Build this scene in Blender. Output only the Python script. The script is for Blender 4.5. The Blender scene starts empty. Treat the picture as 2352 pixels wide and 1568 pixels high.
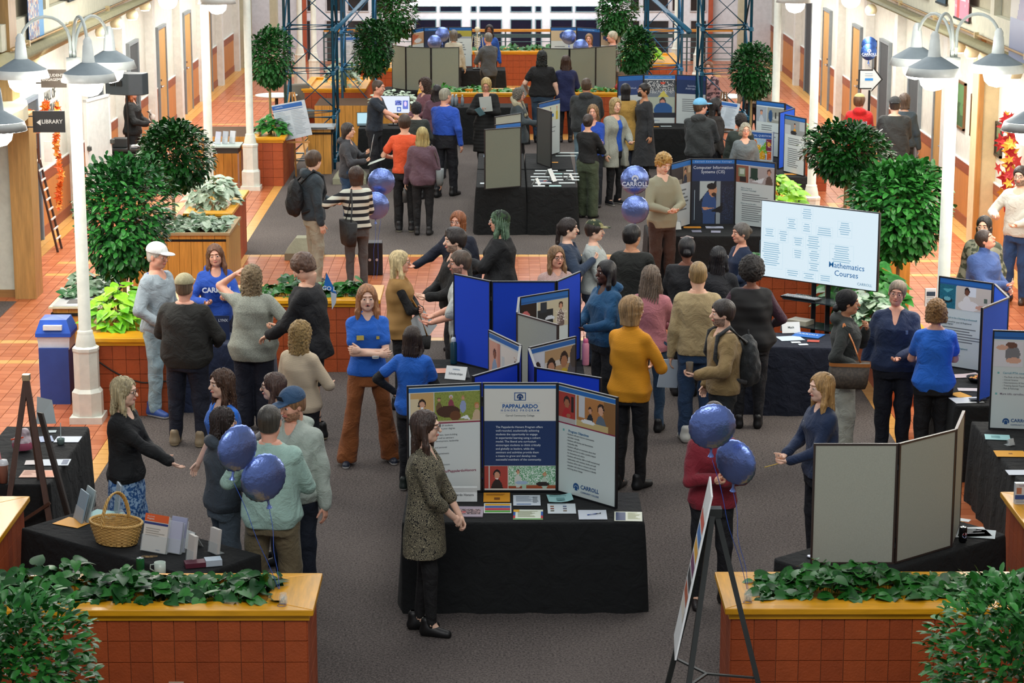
import bpy, math, random
import numpy as np
from mathutils import Vector, Matrix
random.seed(7); np.random.seed(7)
SC = bpy.context.scene
COL = SC.collection
# ------------------------------------------------------------------ camera
F = 5200.0; TH = math.atan(1162 / F); H = 6.0; YAW = math.atan(16 / F * math.cos(TH))
cam = bpy.data.cameras.new('camera'); camo = bpy.data.objects.new('camera', cam); COL.objects.link(camo)
cam.sensor_fit = 'HORIZONTAL'; cam.sensor_width = 36.0; cam.lens = 36.0 * F / 2352.0
cam.clip_start = 0.5; cam.clip_end = 300
camo.location = (0, 0, H); camo.rotation_euler = (math.pi / 2 - TH, 0, -YAW)
cam.dof.use_dof = True; cam.dof.focus_distance = 22; cam.dof.aperture_fstop = 11
SC.camera = camo
# ------------------------------------------------------------------ world and view
w = bpy.data.worlds.new('world'); SC.world = w; w.use_nodes = True
w.node_tree.nodes['Background'].inputs[0].default_value = (0.80, 0.88, 1.0, 1)
w.node_tree.nodes['Background'].inputs[1].default_value = 0.36
vs_ = SC.view_settings; vs_.view_transform = 'Standard'; vs_.look = 'None'; vs_.gamma = 1.0; vs_.exposure = 0.0
vs_.use_curve_mapping = False
SC.cycles.max_bounces = 5; SC.cycles.diffuse_bounces = 3; SC.cycles.glossy_bounces = 2; SC.cycles.transmission_bounces = 4
SC.cycles.transparent_max_bounces = 6; SC.cycles.caustics_reflective = False; SC.cycles.caustics_refractive = False
SC.cycles.sample_clamp_indirect = 4.0
def area(name, loc, sx, sy, power, col, rot=(0, 0, 0), spread=180):
 l = bpy.data.lights.new(name, 'AREA'); l.shape = 'RECTANGLE'; l.size = sx; l.size_y = sy; l.energy = power; l.color = col
 l.spread = math.radians(spread)
 o = bpy.data.objects.new(name, l); COL.objects.link(o); o.location = loc; o.rotation_euler = rot
 return o
area('ceiling_light', (0.0, 50.0, 9.2), 7, 12, 1100, (1.0, .97, .92))
area('ceiling_light', (0.0, 34.0, 9.2), 7, 10, 780, (.97, 1.0, .97))
area('ceiling_light', (0.0, 22.0, 9.2), 7, 7, 480, (1.0, .98, .94))
area('ceiling_light', (0.0, 7.0, 9.4), 9, 4, 620, (1.0, .98, .95), (math.radians(38), 0, 0))
area('ceiling_light', (0.0, 58.5, 6.2), 12, 1.5, 430, (.95, .98, 1.0))
for _y in (25, 33, 41, 49):  # unseen wall-wash fills, added along both sides to brighten the walls
 area('wall_wash_fill', (-6.05, _y, 3.05), .35, 7, 180, (1.0, .93, .84))
 area('wall_wash_fill', (6.2, _y, 3.05), .35, 7, 180, (1.0, .93, .84))
def ray(px, py):
 u = (px - 1176) / F; v = (py - 784) / F; c, s = math.cos(TH), math.sin(TH)
 x = u; y = c - v * s; z = -s - v * c; a = -YAW
 return x * math.cos(a) - y * math.sin(a), x * math.sin(a) + y * math.cos(a), z
def G(px, py, z=0.0):
 X, Y, Z = ray(px, py); t = (z - H) / Z
 return X * t, Y * t
def PY(px, py, Y0):
 X, Y, Z = ray(px, py); t = Y0 / Y
 return X * t, H + Z * t
# ------------------------------------------------------------------ materials
def lin(h):
 if isinstance(h, (tuple, list)): return tuple(h[:3])
 h = h.lstrip('#'); h = h if len(h) == 6 else ''.join(ch * 2 for ch in h); r = [int(h[i:i + 2], 16) / 255 for i in (0, 2, 4)]
 return tuple(c / 12.92 if c <= .04045 else ((c + .055) / 1.055) ** 2.4 for c in r)
_M = {}
def mat(col, rough=.6, kind='plain', col2=None, scale=1.0, metal=0.0, emit=0.0, bump=None, alpha=None, spec=None):
 key = (str(col), rough, kind, str(col2), scale, metal, emit, bump, alpha, spec)
 if key in _M: return _M[key]
 m = bpy.data.materials.new('%s_%s' % (kind, str(col).strip('#')[:12])); m.use_nodes = True; _M[key] = m
 nt = m.node_tree; N = nt.nodes; L = nt.links; b = N['Principled BSDF']
 c = lin(col); b.inputs['Base Color'].default_value = (*c, 1); b.inputs['Roughness'].default_value = rough
 b.inputs['Metallic'].default_value = metal
 if spec is not None: b.inputs['Specular IOR Level'].default_value = spec
 if emit: b.inputs['Emission Color'].default_value = (*c, 1); b.inputs['Emission Strength'].default_value = emit
 tc = N.new('ShaderNodeTexCoord')
 def noise(sc, det=3, ro=.6, src='Object', stretch=None):
  n = N.new('ShaderNodeTexNoise'); n.inputs['Scale'].default_value = sc; n.inputs['Detail'].default_value = det; n.inputs['Roughness'].default_value = ro
  if stretch:
   mp = N.new('ShaderNodeMapping'); mp.inputs['Scale'].default_value = stretch
   L.new(tc.outputs[src], mp.inputs[0]); L.new(mp.outputs[0], n.inputs['Vector'])
  else: L.new(tc.outputs[src], n.inputs['Vector'])
  return n
 def mixc(fac, a, bb, lo=.35, hi=.65, const=False):
  r = N.new('ShaderNodeValToRGB'); r.color_ramp.elements[0].position = lo; r.color_ramp.elements[1].position = hi
  r.color_ramp.elements[0].color = (*a, 1); r.color_ramp.elements[1].color = (*bb, 1)
  if const: r.color_ramp.interpolation = 'CONSTANT'
  L.new(fac, r.inputs[0]); return r.outputs[0]
 def dobump(h, st, dist=.01):
  bp = N.new('ShaderNodeBump'); bp.inputs['Strength'].default_value = st; bp.inputs['Distance'].default_value = dist
  L.new(h, bp.inputs['Height']); L.new(bp.outputs[0], b.inputs['Normal'])
 c2 = lin(col2) if col2 else None
 dk = tuple(x * .78 for x in c); lt = tuple(min(1, x * 1.2) for x in c)
 if kind == 'plain':
  n = noise(9 * scale); L.new(mixc(n.outputs[0], tuple(x * .93 for x in c), tuple(min(1, x * 1.05) for x in c)), b.inputs['Base Color'])
 elif kind == 'cloth':
  n = noise(7 * scale, 5, .55); n.inputs['Distortion'].default_value = .8; n2 = noise(160 * scale, 2)
  L.new(mixc(n.outputs[0], tuple(x * .88 for x in c), tuple(min(1, x * 1.08) for x in c), .3, .7), b.inputs['Base Color'])
  ad = N.new('ShaderNodeMath'); ad.operation = 'MULTIPLY_ADD'; ad.inputs[1].default_value = .25
  L.new(n2.outputs[0], ad.inputs[0]); L.new(n.outputs[0], ad.inputs[2]); ad.inputs[1].default_value = .08; dobump(ad.outputs[0], .75, .05)
  b.inputs['Sheen Weight'].default_value = .0 if sum(c) < .06 else .1
 elif kind == 'knit':
  wv = N.new('ShaderNodeTexWave'); wv.inputs['Scale'].default_value = 48 * scale; wv.inputs['Distortion'].default_value = 3; wv.bands_direction = 'Z'
  L.new(tc.outputs['Object'], wv.inputs[0]); n = noise(7, 3)
  L.new(mixc(wv.outputs['Fac'], tuple(x * .84 for x in c), tuple(min(1, x * 1.1) for x in c), .1, .8), b.inputs['Base Color']); dobump(wv.outputs['Fac'], .5, .004)
 elif kind == 'heather':
  n = noise(120 * scale, 3, .8); L.new(mixc(n.outputs[0], tuple(x * .62 for x in c), lt, .38, .6), b.inputs['Base Color']); n3 = noise(7, 3); dobump(n3.outputs[0], .5, .02)
 elif kind == 'stripe':
  wv = N.new('ShaderNodeTexWave'); wv.inputs['Scale'].default_value = scale; wv.inputs['Distortion'].default_value = .25; wv.bands_direction = 'Z'
  L.new(tc.outputs['Object'], wv.inputs[0]); L.new(mixc(wv.outputs['Fac'], c, c2, .48, .52), b.inputs['Base Color'])
 elif kind == 'quilt':
  wv = N.new('ShaderNodeTexWave'); wv.inputs['Scale'].default_value = scale; wv.inputs['Distortion'].default_value = .6; wv.bands_direction = 'Z'; wv.wave_profile = 'SIN'
  L.new(tc.outputs['Object'], wv.inputs[0]); dobump(wv.outputs['Fac'], .3, .012)
 elif kind in ('floral', 'camo', 'paisley', 'marble'):
  if kind == 'floral':
   v = N.new('ShaderNodeTexVoronoi'); v.inputs['Scale'].default_value = 52 * scale; v.feature = 'F1'; L.new(tc.outputs['Object'], v.inputs['Vector'])
   sn = N.new('ShaderNodeMath'); sn.operation = 'SINE'; ml = N.new('ShaderNodeMath'); ml.operation = 'MULTIPLY'; ml.inputs[1].default_value = 22
   L.new(v.outputs['Distance'], ml.inputs[0]); L.new(ml.outputs[0], sn.inputs[0]); L.new(mixc(sn.outputs[0], c, c2, .68, .84), b.inputs['Base Color'])
  else:
   n = noise({'camo': 14, 'paisley': 40, 'marble': 9}[kind] * scale, 2, .5); L.new(mixc(n.outputs[0], c, c2, .47, .53), b.inputs['Base Color'])
 elif kind == 'hair':
  n = noise(1.0, 4, .6, stretch=(70 * scale, 40 * scale, 5 * scale))
  L.new(mixc(n.outputs[0], tuple(x * .45 for x in c), tuple(min(1, x * 1.5) for x in c), .3, .7), b.inputs['Base Color']); dobump(n.outputs[0], .9, .012)
  b.inputs['Roughness'].default_value = .42
 elif kind == 'curl':
  n = noise(60 * scale, 4, .7); L.new(mixc(n.outputs[0], tuple(x * .35 for x in c), tuple(min(1, x * 1.5) for x in c), .35, .65), b.inputs['Base Color']); dobump(n.outputs[0], 1.0, .02)
 elif kind == 'skin':
  n = noise(14, 3); L.new(mixc(n.outputs[0], tuple(x * .9 for x in c), (min(1, c[0] * 1.06), c[1] * .98, c[2] * .97)), b.inputs['Base Color'])
  b.inputs['Subsurface Weight'].default_value = .06; b.inputs['Subsurface Radius'].default_value = (.02, .008, .004)
 elif kind == 'wood':
  n = noise(1.0 * scale, 5, .6, stretch=(30, 3, 30) if scale >= 0 else (3, 30, 30)); L.new(mixc(n.outputs[0], dk, lt, .3, .7), b.inputs['Base Color']); dobump(n.outputs[0], .08, .004)
 elif kind == 'woodx':
  n = noise(1.0 * scale, 5, .6, stretch=(3, 30, 30)); L.new(mixc(n.outputs[0], dk, lt, .3, .7), b.inputs['Base Color']); dobump(n.outputs[0], .08, .004)
 elif kind == 'woodz':
  n = noise(1.0 * scale, 5, .6, stretch=(28, 28, 2.5)); L.new(mixc(n.outputs[0], dk, lt, .3, .7), b.inputs['Base Color']); dobump(n.outputs[0], .08, .004)
 elif kind == 'carpet':
  n = noise(55, 4, .85); n2 = noise(.5, 2); n4 = noise(240, 2, .9)
  ad = N.new('ShaderNodeMath'); ad.operation = 'MULTIPLY_ADD'; ad.inputs[1].default_value = .18; L.new(n2.outputs[0], ad.inputs[0]); L.new(n.outputs[0], ad.inputs[2])
  a2 = N.new('ShaderNodeMath'); a2.operation = 'MULTIPLY_ADD'; a2.inputs[1].default_value = .5; L.new(n4.outputs[0], a2.inputs[0]); L.new(ad.outputs[0], a2.inputs[2])
  L.new(mixc(a2.outputs[0], c, c2, .72, .94), b.inputs['Base Color']); dobump(n.outputs[0], .7, .01)
 elif kind == 'fabric':
  n = noise(230 * scale, 3, .8); L.new(mixc(n.outputs[0], tuple(x * .86 for x in c), tuple(min(1, x * 1.1) for x in c), .35, .65), b.inputs['Base Color']); dobump(n.outputs[0], .2, .003)
 elif kind == 'leaf':
  oi = N.new('ShaderNodeObjectInfo'); n = noise(5 * scale, 2)
  ad = N.new('ShaderNodeMath'); ad.operation = 'MULTIPLY_ADD'; ad.inputs[1].default_value = .5; ad.inputs[2].default_value = .0
  L.new(oi.outputs['Random'], ad.inputs[0]); a2 = N.new('ShaderNodeMath'); L.new(ad.outputs[0], a2.inputs[0]); L.new(n.outputs[0], a2.inputs[1])
  L.new(mixc(a2.outputs[0], c, c2, .45, 1.0), b.inputs['Base Color'])
  b.inputs['Coat Weight'].default_value = .12; b.inputs['Coat Roughness'].default_value = .3; b.inputs['Specular IOR Level'].default_value = .3
 elif kind == 'glass':
  b.inputs['Alpha'].default_value = .22; b.inputs['Roughness'].default_value = rough
 elif kind == 'foil':
  n = noise(9, 4, .6); b.inputs['Metallic'].default_value = .85; b.inputs['Roughness'].default_value = rough; dobump(n.outputs[0], .35, .03)
 elif kind == 'flat': pass
 elif kind == 'glow': b.inputs['Base Color'].default_value = (.01, .01, .01, 1)
 elif kind == 'vcol':
  at = N.new('ShaderNodeAttribute'); at.attribute_name = 'tone'; L.new(at.outputs['Color'], b.inputs['Base Color'])
  if emit: L.new(at.outputs['Color'], b.inputs['Emission Color'])
 if bump:
  n = noise(bump[0], 4); dobump(n.outputs[0], bump[1], .02)
 return m
# ------------------------------------------------------------------ objects
def tag(o, label=None, cat=None, group=None, kind=None):
 if label: o['label'] = label
 if cat: o['category'] = cat
 if group: o['group'] = group
 if kind: o['kind'] = kind
 return o
def empty(name, loc, rz=0.0, label=None, cat=None, group=None, kind=None):
 o = bpy.data.objects.new(name, None); COL.objects.link(o); o.location = loc; o.rotation_euler = (0, 0, rz); o.empty_display_size = .1
 return tag(o, label, cat, group, kind)
def mesh_np(name, V, Q, mats, parent=None, mi=None, smooth=True, sizes=None):
 me = bpy.data.meshes.new(name); V = np.asarray(V, np.float32); n = len(V)
 me.vertices.add(n); me.vertices.foreach_set('co', V.ravel())
 if sizes is None:
  Q = np.asarray(Q, np.int32); nf, k = Q.shape; loops = Q.ravel(); st = np.arange(nf, dtype=np.int32) * k; tot = np.full(nf, k, np.int32)
 else:
  loops = np.asarray(Q, np.int32); tot = np.asarray(sizes, np.int32); nf = len(tot); st = np.concatenate(([0], np.cumsum(tot)[:-1])).astype(np.int32)
 me.loops.add(len(loops)); me.loops.foreach_set('vertex_index', loops)
 me.polygons.add(nf); me.polygons.foreach_set('loop_start', st); me.polygons.foreach_set('loop_total', tot)
 if mi is not None: me.polygons.foreach_set('material_index', np.asarray(mi, np.int32))
 me.polygons.foreach_set('use_smooth', np.full(nf, smooth, bool))
 for m in (mats if isinstance(mats, (list, tuple)) else [mats]): me.materials.append(m)
 me.update(calc_edges=True); me.validate()
 return link(name, me, parent)
def link(name, me, parent=None):
 o = bpy.data.objects.new(name, me); COL.objects.link(o)
 if parent: o.parent = parent
 return o
def frame3(d, up=(0, 0, 1)):
 d = Vector(d).normalized(); u = Vector(up)
 if abs(d.dot(u)) > .98: u = Vector((0, 1, 0))
 x = d.cross(u).normalized(); y = x.cross(d).normalized()
 return x, y, d
class MB:
 def __init__(s): s.v = []; s.f = []; s.m = []; s.mi = 0
 def add(s, vs, fs):
  b = len(s.v); s.v += [tuple(v) for v in vs]; s.f += [tuple(b + i for i in f) for f in fs]; s.m += [s.mi] * len(fs); return s
 def box(s, x0, y0, z0, x1, y1, z1, M=None):
  v = [(x, y, z) for z in (z0, z1) for y in (y0, y1) for x in (x0, x1)]
  if M is not None: v = [M @ Vector(p) for p in v]
  return s.add(v, [(0, 2, 3, 1), (4, 5, 7, 6), (0, 1, 5, 4), (2, 6, 7, 3), (0, 4, 6, 2), (1, 3, 7, 5)])
 def bar(s, a, b, w, h=None, up=(0, 0, 1)):
  h = h or w; a = Vector(a); b = Vector(b); x, y, d = frame3(b - a, up)
  v = [p + x * i * w / 2 + y * j * h / 2 for p in (a, b) for j in (-1, 1) for i in (-1, 1)]
  return s.add(v, [(0, 2, 3, 1), (4, 5, 7, 6), (0, 1, 5, 4), (2, 6, 7, 3), (0, 4, 6, 2), (1, 3, 7, 5)])
 def tube(s, pts, r, n=8, cap=True):
  pts = [Vector(p) for p in pts]; R = r if isinstance(r, (list, tuple)) else [r] * len(pts); rings = []; px = None
  for i, p in enumerate(pts):
   d = (pts[min(i + 1, len(pts) - 1)] - pts[max(i - 1, 0)]).normalized()
   if px is None: x, y, _ = frame3(d)
   else:
    x = (px - d * px.dot(d)).normalized(); y = d.cross(x)
   px = x; rings.append([p + (x * math.cos(t) + y * math.sin(t)) * R[i] for t in [2 * math.pi * k / n for k in range(n)]])
  fs = [(i * n + k, i * n + (k + 1) % n, (i + 1) * n + (k + 1) % n, (i + 1) * n + k) for i in range(len(pts) - 1) for k in range(n)]
  if cap: fs += [tuple(range(n))[::-1], tuple((len(pts) - 1) * n + k for k in range(n))]
  return s.add([v for rg in rings for v in rg], fs)
 def lathe(s, prof, n=16, c=(0, 0, 0), ph=0.0, M=None):
  vs = []
  for r, z in prof:
   for k in range(n):
    a = ph + 2 * math.pi * k / n; p = Vector((c[0] + r * math.cos(a), c[1] + r * math.sin(a), c[2] + z)); vs.append(M @ p if M is not None else p)
  m = len(prof)
  return s.add(vs, [(i * n + k, i * n + (k + 1) % n, (i + 1) * n + (k + 1) % n, (i + 1) * n + k) for i in range(m - 1) for k in range(n)])
 def quad(s, a, b, c, d): return s.add([a, b, c, d], [(0, 1, 2, 3)])
 def poly(s, pts): return s.add(pts, [tuple(range(len(pts)))])
 def prism(s, pts, z0, z1):
  n = len(pts); v = [(p[0], p[1], z0) for p in pts] + [(p[0], p[1], z1) for p in pts]
  return s.add(v, [tuple(range(n))[::-1], tuple(range(n, 2 * n))] + [(i, (i + 1) % n, n + (i + 1) % n, n + i) for i in range(n)])
 def build(s, name, mats, parent=None, smooth=False, **kw):
  o = mesh_np(name, s.v, [i for f in s.f for i in f], mats, parent, s.m, smooth, [len(f) for f in s.f]); tag(o, **kw); return o
 def me(s, name, mats, smooth=False):
  o = s.build(name, mats, None, smooth); me = o.data; bpy.data.objects.remove(o); return me
def bevel(o, w=.006, seg=2):
 m = o.modifiers.new('bevel', 'BEVEL'); m.width = w; m.segments = seg; m.limit_method = 'ANGLE'; return o
def text(body, size, col, parent, M, align='CENTER', bold=0.0, name='lettering', emit=0.0, z=.0015, sp=1.0, thick=.0006):
 """lettering as a mesh; M maps the text's own xy plane into the parent's space"""
 cu = bpy.data.curves.new(name, 'FONT'); cu.body = body; cu.size = size; cu.align_x = align; cu.align_y = 'CENTER'; cu.offset = bold * size
 cu.extrude = thick; cu.resolution_u = 2; cu.space_line = sp
 t = bpy.data.objects.new(name, cu); me = bpy.data.meshes.new_from_object(t); bpy.data.objects.remove(t); bpy.data.curves.remove(cu)
 me.materials.clear(); me.materials.append(mat(col, .6, 'flat', emit=emit)); o = link(name, me, parent); o.matrix_local = M @ Matrix.Translation((0, 0, z)); return o
# ------------------------------------------------------------------ implicit surfaces -> meshes
def snets(Fd, org, vs):
 S = Fd < 0; nx, ny, nz = Fd.shape
 cnt = np.zeros((nx - 1, ny - 1, nz - 1), np.int8)
 cor = [(i, j, k) for i in (0, 1) for j in (0, 1) for k in (0, 1)]
 for i, j, k in cor: cnt += S[i:nx - 1 + i, j:ny - 1 + j, k:nz - 1 + k]
 act = (cnt > 0) & (cnt < 8); idx = np.argwhere(act)
 mp = np.full(act.shape, -1, np.int32); mp[act] = np.arange(len(idx))
 fv = {c: Fd[idx[:, 0] + c[0], idx[:, 1] + c[1], idx[:, 2] + c[2]] for c in cor}
 acc = np.zeros((len(idx), 3)); n = np.zeros(len(idx))
 for a in cor:
  for ax in range(3):
   if a[ax]: continue
   b = list(a); b[ax] = 1; b = tuple(b); fa, fb = fv[a], fv[b]; m = (fa < 0) != (fb < 0)
   t = np.where(m, fa / np.where(fa == fb, 1, fa - fb), 0); p = np.array(a, float)[None].repeat(len(idx), 0); p[:, ax] += t
   acc += p * m[:, None]; n += m
 V = (idx + acc / np.maximum(n, 1)[:, None]) * vs + org
 Qs = []
 for ax in range(3):
  a = [slice(None)] * 3; b = [slice(None)] * 3; a[ax] = slice(0, -1); b[ax] = slice(1, None)
  A = S[tuple(a)]; B = S[tuple(b)]; e = np.argwhere(A != B); u, v = (ax + 1) % 3, (ax + 2) % 3
  e = e[(e[:, u] > 0) & (e[:, v] > 0) & (e[:, u] < Fd.shape[u] - 1) & (e[:, v] < Fd.shape[v] - 1)]
  if not len(e): continue
  sgn = A[e[:, 0], e[:, 1], e[:, 2]]; q = []
  for du, dv in ((-1, -1), (0, -1), (0, 0), (-1, 0)):
   c = e.copy(); c[:, u] += du; c[:, v] += dv; q.append(mp[c[:, 0], c[:, 1], c[:, 2]])
  q = np.stack(q, 1); q[~sgn] = q[~sgn][:, ::-1]; Qs.append(q)
 return V, np.concatenate(Qs)
class Vol:
 def __init__(s, lo, hi, vs):
  s.org = np.array(lo, float); s.vs = vs; s.n = np.ceil((np.array(hi) - s.org) / vs).astype(int) + 1
  s.F = np.full(s.n, .5, np.float32); s.ax = [s.org[i] + np.arange(s.n[i]) * vs for i in range(3)]
 def box(s, lo, hi):
  a = np.clip(np.floor((np.array(lo) - s.org) / s.vs).astype(int), 0, s.n - 1); b = np.clip(np.ceil((np.array(hi) - s.org) / s.vs).astype(int) + 1, 1, s.n)
  sl = tuple(slice(a[i], b[i]) for i in range(3))
  return sl, s.ax[0][sl[0]][:, None, None], s.ax[1][sl[1]][None, :, None], s.ax[2][sl[2]][None, None, :]
 def put(s, sl, d, k, sub=False):
  A = s.F[sl]
  if A.size == 0: return
  if sub:
   d = -d; h = np.clip(.5 - .5 * (A - d) / k, 0, 1) if k > 0 else (d > A) * 1.0
   s.F[sl] = (A * (1 - h) + d * h + (k * h * (1 - h) if k > 0 else 0)).astype(np.float32)
  elif k <= 0: s.F[sl] = np.minimum(A, d)
  else:
   h = np.clip(.5 + .5 * (A - d) / k, 0, 1); s.F[sl] = (A * (1 - h) + d * h - k * h * (1 - h)).astype(np.float32)
 def cap(s, a, b, ra, rb=None, k=.02, sub=False):
  rb = ra if rb is None else rb; a = np.array(a, float); b = np.array(b, float); m = max(ra, rb) + k + 2 * s.vs
  sl, X, Y, Z = s.box(np.minimum(a, b) - m, np.maximum(a, b) + m); d = b - a; L = max(1e-9, d @ d)
  t = np.clip(((X - a[0]) * d[0] + (Y - a[1]) * d[1] + (Z - a[2]) * d[2]) / L, 0, 1)
  D = np.sqrt((X - a[0] - t * d[0]) ** 2 + (Y - a[1] - t * d[1]) ** 2 + (Z - a[2] - t * d[2]) ** 2) - (ra + (rb - ra) * t)
  s.put(sl, D, k, sub)
 def ell(s, c, r, k=.02, sub=False, rot=None):
  c = np.array(c, float); r = np.array(r, float); m = max(r) + k + 2 * s.vs if rot is not None else r + k + 2 * s.vs
  sl, X, Y, Z = s.box(c - m, c + m); x, y, z = X - c[0], Y - c[1], Z - c[2]
  if rot is not None:
   Rm = np.array(rot); x, y, z = (Rm[0, i] * x + Rm[1, i] * y + Rm[2, i] * z for i in range(3))
  q = np.sqrt((x / r[0]) ** 2 + (y / r[1]) ** 2 + (z / r[2]) ** 2)
  q2 = np.sqrt((x / r[0] ** 2) ** 2 + (y / r[1] ** 2) ** 2 + (z / r[2] ** 2) ** 2)
  s.put(sl, q * (q - 1) / np.maximum(q2, 1e-6), k, sub)
 def loft(s, P, k=.02, p=2.3, sub=False):
  P = np.array(sorted(P), float); z0, z1 = P[0, 0], P[-1, 0]; mx = np.abs(P[:, 1]).max() + P[:, 3].max() + k + 3 * s.vs; my = np.abs(P[:, 2]).max() + P[:, 4].max() + k + 3 * s.vs
  sl, X, Y, Z = s.box((-mx, -my, z0 - .05), (mx, my, z1 + .05)); z = Z.ravel(); zc = np.clip(z, z0, z1)
  cx, cy, a, b = (np.interp(zc, P[:, 0], P[:, i])[None, None, :] for i in (1, 2, 3, 4))
  q = (np.abs((X - cx) / a) ** p + np.abs((Y - cy) / b) ** p) ** (1 / p); D = (q - 1) * np.minimum(a, b)
  over = np.maximum(z0 - Z, Z - z1); D = np.where(over > 0, np.sqrt(np.maximum(D, 0) ** 2 + over ** 2) + np.minimum(D, 0) * 0 , np.maximum(D, over))
  s.put(sl, D, k, sub)
 def folds(s, amp, f=9.0, ph=0.0):
  X, Y, Z = s.ax[0][:, None, None], s.ax[1][None, :, None], s.ax[2][None, None, :]
  a = np.sin(f * 1.9 * X + 1.3 * f * Z + ph) ; b = np.sin(f * 2.3 * Y - 1.1 * f * Z + 2 * ph); c = np.sin(f * 2.6 * (X * .6 + Y) + f * 2.1 * Z + 3 * ph)
  s.F += (amp * (a * b + .6 * c)).astype(np.float32)
 def curls(s, amp, f=110.0):
  X, Y, Z = s.ax[0][:, None, None], s.ax[1][None, :, None], s.ax[2][None, None, :]
  s.F += (amp * np.sin(f * X + 2 * np.sin(.6 * f * Z)) * np.sin(f * Y + 1.7) * np.sin(.8 * f * Z + 1.5 * np.sin(.5 * f * X))).astype(np.float32)
 def strands(s, amp, n=34):
  X, Y, Z = s.ax[0][:, None, None], s.ax[1][None, :, None], s.ax[2][None, None, :]
  th = np.arctan2(X, -Y + .0001); s.F += (amp * np.sin(n * th + 3.0 * np.sin(14 * Z) + 2.0 * np.sin(23 * Z + 3 * th))).astype(np.float32)
 def mesh(s): return snets(s.F, s.org, s.vs)
_T = {}
def head_tpl(vs, sex, mouth=False):
 key = ('h', vs, sex, mouth)
 if key in _T: return _T[key]
 v = Vol((-.11, -.13, -.19), (.11, .14, .14), vs); j = 1.0 if sex == 'm' else .92
 v.ell((0, -.012, .03), (.077, .097, .087), .01); v.ell((0, .016, -.03), (.062 * j, .07, .086), .03)
 v.ell((0, .052, -.087), (.03 * j, .03, .026), .03)
 for sx in (-1, 1):
  v.ell((sx * .034, .05, -.03), (.026, .028, .03), .02); v.ell((sx * .045 * j, .0, -.07), (.02, .04, .025), .03)
  v.ell((sx * .031, .102, .006), (.021, .018, .014), .012, True)
  v.ell((sx * .031, .077, .004), (.0135, .0135, .0115), .002)
  v.ell((sx * .078, -.006, -.006), (.009, .02, .031), .008)
 v.ell((0, .08, .032), (.046, .014, .009), .015); v.cap((0, .084, .012), (0, .107, -.026), .0085, .0135, .012)
 v.ell((0, .089, -.058), (.023, .011, .0085), .006)
 if mouth: v.ell((0, .100, -.06), (.010, .013, .008), .003, True)
 else: v.ell((0, .1, -.0575), (.02, .004, .0016), .003, True)
 v.cap((0, -.02, -.06), (0, -.04, -.19), .052 if sex == 'm' else .045, .056 if sex == 'm' else .048, .03)
 V, Q = v.mesh(); C = V[Q].mean(1); x, y, z = np.abs(C[:, 0]), C[:, 1], C[:, 2]; mi = np.zeros(len(Q), int)
 mi[(x < .023) & (np.abs(z + .058) < .0095) & (y > .075)] = 1
 if mouth: mi[(x < .009) & (np.abs(z + .06) < .007) & (y > .06)] = 3
 e = np.sqrt((x - .031) ** 2 + (y - .077) ** 2 + (z - .004) ** 2); mi[(e < .0150) & (y > .08) & (np.abs(z - .003) < .0062)] = 2
 e = np.sqrt((x - .031) ** 2 + (z - .004) ** 2); mi[(e < .0068) & (y > .08) & (z < .0085)] = 3
 mi[(y > .06) & (x > .013) & (x < .05) & (np.abs(z - .0275 + .06 * (x - .03) ** 2 * 10) < .0048)] = 4
 _T[key] = (V, Q, mi); return _T[key]
def hand_tpl(vs, curl):
 key = ('f', vs, curl)
 if key in _T: return _T[key]
 v = Vol((-.05, -.075, -.06), (.22, .10, .12), vs); v.ell((.045, 0, 0), (.05, .04, .015), .01); v.ell((.075, 0, 0), (.02, .038, .013), .01); v.cap((-.04, 0, 0), (.02, 0, 0), .026, .024, .02)
 for i, (yy, L) in enumerate(((.031, .068), (.0105, .077), (-.0105, .071), (-.030, .056))):
  p = np.array((.082 - abs(i - 1) * .004, yy, 0)); a = .05 * (1 - i * .6); t = 0; r = .0088
  for sg in (.45, .30, .25):
   t += curl; d = np.array((math.cos(t), a * (1.5 - i) * .8, math.sin(t))); q = p + d / np.linalg.norm(d) * L * sg; v.cap(p, q, r, r * .92, .0025); p = q; r *= .92
 p = np.array((.018, .028, .006)); t = .5 + curl * .3
 for sg, r in ((.042, .0125), (.03, .0105), (.024, .009)):
  q = p + np.array((math.cos(t * 1.1), .75 - curl * .5, .25 + curl * .6)) / 1.25 * sg; v.cap(p, q, r, r * .92, .004); p = q; t *= .7
 _T[key] = v.mesh(); return _T[key]
def ik(S, T, a, b, pole):
 S = np.array(S, float); T = np.array(T, float); d = T - S; L = np.linalg.norm(d); L2 = min(max(L, abs(a - b) + .02), (a + b) * .995); u = d / L; T = S + u * L2
 x = (a * a - b * b + L2 * L2) / (2 * L2); hgt = math.sqrt(max(0, a * a - x * x)); p = np.array(pole, float); p = p - u * (p @ u); p /= np.linalg.norm(p) + 1e-9
 return S + u * x + p * hgt, T
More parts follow.
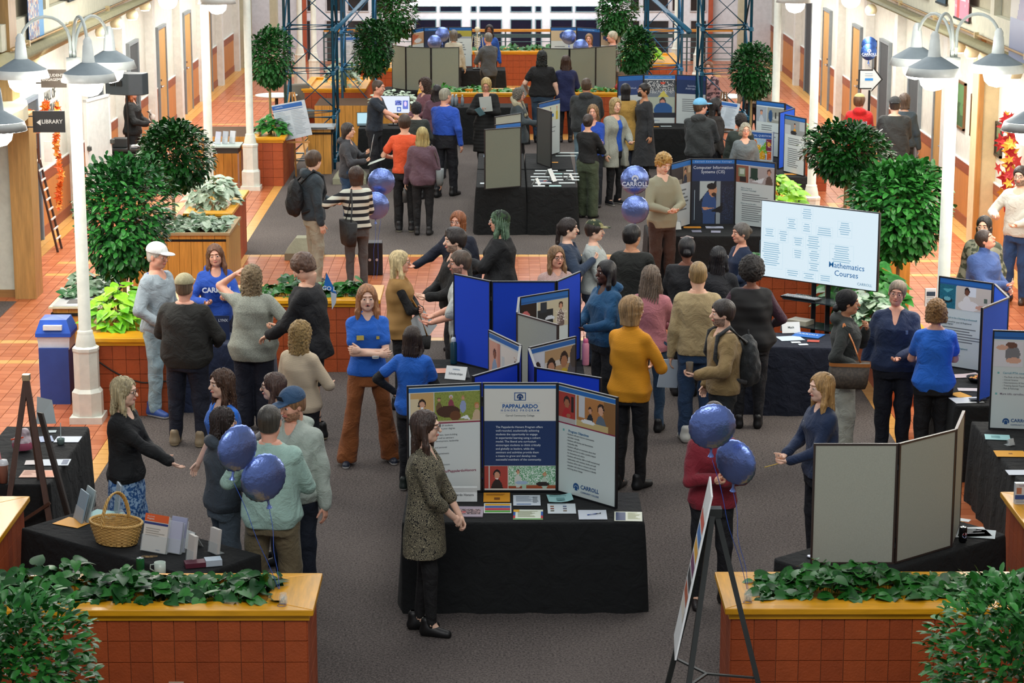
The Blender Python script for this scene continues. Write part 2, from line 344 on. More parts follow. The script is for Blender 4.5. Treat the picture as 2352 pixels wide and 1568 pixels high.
ARMS = {'down': ((.26, .03, .80), (.5, -1, 0), None, .35), 'front': ((.07, .30, 1.03), (1, -.3, -1), (0, .2, 1), .6), 'cross': ((-.09, .235, 1.10), (.8, .3, -1), (-.2, -1, 0), .5),
  'cross2': ((-.08, .19, 1.13), (.8, .3, -1), (-.2, -1, 0), .5), 'hip': ((.215, .06, .98), (1, -.5, .1), (-1, 0, 0), .9), 'pocket': ((.20, .10, .86), (1, -.9, 0), (-1, 0, 0), .5),
  'clasp': ((.03, .20, .86), (1, -.2, -.2), (-.5, -1, 0), .7), 'out': ((.16, .45, 1.06), (.6, -.5, -1), (0, 0, 1), .25), 'phone': ((.07, .28, 1.16), (1, -.2, -1), (0, -.5, 1), .7),
  'point': ((.20, .50, 1.2), (.6, -.5, -1), (-1, 0, 0), .5), 'head': ((.13, .05, 1.60), (1, .5, -.4), (-1, 0, 0), .25), 'back': ((.06, -.17, .98), (1, -.4, 0), (0, -1, 0), .6),
  'table': ((.16, .40, .98), (.6, -.5, -.4), (0, 0, -1), .3), 'side': ((.34, .22, .92), (.5, -1, 0), (-1, 0, 0), .4), 'chin': ((.05, .2, 1.36), (.8, .2, -1), (0, -1, 0), .8)}
SKIN = {'light': '#e3b598', 'fair': '#eac3aa', 'pink': '#e0a88e', 'tan': '#c08c69', 'brown': '#7a4a33', 'dark': '#4e2e22'}
NP = [0]
class P: pass
def person(hx, hy, face, label, h=1.70, sex='f', skin='light', fat=0.0, hair=('long', '#4a3326', .3), top=('tee', '#1b64c4'), bot=('pants', '#23252b'), shoes='#1a1a1c', R='down', L='down',
   hyaw=0, hpitch=0, htilt=0, lean=0, far=False, inner=None, glasses=None, hat=None, beard=None, stance=.10, twist=0, xy=None, mouth=False, fy=None, group=None, sock=None, z0=0, seat=False):
 if fy: h = min(1.98, max(1.52, PY(hx, hy, G(hx, fy)[1])[1]))
 NP[0] += 1; k = h / 1.70; vs = .018 if far else .0125; hv = .0075 if far else .0046; m = sex == 'm'
 x, y = xy if xy else G(hx, hy, h + z0 + .005)
 rz = math.radians(face) + math.pi
 root = empty('person', (x, y, z0), rz, label, 'person', group)
 sk = mat(SKIN.get(skin, skin), .5, 'skin'); hc = hair[1]; hkind = 'curl' if hair[0] in ('curly', 'afro') else 'hair'; hm = mat(hc, .5, hkind)
 mats = [sk, mat('#b8695c' if skin not in ('dark', 'brown') else '#5e2f2c', .45), mat('#d9d6d0', .3, 'flat'), mat('#1b1410', .3, 'flat'), hm, mat(tuple(.6 * q_ + .4 * w_ for q_, w_ in zip(lin(beard), lin(SKIN.get(skin, skin)))), .7, 'curl') if beard else sk]
 ln = math.tan(math.radians(lean))
 def lx(z): return max(0, z - .92) * ln
 if m: PR = [(.80, .13, .10), (.90, .165, .112), (1.0, .150, .105), (1.10, .148, .108), (1.25, .165, .118), (1.33, .160, .106), (1.385, .125, .085), (1.43, .07, .065)]; sh = .158
 else: PR = [(.80, .135, .10), (.90, .172, .118), (1.0, .148, .10), (1.08, .132, .092), (1.17, .14, .105), (1.26, .155, .122), (1.33, .150, .10), (1.38, .11, .075), (1.43, .058, .055)]; sh = .145
 def prof(t, z0_, z1_, flare=0, belly=1.0):
  out = []; zs = sorted(set([z0_, z1_] + [q[0] for q in PR if z0_ < q[0] < z1_]))
  for z in zs:
   a = np.interp(z, [q[0] for q in PR], [q[1] for q in PR]); b = np.interp(z, [q[0] for q in PR], [q[2] for q in PR])
   wz = math.exp(-((z - 1.02) / .2) ** 2); a = a * (1 + fat * (.35 + .5 * wz)) + t; b = b * (1 + fat * (.3 + .9 * wz * belly)) + t
   fl = flare * max(0, (1.05 - z)) if flare else 0; ch = .012 * math.exp(-((z - 1.26) / .09) ** 2) * (0 if m else 1)
   out.append(((z) * k, 0, (lx(z) + ch + fat * .03 * wz) * k, (a + fl) * k, (b + fl * .8) * k))
  return out
 fs = 1 + fat * .35; shx = (sh * (1 + fat * .28)); SH = {}; arms = {}
 for nm, spec, sx in (('R', R, 1), ('L', L, -1)):
  if isinstance(spec, str): base = ARMS[spec]; tgt, pole, n, cu = base
  else:
   base = ARMS[spec[0]]; tgt = spec[1] if len(spec) > 1 and spec[1] else base[0]; pole = spec[2] if len(spec) > 2 and spec[2] else base[1]; n = base[2]; cu = spec[3] if len(spec) > 3 else base[3]
  S = np.array((shx * sx, lx(1.35), 1.345)) * k; T = np.array((tgt[0] * sx, tgt[1] + (lx(1.1) if tgt[2] > .95 else 0), tgt[2])) * k; pl = (pole[0] * sx, pole[1], pole[2])
  if tgt[2] < .9 and tgt[0] > .15: T[0] += fat * .12 * sx
  T[1] += fat * .08 if tgt[1] > .15 else 0
  E, W = ik(S, T, .285 * k, .25 * k, pl); n = (-sx, 0, 0) if n is None else (n[0] * sx, n[1], n[2]); arms[nm] = (S, E, W, n, cu, sx)
 hipx = .088 * (1 + fat * .3); legs = []
 st = stance if isinstance(stance, tuple) else (stance, 0.0)
 for sx in (1, -1):
  Hp = np.array((hipx * sx, 0, .90)) * k
  if seat: A = np.array((hipx * sx, .42, .09)) * k; Kn = np.array((hipx * sx, .44, .50)) * k; Hp = np.array((hipx * sx, 0, .52)) * k
  else:
   A = np.array((st[0] * sx, st[1] * sx, .09)) * k; Kn = (Hp + A) / 2 + np.array((0, .025, .02)) * k
  legs.append((Hp, Kn, A))
 BL = (-.62, -.48, -.02); BH = (.62, .72, 1.66)
 def vol(v, lo=0.0, hi=1.62): return Vol(np.array((BL[0], BL[1], lo)) * k, np.array((BH[0], BH[1], hi)) * k, v)
 def bounds(pts, mg, z0_, z1_):
  A = np.array(pts); return np.array((A[:, 0].min() - mg, A[:, 1].min() - mg, z0_)), np.array((A[:, 0].max() + mg, A[:, 1].max() + mg, z1_))
 allp = [q for a in arms.values() for q in a[:3]]; torso = [((.2 + fat * .15) * k, (.17 + fat * .12) * k, 1), (-(.2 + fat * .15) * k, -(.16 + fat * .1) * k, 1), (0, (lx(1.4) + .14) * k, 1)]
 lo, hi = bounds(allp + torso + [q for l in legs for q in l], .10 * k, -.01, 0); hi[2] = max(1.50 * k, max(q[2] for q in allp) + .1)
 v = Vol(lo, hi, vs * 1.25); v.loft(prof(0, .80, 1.45), .03)
 for S, E, W, n, cu, sx in arms.values():
  r = .95 + fat * .5; q = .9 if not m else 1.0; v.cap((0, lx(1.42) * k, 1.425 * k), S * (.8, 1, 1) + (0, 0, .005), .042 * k, .046 * k, .03)
  v.cap(S, E, .050 * k * r * q, .040 * k * r * q, .03); v.cap(E, W, .040 * k * r * q, .027 * k * q, .012)
 for Hp, Kn, A in legs:
  v.cap(Hp, Kn, .083 * k * fs, .055 * k * fs, .03); v.cap(Kn, A, .053 * k * fs, .036 * k, .02); v.cap(A, A + np.array((0, .05, -.05)) * k, .034 * k, .03 * k, .02)
 V, Q = v.mesh(); Vs = [V]; Qs = [Q]; Ms = [np.zeros(len(Q), int)]; off = len(V)
 hs = k * (1.0 if m else .96); HC = np.array((0, lx(1.55) + .022, 1.70 - .115 * (1.0 if m else .96))) * k
 Rh = Matrix.Rotation(math.radians(-hyaw), 3, 'Z') @ Matrix.Rotation(math.radians(hpitch - lean * .5), 3, 'X') @ Matrix.Rotation(math.radians(htilt), 3, 'Y'); Rn = np.array(Rh)
 hV, hQ, hM = head_tpl(hv, sex, mouth); Cc = hV[hQ].mean(1); hM = hM.copy()
 if beard: hM[(hM == 0) & (Cc[:, 1] > -.01) & (Cc[:, 2] < -.035) & (Cc[:, 2] > -.12) & ~((np.abs(Cc[:, 0]) < .022) & (Cc[:, 2] > -.047))] = 5
 wgt = np.clip((hV[:, 2] + .17) / .07, 0, 1)[:, None]; hv2 = (hV @ Rn.T) * wgt + (hV) * (1 - wgt)
 Vs.append(hv2 * hs + HC); Qs.append(hQ + off); Ms.append(hM); off += len(hV)
 fv = .0065 if far else .0045
 for nm, (S, E, W, n, cu, sx) in arms.items():
  fV, fQ = hand_tpl(fv, cu); d = (W - E); d /= np.linalg.norm(d); n_ = np.array(n, float); n_ -= d * (n_ @ d)
  if np.linalg.norm(n_) < .05: n_ = np.array((0, 0, 1.0)) - d * d[2]
  n_ /= np.linalg.norm(n_); s_ = np.cross(d, n_) * sx; B = np.stack([d, s_, n_], 1); vv = (fV * (.92 if m else .84) * k) @ B.T + W
  if np.linalg.det(B) < 0: fQ = fQ[:, ::-1]
  Vs.append(vv); Qs.append(fQ + off); Ms.append(np.zeros(len(fQ), int)); off += len(fV)
 mesh_np('body', np.concatenate(Vs), np.concatenate(Qs), mats, root, np.concatenate(Ms))
 ph = NP[0] * 1.37
 bk, bc = bot[0], bot[1]; bo = bot[2] if len(bot) > 2 else {}
 bm = bc if not isinstance(bc, str) else mat(bc, .8, bo.get('mat', 'cloth'), bo.get('c2'))
 if bk in ('pants', 'shorts', 'wide', 'flare', 'slim', 'leggings'):
  t = {'pants': .022, 'shorts': .035, 'wide': .04, 'flare': .014, 'slim': .010, 'leggings': .004}[bk]; an = {'pants': .060, 'wide': .092, 'flare': .098, 'slim': .045, 'leggings': .038, 'shorts': .06}[bk]
  lo, hi = bounds([q for l in legs for q in l] + torso[:2], .13 * k, 0, 1.06 * k); v = Vol(lo, hi, vs); v.loft([(z, a_, b_, c_ + .012 * (z < .87 * k), d_ + .018 * (z < .87 * k)) for z, a_, b_, c_, d_ in prof(.008, .77, 1.03)], .03) if not seat else v.loft([(.46 * k, 0, 0, .17 * k * fs, .13 * k), (.7 * k, 0, 0, .15 * k * fs, .11 * k)], .03)
  for Hp, Kn, A in legs:
   if bk == 'shorts':
    e = Kn + np.array((0, 0, .03)); v.cap(Hp, e, (.09 * fs) * k, (.088) * k * fs, .03)
   else:
    v.cap(Hp, Kn, (.085 * fs + t * .5) * k, (.055 * fs + t) * k, .03); v.cap(Kn, A + np.array((0, 0, -.02)), (.055 * fs + t) * k, an * k, .02)
  zc = (legs[0][1][2] - .02) if bk == 'shorts' else .035 * k
  v.folds(.005 if bk != 'leggings' else .0005, 11, ph); v.F[:, :, v.ax[2] < zc] = .5
  V, Q = v.mesh(); mesh_np(bo.get('name', 'trousers' if bk != 'shorts' else 'shorts'), V, Q, bm, root)
 elif bk == 'skirt':
  zl = bo.get('hem', .45); v = Vol(np.array((-.36, -.34, zl - .03)) * k, np.array((.36, .38, 1.08)) * k, vs); fl = bo.get('flare', .05)
  v.loft([(zl * k, 0, .01, (.17 + fl + fat * .08) * k, (.14 + fl + fat * .08) * k)] + [q for q in prof(.012, .90, .98)], .02); v.folds(.005, 12, ph); v.F[:, :, v.ax[2] < zl * k] = .5
  V, Q = v.mesh(); mesh_np('skirt', V, Q, bm, root)
 key = 'shoe'
 if key not in _T:
  v = Vol((-.06, -.12, -.02), (.06, .20, .15), .008); v.cap((0, -.055, .035), (0, .13, .026), .040, .036, .01); v.cap((0, -.045, .05), (0, -.045, .12), .042, .04, .03); v.cap((0, -.02, .07), (0, .08, .035), .04, .03, .03)
  v.F[:, :, v.ax[2] < 0] = .5; V, Q = v.mesh(); V[:, 2] = np.maximum(V[:, 2], 0); C = V[Q].mean(1); _T[key] = (V, Q, (C[:, 2] < .022).astype(int))
 sV, sQ, sM = _T[key]; sc = shoes if isinstance(shoes, tuple) else (shoes, shoes)
 for i, (Hp, Kn, A) in enumerate(legs):
  a = .16 * (1 if i == 0 else -1); c_, s_ = math.cos(a), math.sin(a); vv = sV * k * (1.08 if m else .95); vv = np.stack([vv[:, 0] * c_ + vv[:, 1] * s_, -vv[:, 0] * s_ + vv[:, 1] * c_, vv[:, 2]], 1) + np.array((A[0], A[1], 0))
  mesh_np('shoe', vv, sQ, [mat(sc[0], .5), mat(sc[1], .6)], root, sM)
 if sock:
  for i, (Hp, Kn, A) in enumerate(legs):
   b = MB(); b.tube([A + np.array((0, 0, -.01)), A + (Kn - A) * .28], [.042 * k, .05 * k], 12); b.build('sock', mat(sock, .9), root, True)
 def garment(tp, nm, extra=0.0):
  kd, c = tp[0], tp[1]; o = tp[2] if len(tp) > 2 else {}
  t, hem, fl, fd = {'tee': (.018, .86, .04, .004), 'polo': (.018, .86, .03, .004), 'shirt': (.02, .80, .07, .005), 'sweater': (.026, .84, .05, .007), 'hoodie': (.032, .84, .02, .008), 'jacket': (.034, .84, .05, .008),
       'coat': (.042, .55, .09, .008), 'vest': (.036, .84, .02, .006), 'blouse': (.02, .84, .05, .006), 'dress': (.022, .60, .0, .002), 'cardigan': (.036, .70, .16, .008)}[kd]
  t = o.get('t', t) + extra; hem = o.get('hem', hem); fl = o.get('flare', fl); slv = o.get('sleeve', {'tee': 'short', 'polo': 'short', 'vest': 'none', 'dress': 'three'}.get(kd, 'long'))
  mm = c if not isinstance(c, str) else mat(c, o.get('rough', .8), o.get('mat', 'cloth'), o.get('c2'), o.get('scale', 1.0))
  pts = list(torso); 
  if slv != 'none': pts += allp
  lo, hi = bounds(pts, .13 * k + fl * .5, hem * k - .03, 0); hi[2] = (max(q[2] for q in allp) + .1 if slv not in ('none', 'short') else 1.46 * k); hi[2] = max(hi[2], 1.50 * k)
  if slv in ('short', 'none'): hi[2] = 1.52 * k
  lo[2] = min(hem * k - .03, (min(a[2][2] for a in arms.values()) - .06 if slv not in ('none', 'short') else 9)); v = Vol(lo, hi, vs)
  pr = prof(t, max(hem, .80), 1.43, fl)
  if hem < .80: q = pr[0]; f2 = fl * (.80 - hem) ; pr = [(hem * k, 0, q[2] * .9, max(q[3], .20 * k) + (o.get('hemw', .01) + f2) * k, max(q[4], .15 * k) + (o.get('hemw', .01) + f2) * k), (.8 * k, 0, q[2], q[3] + .03 * k, q[4] + .03 * k)] + pr[1:]
  v.loft(pr, .02)
  v.F[:, :, v.ax[2] < hem * k] = .5
  for S, E, W, n, cu, sx in arms.values():
   r = .95 + fat * .5; q = .9 if not m else 1.0; v.cap((.03 * sx, lx(1.41) * k, 1.395 * k), S * (.85, 1, 1) + (0, 0, .004), .036 * k + t, .044 * k + t, .02); ra = .050 * k * r * q + t * .8; rb = .041 * k * r * q + t * .75; rc = .028 * k * q + t * .7
   if slv == 'none': v.cap(S + np.array((-.03 * sx, 0, 0)), S, .05 * k, .05 * k, .03)
   elif slv == 'short': M_ = S + (E - S) * o.get('sl', .62); v.cap(S, M_, ra, rb + .010, .025)
   else:
    v.cap(S, E, ra, rb, .03)
    if slv == 'three': v.cap(E, E + (W - E) * .35, rb, rb, .01)
    else: v.cap(E, W - (W - E) * .04, rb, rc, .012)
  if kd in ('hoodie',) or o.get('hood'):
   v.ell((0, (lx(1.4) - .085) * k, 1.43 * k), (.12 * k, .075 * k, .065 * k), .02); v.ell((0, (lx(1.42) + .03) * k, 1.44 * k), (.085 * k, .08 * k, .035 * k), .015)
  if kd in ('polo', 'shirt', 'jacket', 'coat', 'vest') or o.get('collar'):
   v.cap((0, (lx(1.42) - .012) * k, 1.40 * k), (0, (lx(1.45) - .008) * k, (1.415 + .025 * (kd in ('jacket', 'coat')))  * k), .068 * k, .064 * k, .012)
  if o.get('turtle'): v.cap((0, (lx(1.42)) * k, 1.42 * k), (0, (lx(1.5) + .004) * k, 1.49 * k), .070 * k, .066 * k, .012)
  v.folds(fd * o.get('fold', 1), 10, ph)
  neck = o.get('neck', 'v' if kd in ('polo', 'shirt') else 'round')
  if neck == 'v': v.cap((0, (lx(1.45) + .08) * k, 1.47 * k), (0, (lx(1.3) + .155 + fat * .03) * k, (1.335) * k), .068 * k, .022 * k, .004, True)
  elif neck == 'deep': v.cap((0, (lx(1.45) + .10) * k, 1.48 * k), (0, (lx(1.3) + .17 + fat * .04) * k, 1.27 * k), .085 * k, .02 * k, .004, True)
  elif neck == 'round' and not o.get('turtle'): v.cap((0, (lx(1.45) + .05) * k, 1.49 * k), (0, (lx(1.4) + .085) * k, 1.425 * k), .075 * k, .066 * k, .004, True); v.F[:, :, v.ax[2] > 1.43 * k] = .5 if nm != 'hoodie' else v.F[:, :, v.ax[2] > 1.43 * k]
  if o.get('open'):
   w2 = o['open']; sl, X, Y, Z = v.box((-w2, .02, 0), (w2, .6, 1.40 * k)); wz = w2 * (.7 + .6 * (1.4 * k - Z)); D = np.maximum(np.maximum(np.abs(X) - wz, .02 - Y), 0 * Z - .3); v.put(sl, D, .004, True)
  V, Q = v.mesh(); return mesh_np(nm, V, Q, mm, root)
 if inner: garment((inner[0], inner[1], {'t': .008, **(inner[2] if len(inner) > 2 else {})}), {'tee': 'tee_shirt'}.get(inner[0], inner[0]))
 if top: garment(top, {'tee': 'tee_shirt', 'polo': 'polo_shirt'}.get(top[0], top[0]), .0)
 RH = Matrix.Translation(Vector(HC)) @ Rh.to_4x4() @ Matrix.Scale(hs, 4)
 def headpart(nm, V, Q, mm, **kw):
  o = mesh_np(nm, V, Q, mm, root, **kw); o.matrix_local = RH; return o
 hk = hair[0]; Lh = hair[2] if len(hair) > 2 else .3; q = .010 if far else .0075
 if hk not in ('bald',):
  z0_ = {'short': -.10, 'buzz': -.10, 'curly': -.18 - Lh * .5, 'afro': -.12, 'bun': -.12, 'bob': -.16, 'updo': -.11}.get(hk, -.10 - Lh)
  v = Vol((-.17, -.22, z0_ - .04), (.17, .14, .19), q)
  th = {'short': .012, 'buzz': .005, 'curly': .030, 'afro': .055, 'bun': .008, 'bob': .020, 'updo': .012, 'top': .02}.get(hk, .014)
  th = hair[3] if len(hair) > 3 else th
  v.ell((0, -.016, .034), (.079 + th, .099 + th, .089 + th), .01); v.ell((0, -.035, -.02), (.074 + th * .8, .068 + th * .8, .075), .02)
  if hk in ('long', 'wavy', 'braids'):
   wd = .078 if hk != 'wavy' else .092
   v.loft([(-.09 - Lh, 0, -.075, wd * .85, .030), (-.09 - Lh * .5, 0, -.082, wd * 1.08, .036), (-.09, 0, -.070, wd * 1.05, .045), (.03, 0, -.03, .08, .07)], .03)
   if Lh > .12:
    for sx in (-1, 1): v.cap((sx * .078, -.01, .01), (sx * .092, .012, -.13), .026, .026, .02); v.cap((sx * .092, .012, -.13), (sx * .085, .03 if not hair[-1] == 'backonly' else -.06, -.1 - Lh * .75), .028, .018, .02)
  if hk == 'bob': v.loft([(-.13, 0, -.03, .092, .075), (-.02, 0, -.02, .095, .09)], .02)
  if hk == 'curly': v.loft([(-.10 - Lh, 0, -.05, .105, .07), (-.08, 0, -.04, .115, .085), (.02, 0, -.02, .105, .10)], .03)
  if hk == 'bun': v.ell((0, -.125, .06 if len(hair) < 5 else hair[4]), (.042, .036, .040), .01)
  if hk == 'pony': v.cap((0, -.12, .03), (0, -.14, -.10 - Lh * .5), .03, .024, .02)
  if hk == 'top': v.ell((0, .02, .105), (.06, .07, .035), .03)
  if hk in ('curly', 'afro') or hair[-1] == 'curl': v.curls(.011 if hk != 'short' else .006, 95)
  elif hk in ('long', 'wavy', 'bob', 'pony'): v.strands(.004 if hk != 'wavy' else .009)
  fz = .052 if hk not in ('buzz', 'bald2') else .06
  if m or hk in ('short', 'buzz', 'bun', 'updo', 'top', 'pony'):
   v.ell((0, .085, -.045), (.074, .066, fz + .052), .01, True); v.ell((.09, .01, -.06), (.035, .045, .055), .01, True); v.ell((-.09, .01, -.06), (.035, .045, .055), .01, True); v.F[:, :, :] = np.maximum(v.F, ((-.075 + .35 * (v.ax[1] + .1))[None, :, None] - v.ax[2][None, None, :]) if hk in ('short', 'buzz', 'top') else -1)
  else: v.ell((0, .105, -.022), (.062, .078, fz + .052), .012, True); v.F[:, v.ax[1] > .105, :] = .5
  if hk == 'bald2': v.ell((0, .0, .12), (.09, .11, .07), .01, True)
  V, Q = v.mesh(); headpart('hair', V, Q, hm)
 if hat:
  hkd, hcol = hat[0], hat[1]; v = Vol((-.14, -.16, -.06), (.14, .24, .17), .008); mm = hcol if not isinstance(hcol, str) else mat(hcol, .8, 'cloth')
  if hkd == 'cap':
   back = hat[-1] == 'back'; v.ell((0, -.014, .052), (.094, .114, .092), .01); v.F[:, :, v.ax[2] < .042] = .5; sg = -1 if back else 1
   v.ell((0, .115 * sg, .047), (.068, .085, .010), .01)
   v.F[:, :, v.ax[2] < .034] = .5
  else:
   v.ell((0, -.022, .042), (.095, .115, .10), .01); pl = v.ax[1][None, :, None] * .55 + .022 - v.ax[2][None, None, :]; v.F[:] = np.maximum(v.F, pl)
  V, Q = v.mesh(); headpart('cap' if hkd == 'cap' else 'beanie', V, Q, mm)
 if glasses:
  b = MB()
  for sx in (-1, 1):
   b.tube([(sx * .031 + .024 * math.cos(t), .1, .003 + .019 * math.sin(t)) for t in np.linspace(0, 2 * math.pi, 13)], .0022, 5, False); b.tube([(sx * .055, .098, .008), (sx * .079, .0, .006)], .002, 5)
  b.tube([(-.008, .102, .006), (.008, .102, .006)], .002, 5); o = b.build('eyeglasses', mat(glasses, .3), root); o.matrix_local = RH
 r = P(); r.o = root; r.k = k; r.RH = RH; r.arms = arms; r.lx = lx; r.x, r.y, r.rz = x, y, rz; r.fat = fat
 r.W = lambda p: Matrix.Translation((x, y, z0)) @ Matrix.Rotation(rz, 4, 'Z') @ Vector([float(t) for t in p]); r.MW = Matrix.Translation((x, y, z0)) @ Matrix.Rotation(rz, 4, 'Z'); r.Rm = Matrix.Rotation(rz, 3, 'Z')
 def hand(nm, a=.07):
  S, E, W, n, cu, sx = arms[nm]; d = (W - E) / np.linalg.norm(W - E); return W + d * a * k
 r.hand = hand
 return r
# ------------------------------------------------------------------ shared looks
BLACKCLOTH = mat('#0d1011', .95, 'cloth'); CAP = mat('#dd9d1c', .30, 'woodx'); CAPY = mat('#dd9d1c', .30, 'wood'); TERR = mat('#a3481c', .55, 'plain', bump=(60, .25)); GROUT = mat('#b06a48', .9)
SLAT = mat('#c98f3c', .45, 'woodz'); SOIL = mat('#1b1612', 1.0, 'plain', bump=(50, .9)); FRAME = mat('#15171b', .4); BLUEF = mat('#0a3fc4', .9, 'fabric'); GREYF = mat('#a5a89b', .95, 'fabric')
PAPER = mat('#d9dee0', .7); WHITE = mat('#dfe3e0', .5); PRINTW = mat('#d6dedc', .5)
LEAF_M = {'dark': mat('#0d3a12', .4, 'leaf', '#2d7426'), 'mid': mat('#175020', .4, 'leaf', '#3c8a34'), 'bright': mat('#4c9a12', .4, 'leaf', '#93cc2a'), 'var': mat('#2c5f33', .35, 'leaf', '#b9cdb4'), 'far': mat('#16471a', .5, 'leaf', '#2f7030')}
def leaf_mesh(nm, m, L=1.0, W=.5, fold=.18, droop=.15, heart=False):
 if heart: pr = [(.0, .0), (-.09, .16), (-.07, .33), (.08, .46), (.28, .49), (.5, .41), (.7, .27), (.87, .12), (1.0, 0)]
 else: pr = [(.0, .0), (.15, .22), (.35, .42), (.58, .5), (.8, .38), (.94, .18), (1.0, 0)]
 b = MB(); n = len(pr); mid = [(max(0, t) * L, 0, -droop * t * t * L) for t, _ in pr]; up = [(t * L, wd * W, fold * wd * W - droop * t * t * L) for t, wd in pr]; dn = [(x, -y, z) for x, y, z in up]
 b.v = mid + up + dn; f = []
 for i in range(n - 1):
  for o, s in ((n, 1), (2 * n, -1)):
   q = [i, i + 1, o + i + 1, o + i]
   if i == 0: q = [0, i + 1, o + i + 1, o + i] if heart else [0, 1, o + 1]
   if i == n - 2: q = [i, i + 1, o + i]
   if len(set(q)) < 3: continue
   f.append(tuple(q[::-s] if s > 0 else q))
 b.f = f; b.m = [0] * len(f); return b.me(nm, m, True)
_LM = {}
def leaf_of(kind, heart):
 if (kind, heart) not in _LM: _LM[(kind, heart)] = [leaf_mesh('leaf', LEAF_M[kind], 1, .8 if heart else .5, .15 + .1 * i, .1 + .15 * i, heart) for i in range(3)]
 return _LM[(kind, heart)]
def scatter_leaves(name, parent, spots, kind, heart=False, objects=0, label=None):
 """spots: (position, direction, up, size); the first `objects` of them become single leaves, the rest one joined part"""
 ms = leaf_of(kind, heart); VV = []; LL = []; SS = []; off = 0; geo = []
 for me in ms:
  v = np.empty(len(me.vertices) * 3, np.float32); me.vertices.foreach_get('co', v); geo.append((v.reshape(-1, 3), np.array([i for p in me.polygons for i in p.vertices], np.int32), np.array([len(p.vertices) for p in me.polygons], np.int32)))
 for i, (p, d, u, s) in enumerate(spots):
  d = np.array(d, float); d /= np.linalg.norm(d) + 1e-9; u = np.array(u, float); u = u - d * (u @ d); u /= np.linalg.norm(u) + 1e-9; y = np.cross(u, d); Bm = np.stack([d, y, u], 1) * s
  if i < objects:
   o = bpy.data.objects.new('leaf', ms[i % 3]); COL.objects.link(o); o.parent = parent
   o.matrix_local = Matrix([[*Bm[0], p[0]], [*Bm[1], p[1]], [*Bm[2], p[2]], [0, 0, 0, 1]])
  else:
   v, l, sz = geo[i % 3]; VV.append(v @ Bm.T + np.array(p)); LL.append(l + off); SS.append(sz); off += len(v)
 if VV: mesh_np(name, np.concatenate(VV), np.concatenate(LL), LEAF_M[kind], parent, None, True, np.concatenate(SS))['kind'] = 'stuff'
def tree(x, y, zs, zc, rx, rz_, label, kind='dark', n=1500, size=.07, objects=0, trunk=.022, group=None, seed=0, lump=.12, bend=0.0, col='#8a7a52'):
 rnd = random.Random(seed + 11); r = empty('potted_tree', (x, y, zs), 0, label, 'tree', group); c = Vector((bend, 0, zc - zs)); b = MB()
 pts = [(0, 0, -.12), (bend * .3, .01, (zc - rz_ - zs) * .5), (bend, 0, zc - rz_ * .8 - zs), (bend, 0, zc - rz_ * .2 - zs)]; b.tube(pts, [trunk * 1.2, trunk, trunk * .95, trunk * .6], 8)
 for i in range(9):
  a = rnd.uniform(0, 6.28); e = rnd.uniform(.1, 1.1); p0 = Vector((bend, 0, zc - rz_ * rnd.uniform(.6, .85) - zs)); p1 = c + Vector((math.cos(a) * rx * .7, math.sin(a) * rx * .7, rz_ * rnd.uniform(-.4, .7))); b.tube([p0, (p0 + p1) / 2 + Vector((0, 0, -.05)), p1], [trunk * .5, trunk * .35, trunk * .15], 5)
 b.build('trunk', mat(col, .85, 'woodz'), r, True)
 sp = []; lob = [(rnd.uniform(0, 6.28), rnd.uniform(-1, 1), rnd.uniform(.5, 1)) for _ in range(9)]
 while len(sp) < n:
  a = rnd.uniform(0, 6.28); ct = rnd.uniform(-1, 1); st = math.sqrt(1 - ct * ct); rr = rnd.uniform(.0, 1) ** .28
  k = 1 + lump * sum(w_ * math.exp(-3 * ((math.cos(a - la) * st - 1) ** 2 + (ct - lc) ** 2)) for la, lc, w_ in lob) * 2 - lump * .6 + rnd.uniform(-.05, .12) * (rnd.random() < .3)
  o = Vector((math.cos(a) * st, math.sin(a) * st, ct)); p = c + Vector((o.x * rx * rr * k, o.y * rx * rr * k, o.z * rz_ * rr * k))
  d = (o + Vector((rnd.uniform(-.8, .8), rnd.uniform(-.8, .8), rnd.uniform(-.7, .5)))); u = o * .5 + Vector((rnd.uniform(-.4, .4), rnd.uniform(-.4, .4), 1)); sp.append((p, d, u, size * rnd.uniform(.7, 1.2), rr * k + (-o.y) * .6))
 sp.sort(key=lambda q: -q[4]); scatter_leaves('foliage', r, [q[:4] for q in sp], kind, False, objects); return r
def bed(parent, x0, y0, x1, y1, z, n, size, kind='dark', heart=True, objects=0, h=.14, seed=0, over=.06, stems=True, name='foliage'):
 rnd = random.Random(seed + 5); sp = []; b = MB(); cl = [(rnd.uniform(x0, x1), rnd.uniform(y0, y1), rnd.uniform(.5, 1.2)) for _ in range(max(3, int((x1 - x0) * (y1 - y0) * 9)))]
 for i in range(n):
  x = rnd.uniform(x0 - over, x1 + over); y = rnd.uniform(y0 - over, y1 + over); hh = h * (.35 + .65 * max(w_ * math.exp(-((x - a) ** 2 + (y - c) ** 2) / .03) for a, c, w_ in cl)) * rnd.uniform(.55, 1.1)
  edge = x < x0 or x > x1 or y < y0 or y > y1
  if edge: hh = min(hh, .07)
  a = rnd.uniform(0, 6.28); p = (x, y, z + hh); d = (math.cos(a), math.sin(a), rnd.uniform(-.7, .35)); sp.append((p, d, (rnd.uniform(-.5, .5), rnd.uniform(-.8, .2), 1), size * rnd.uniform(.65, 1.25)))
  if stems and i % 3 == 0: b.tube([(min(max(x, x0), x1) + rnd.uniform(-.03, .03), min(max(y, y0), y1), z - .02), (x, y, z + hh)], .0022, 4, False)
 if stems and b.v: b.build('stem', mat('#4d6b2c', .6), parent)['kind'] = 'stuff'
 scatter_leaves(name, parent, sp, kind, heart, objects)
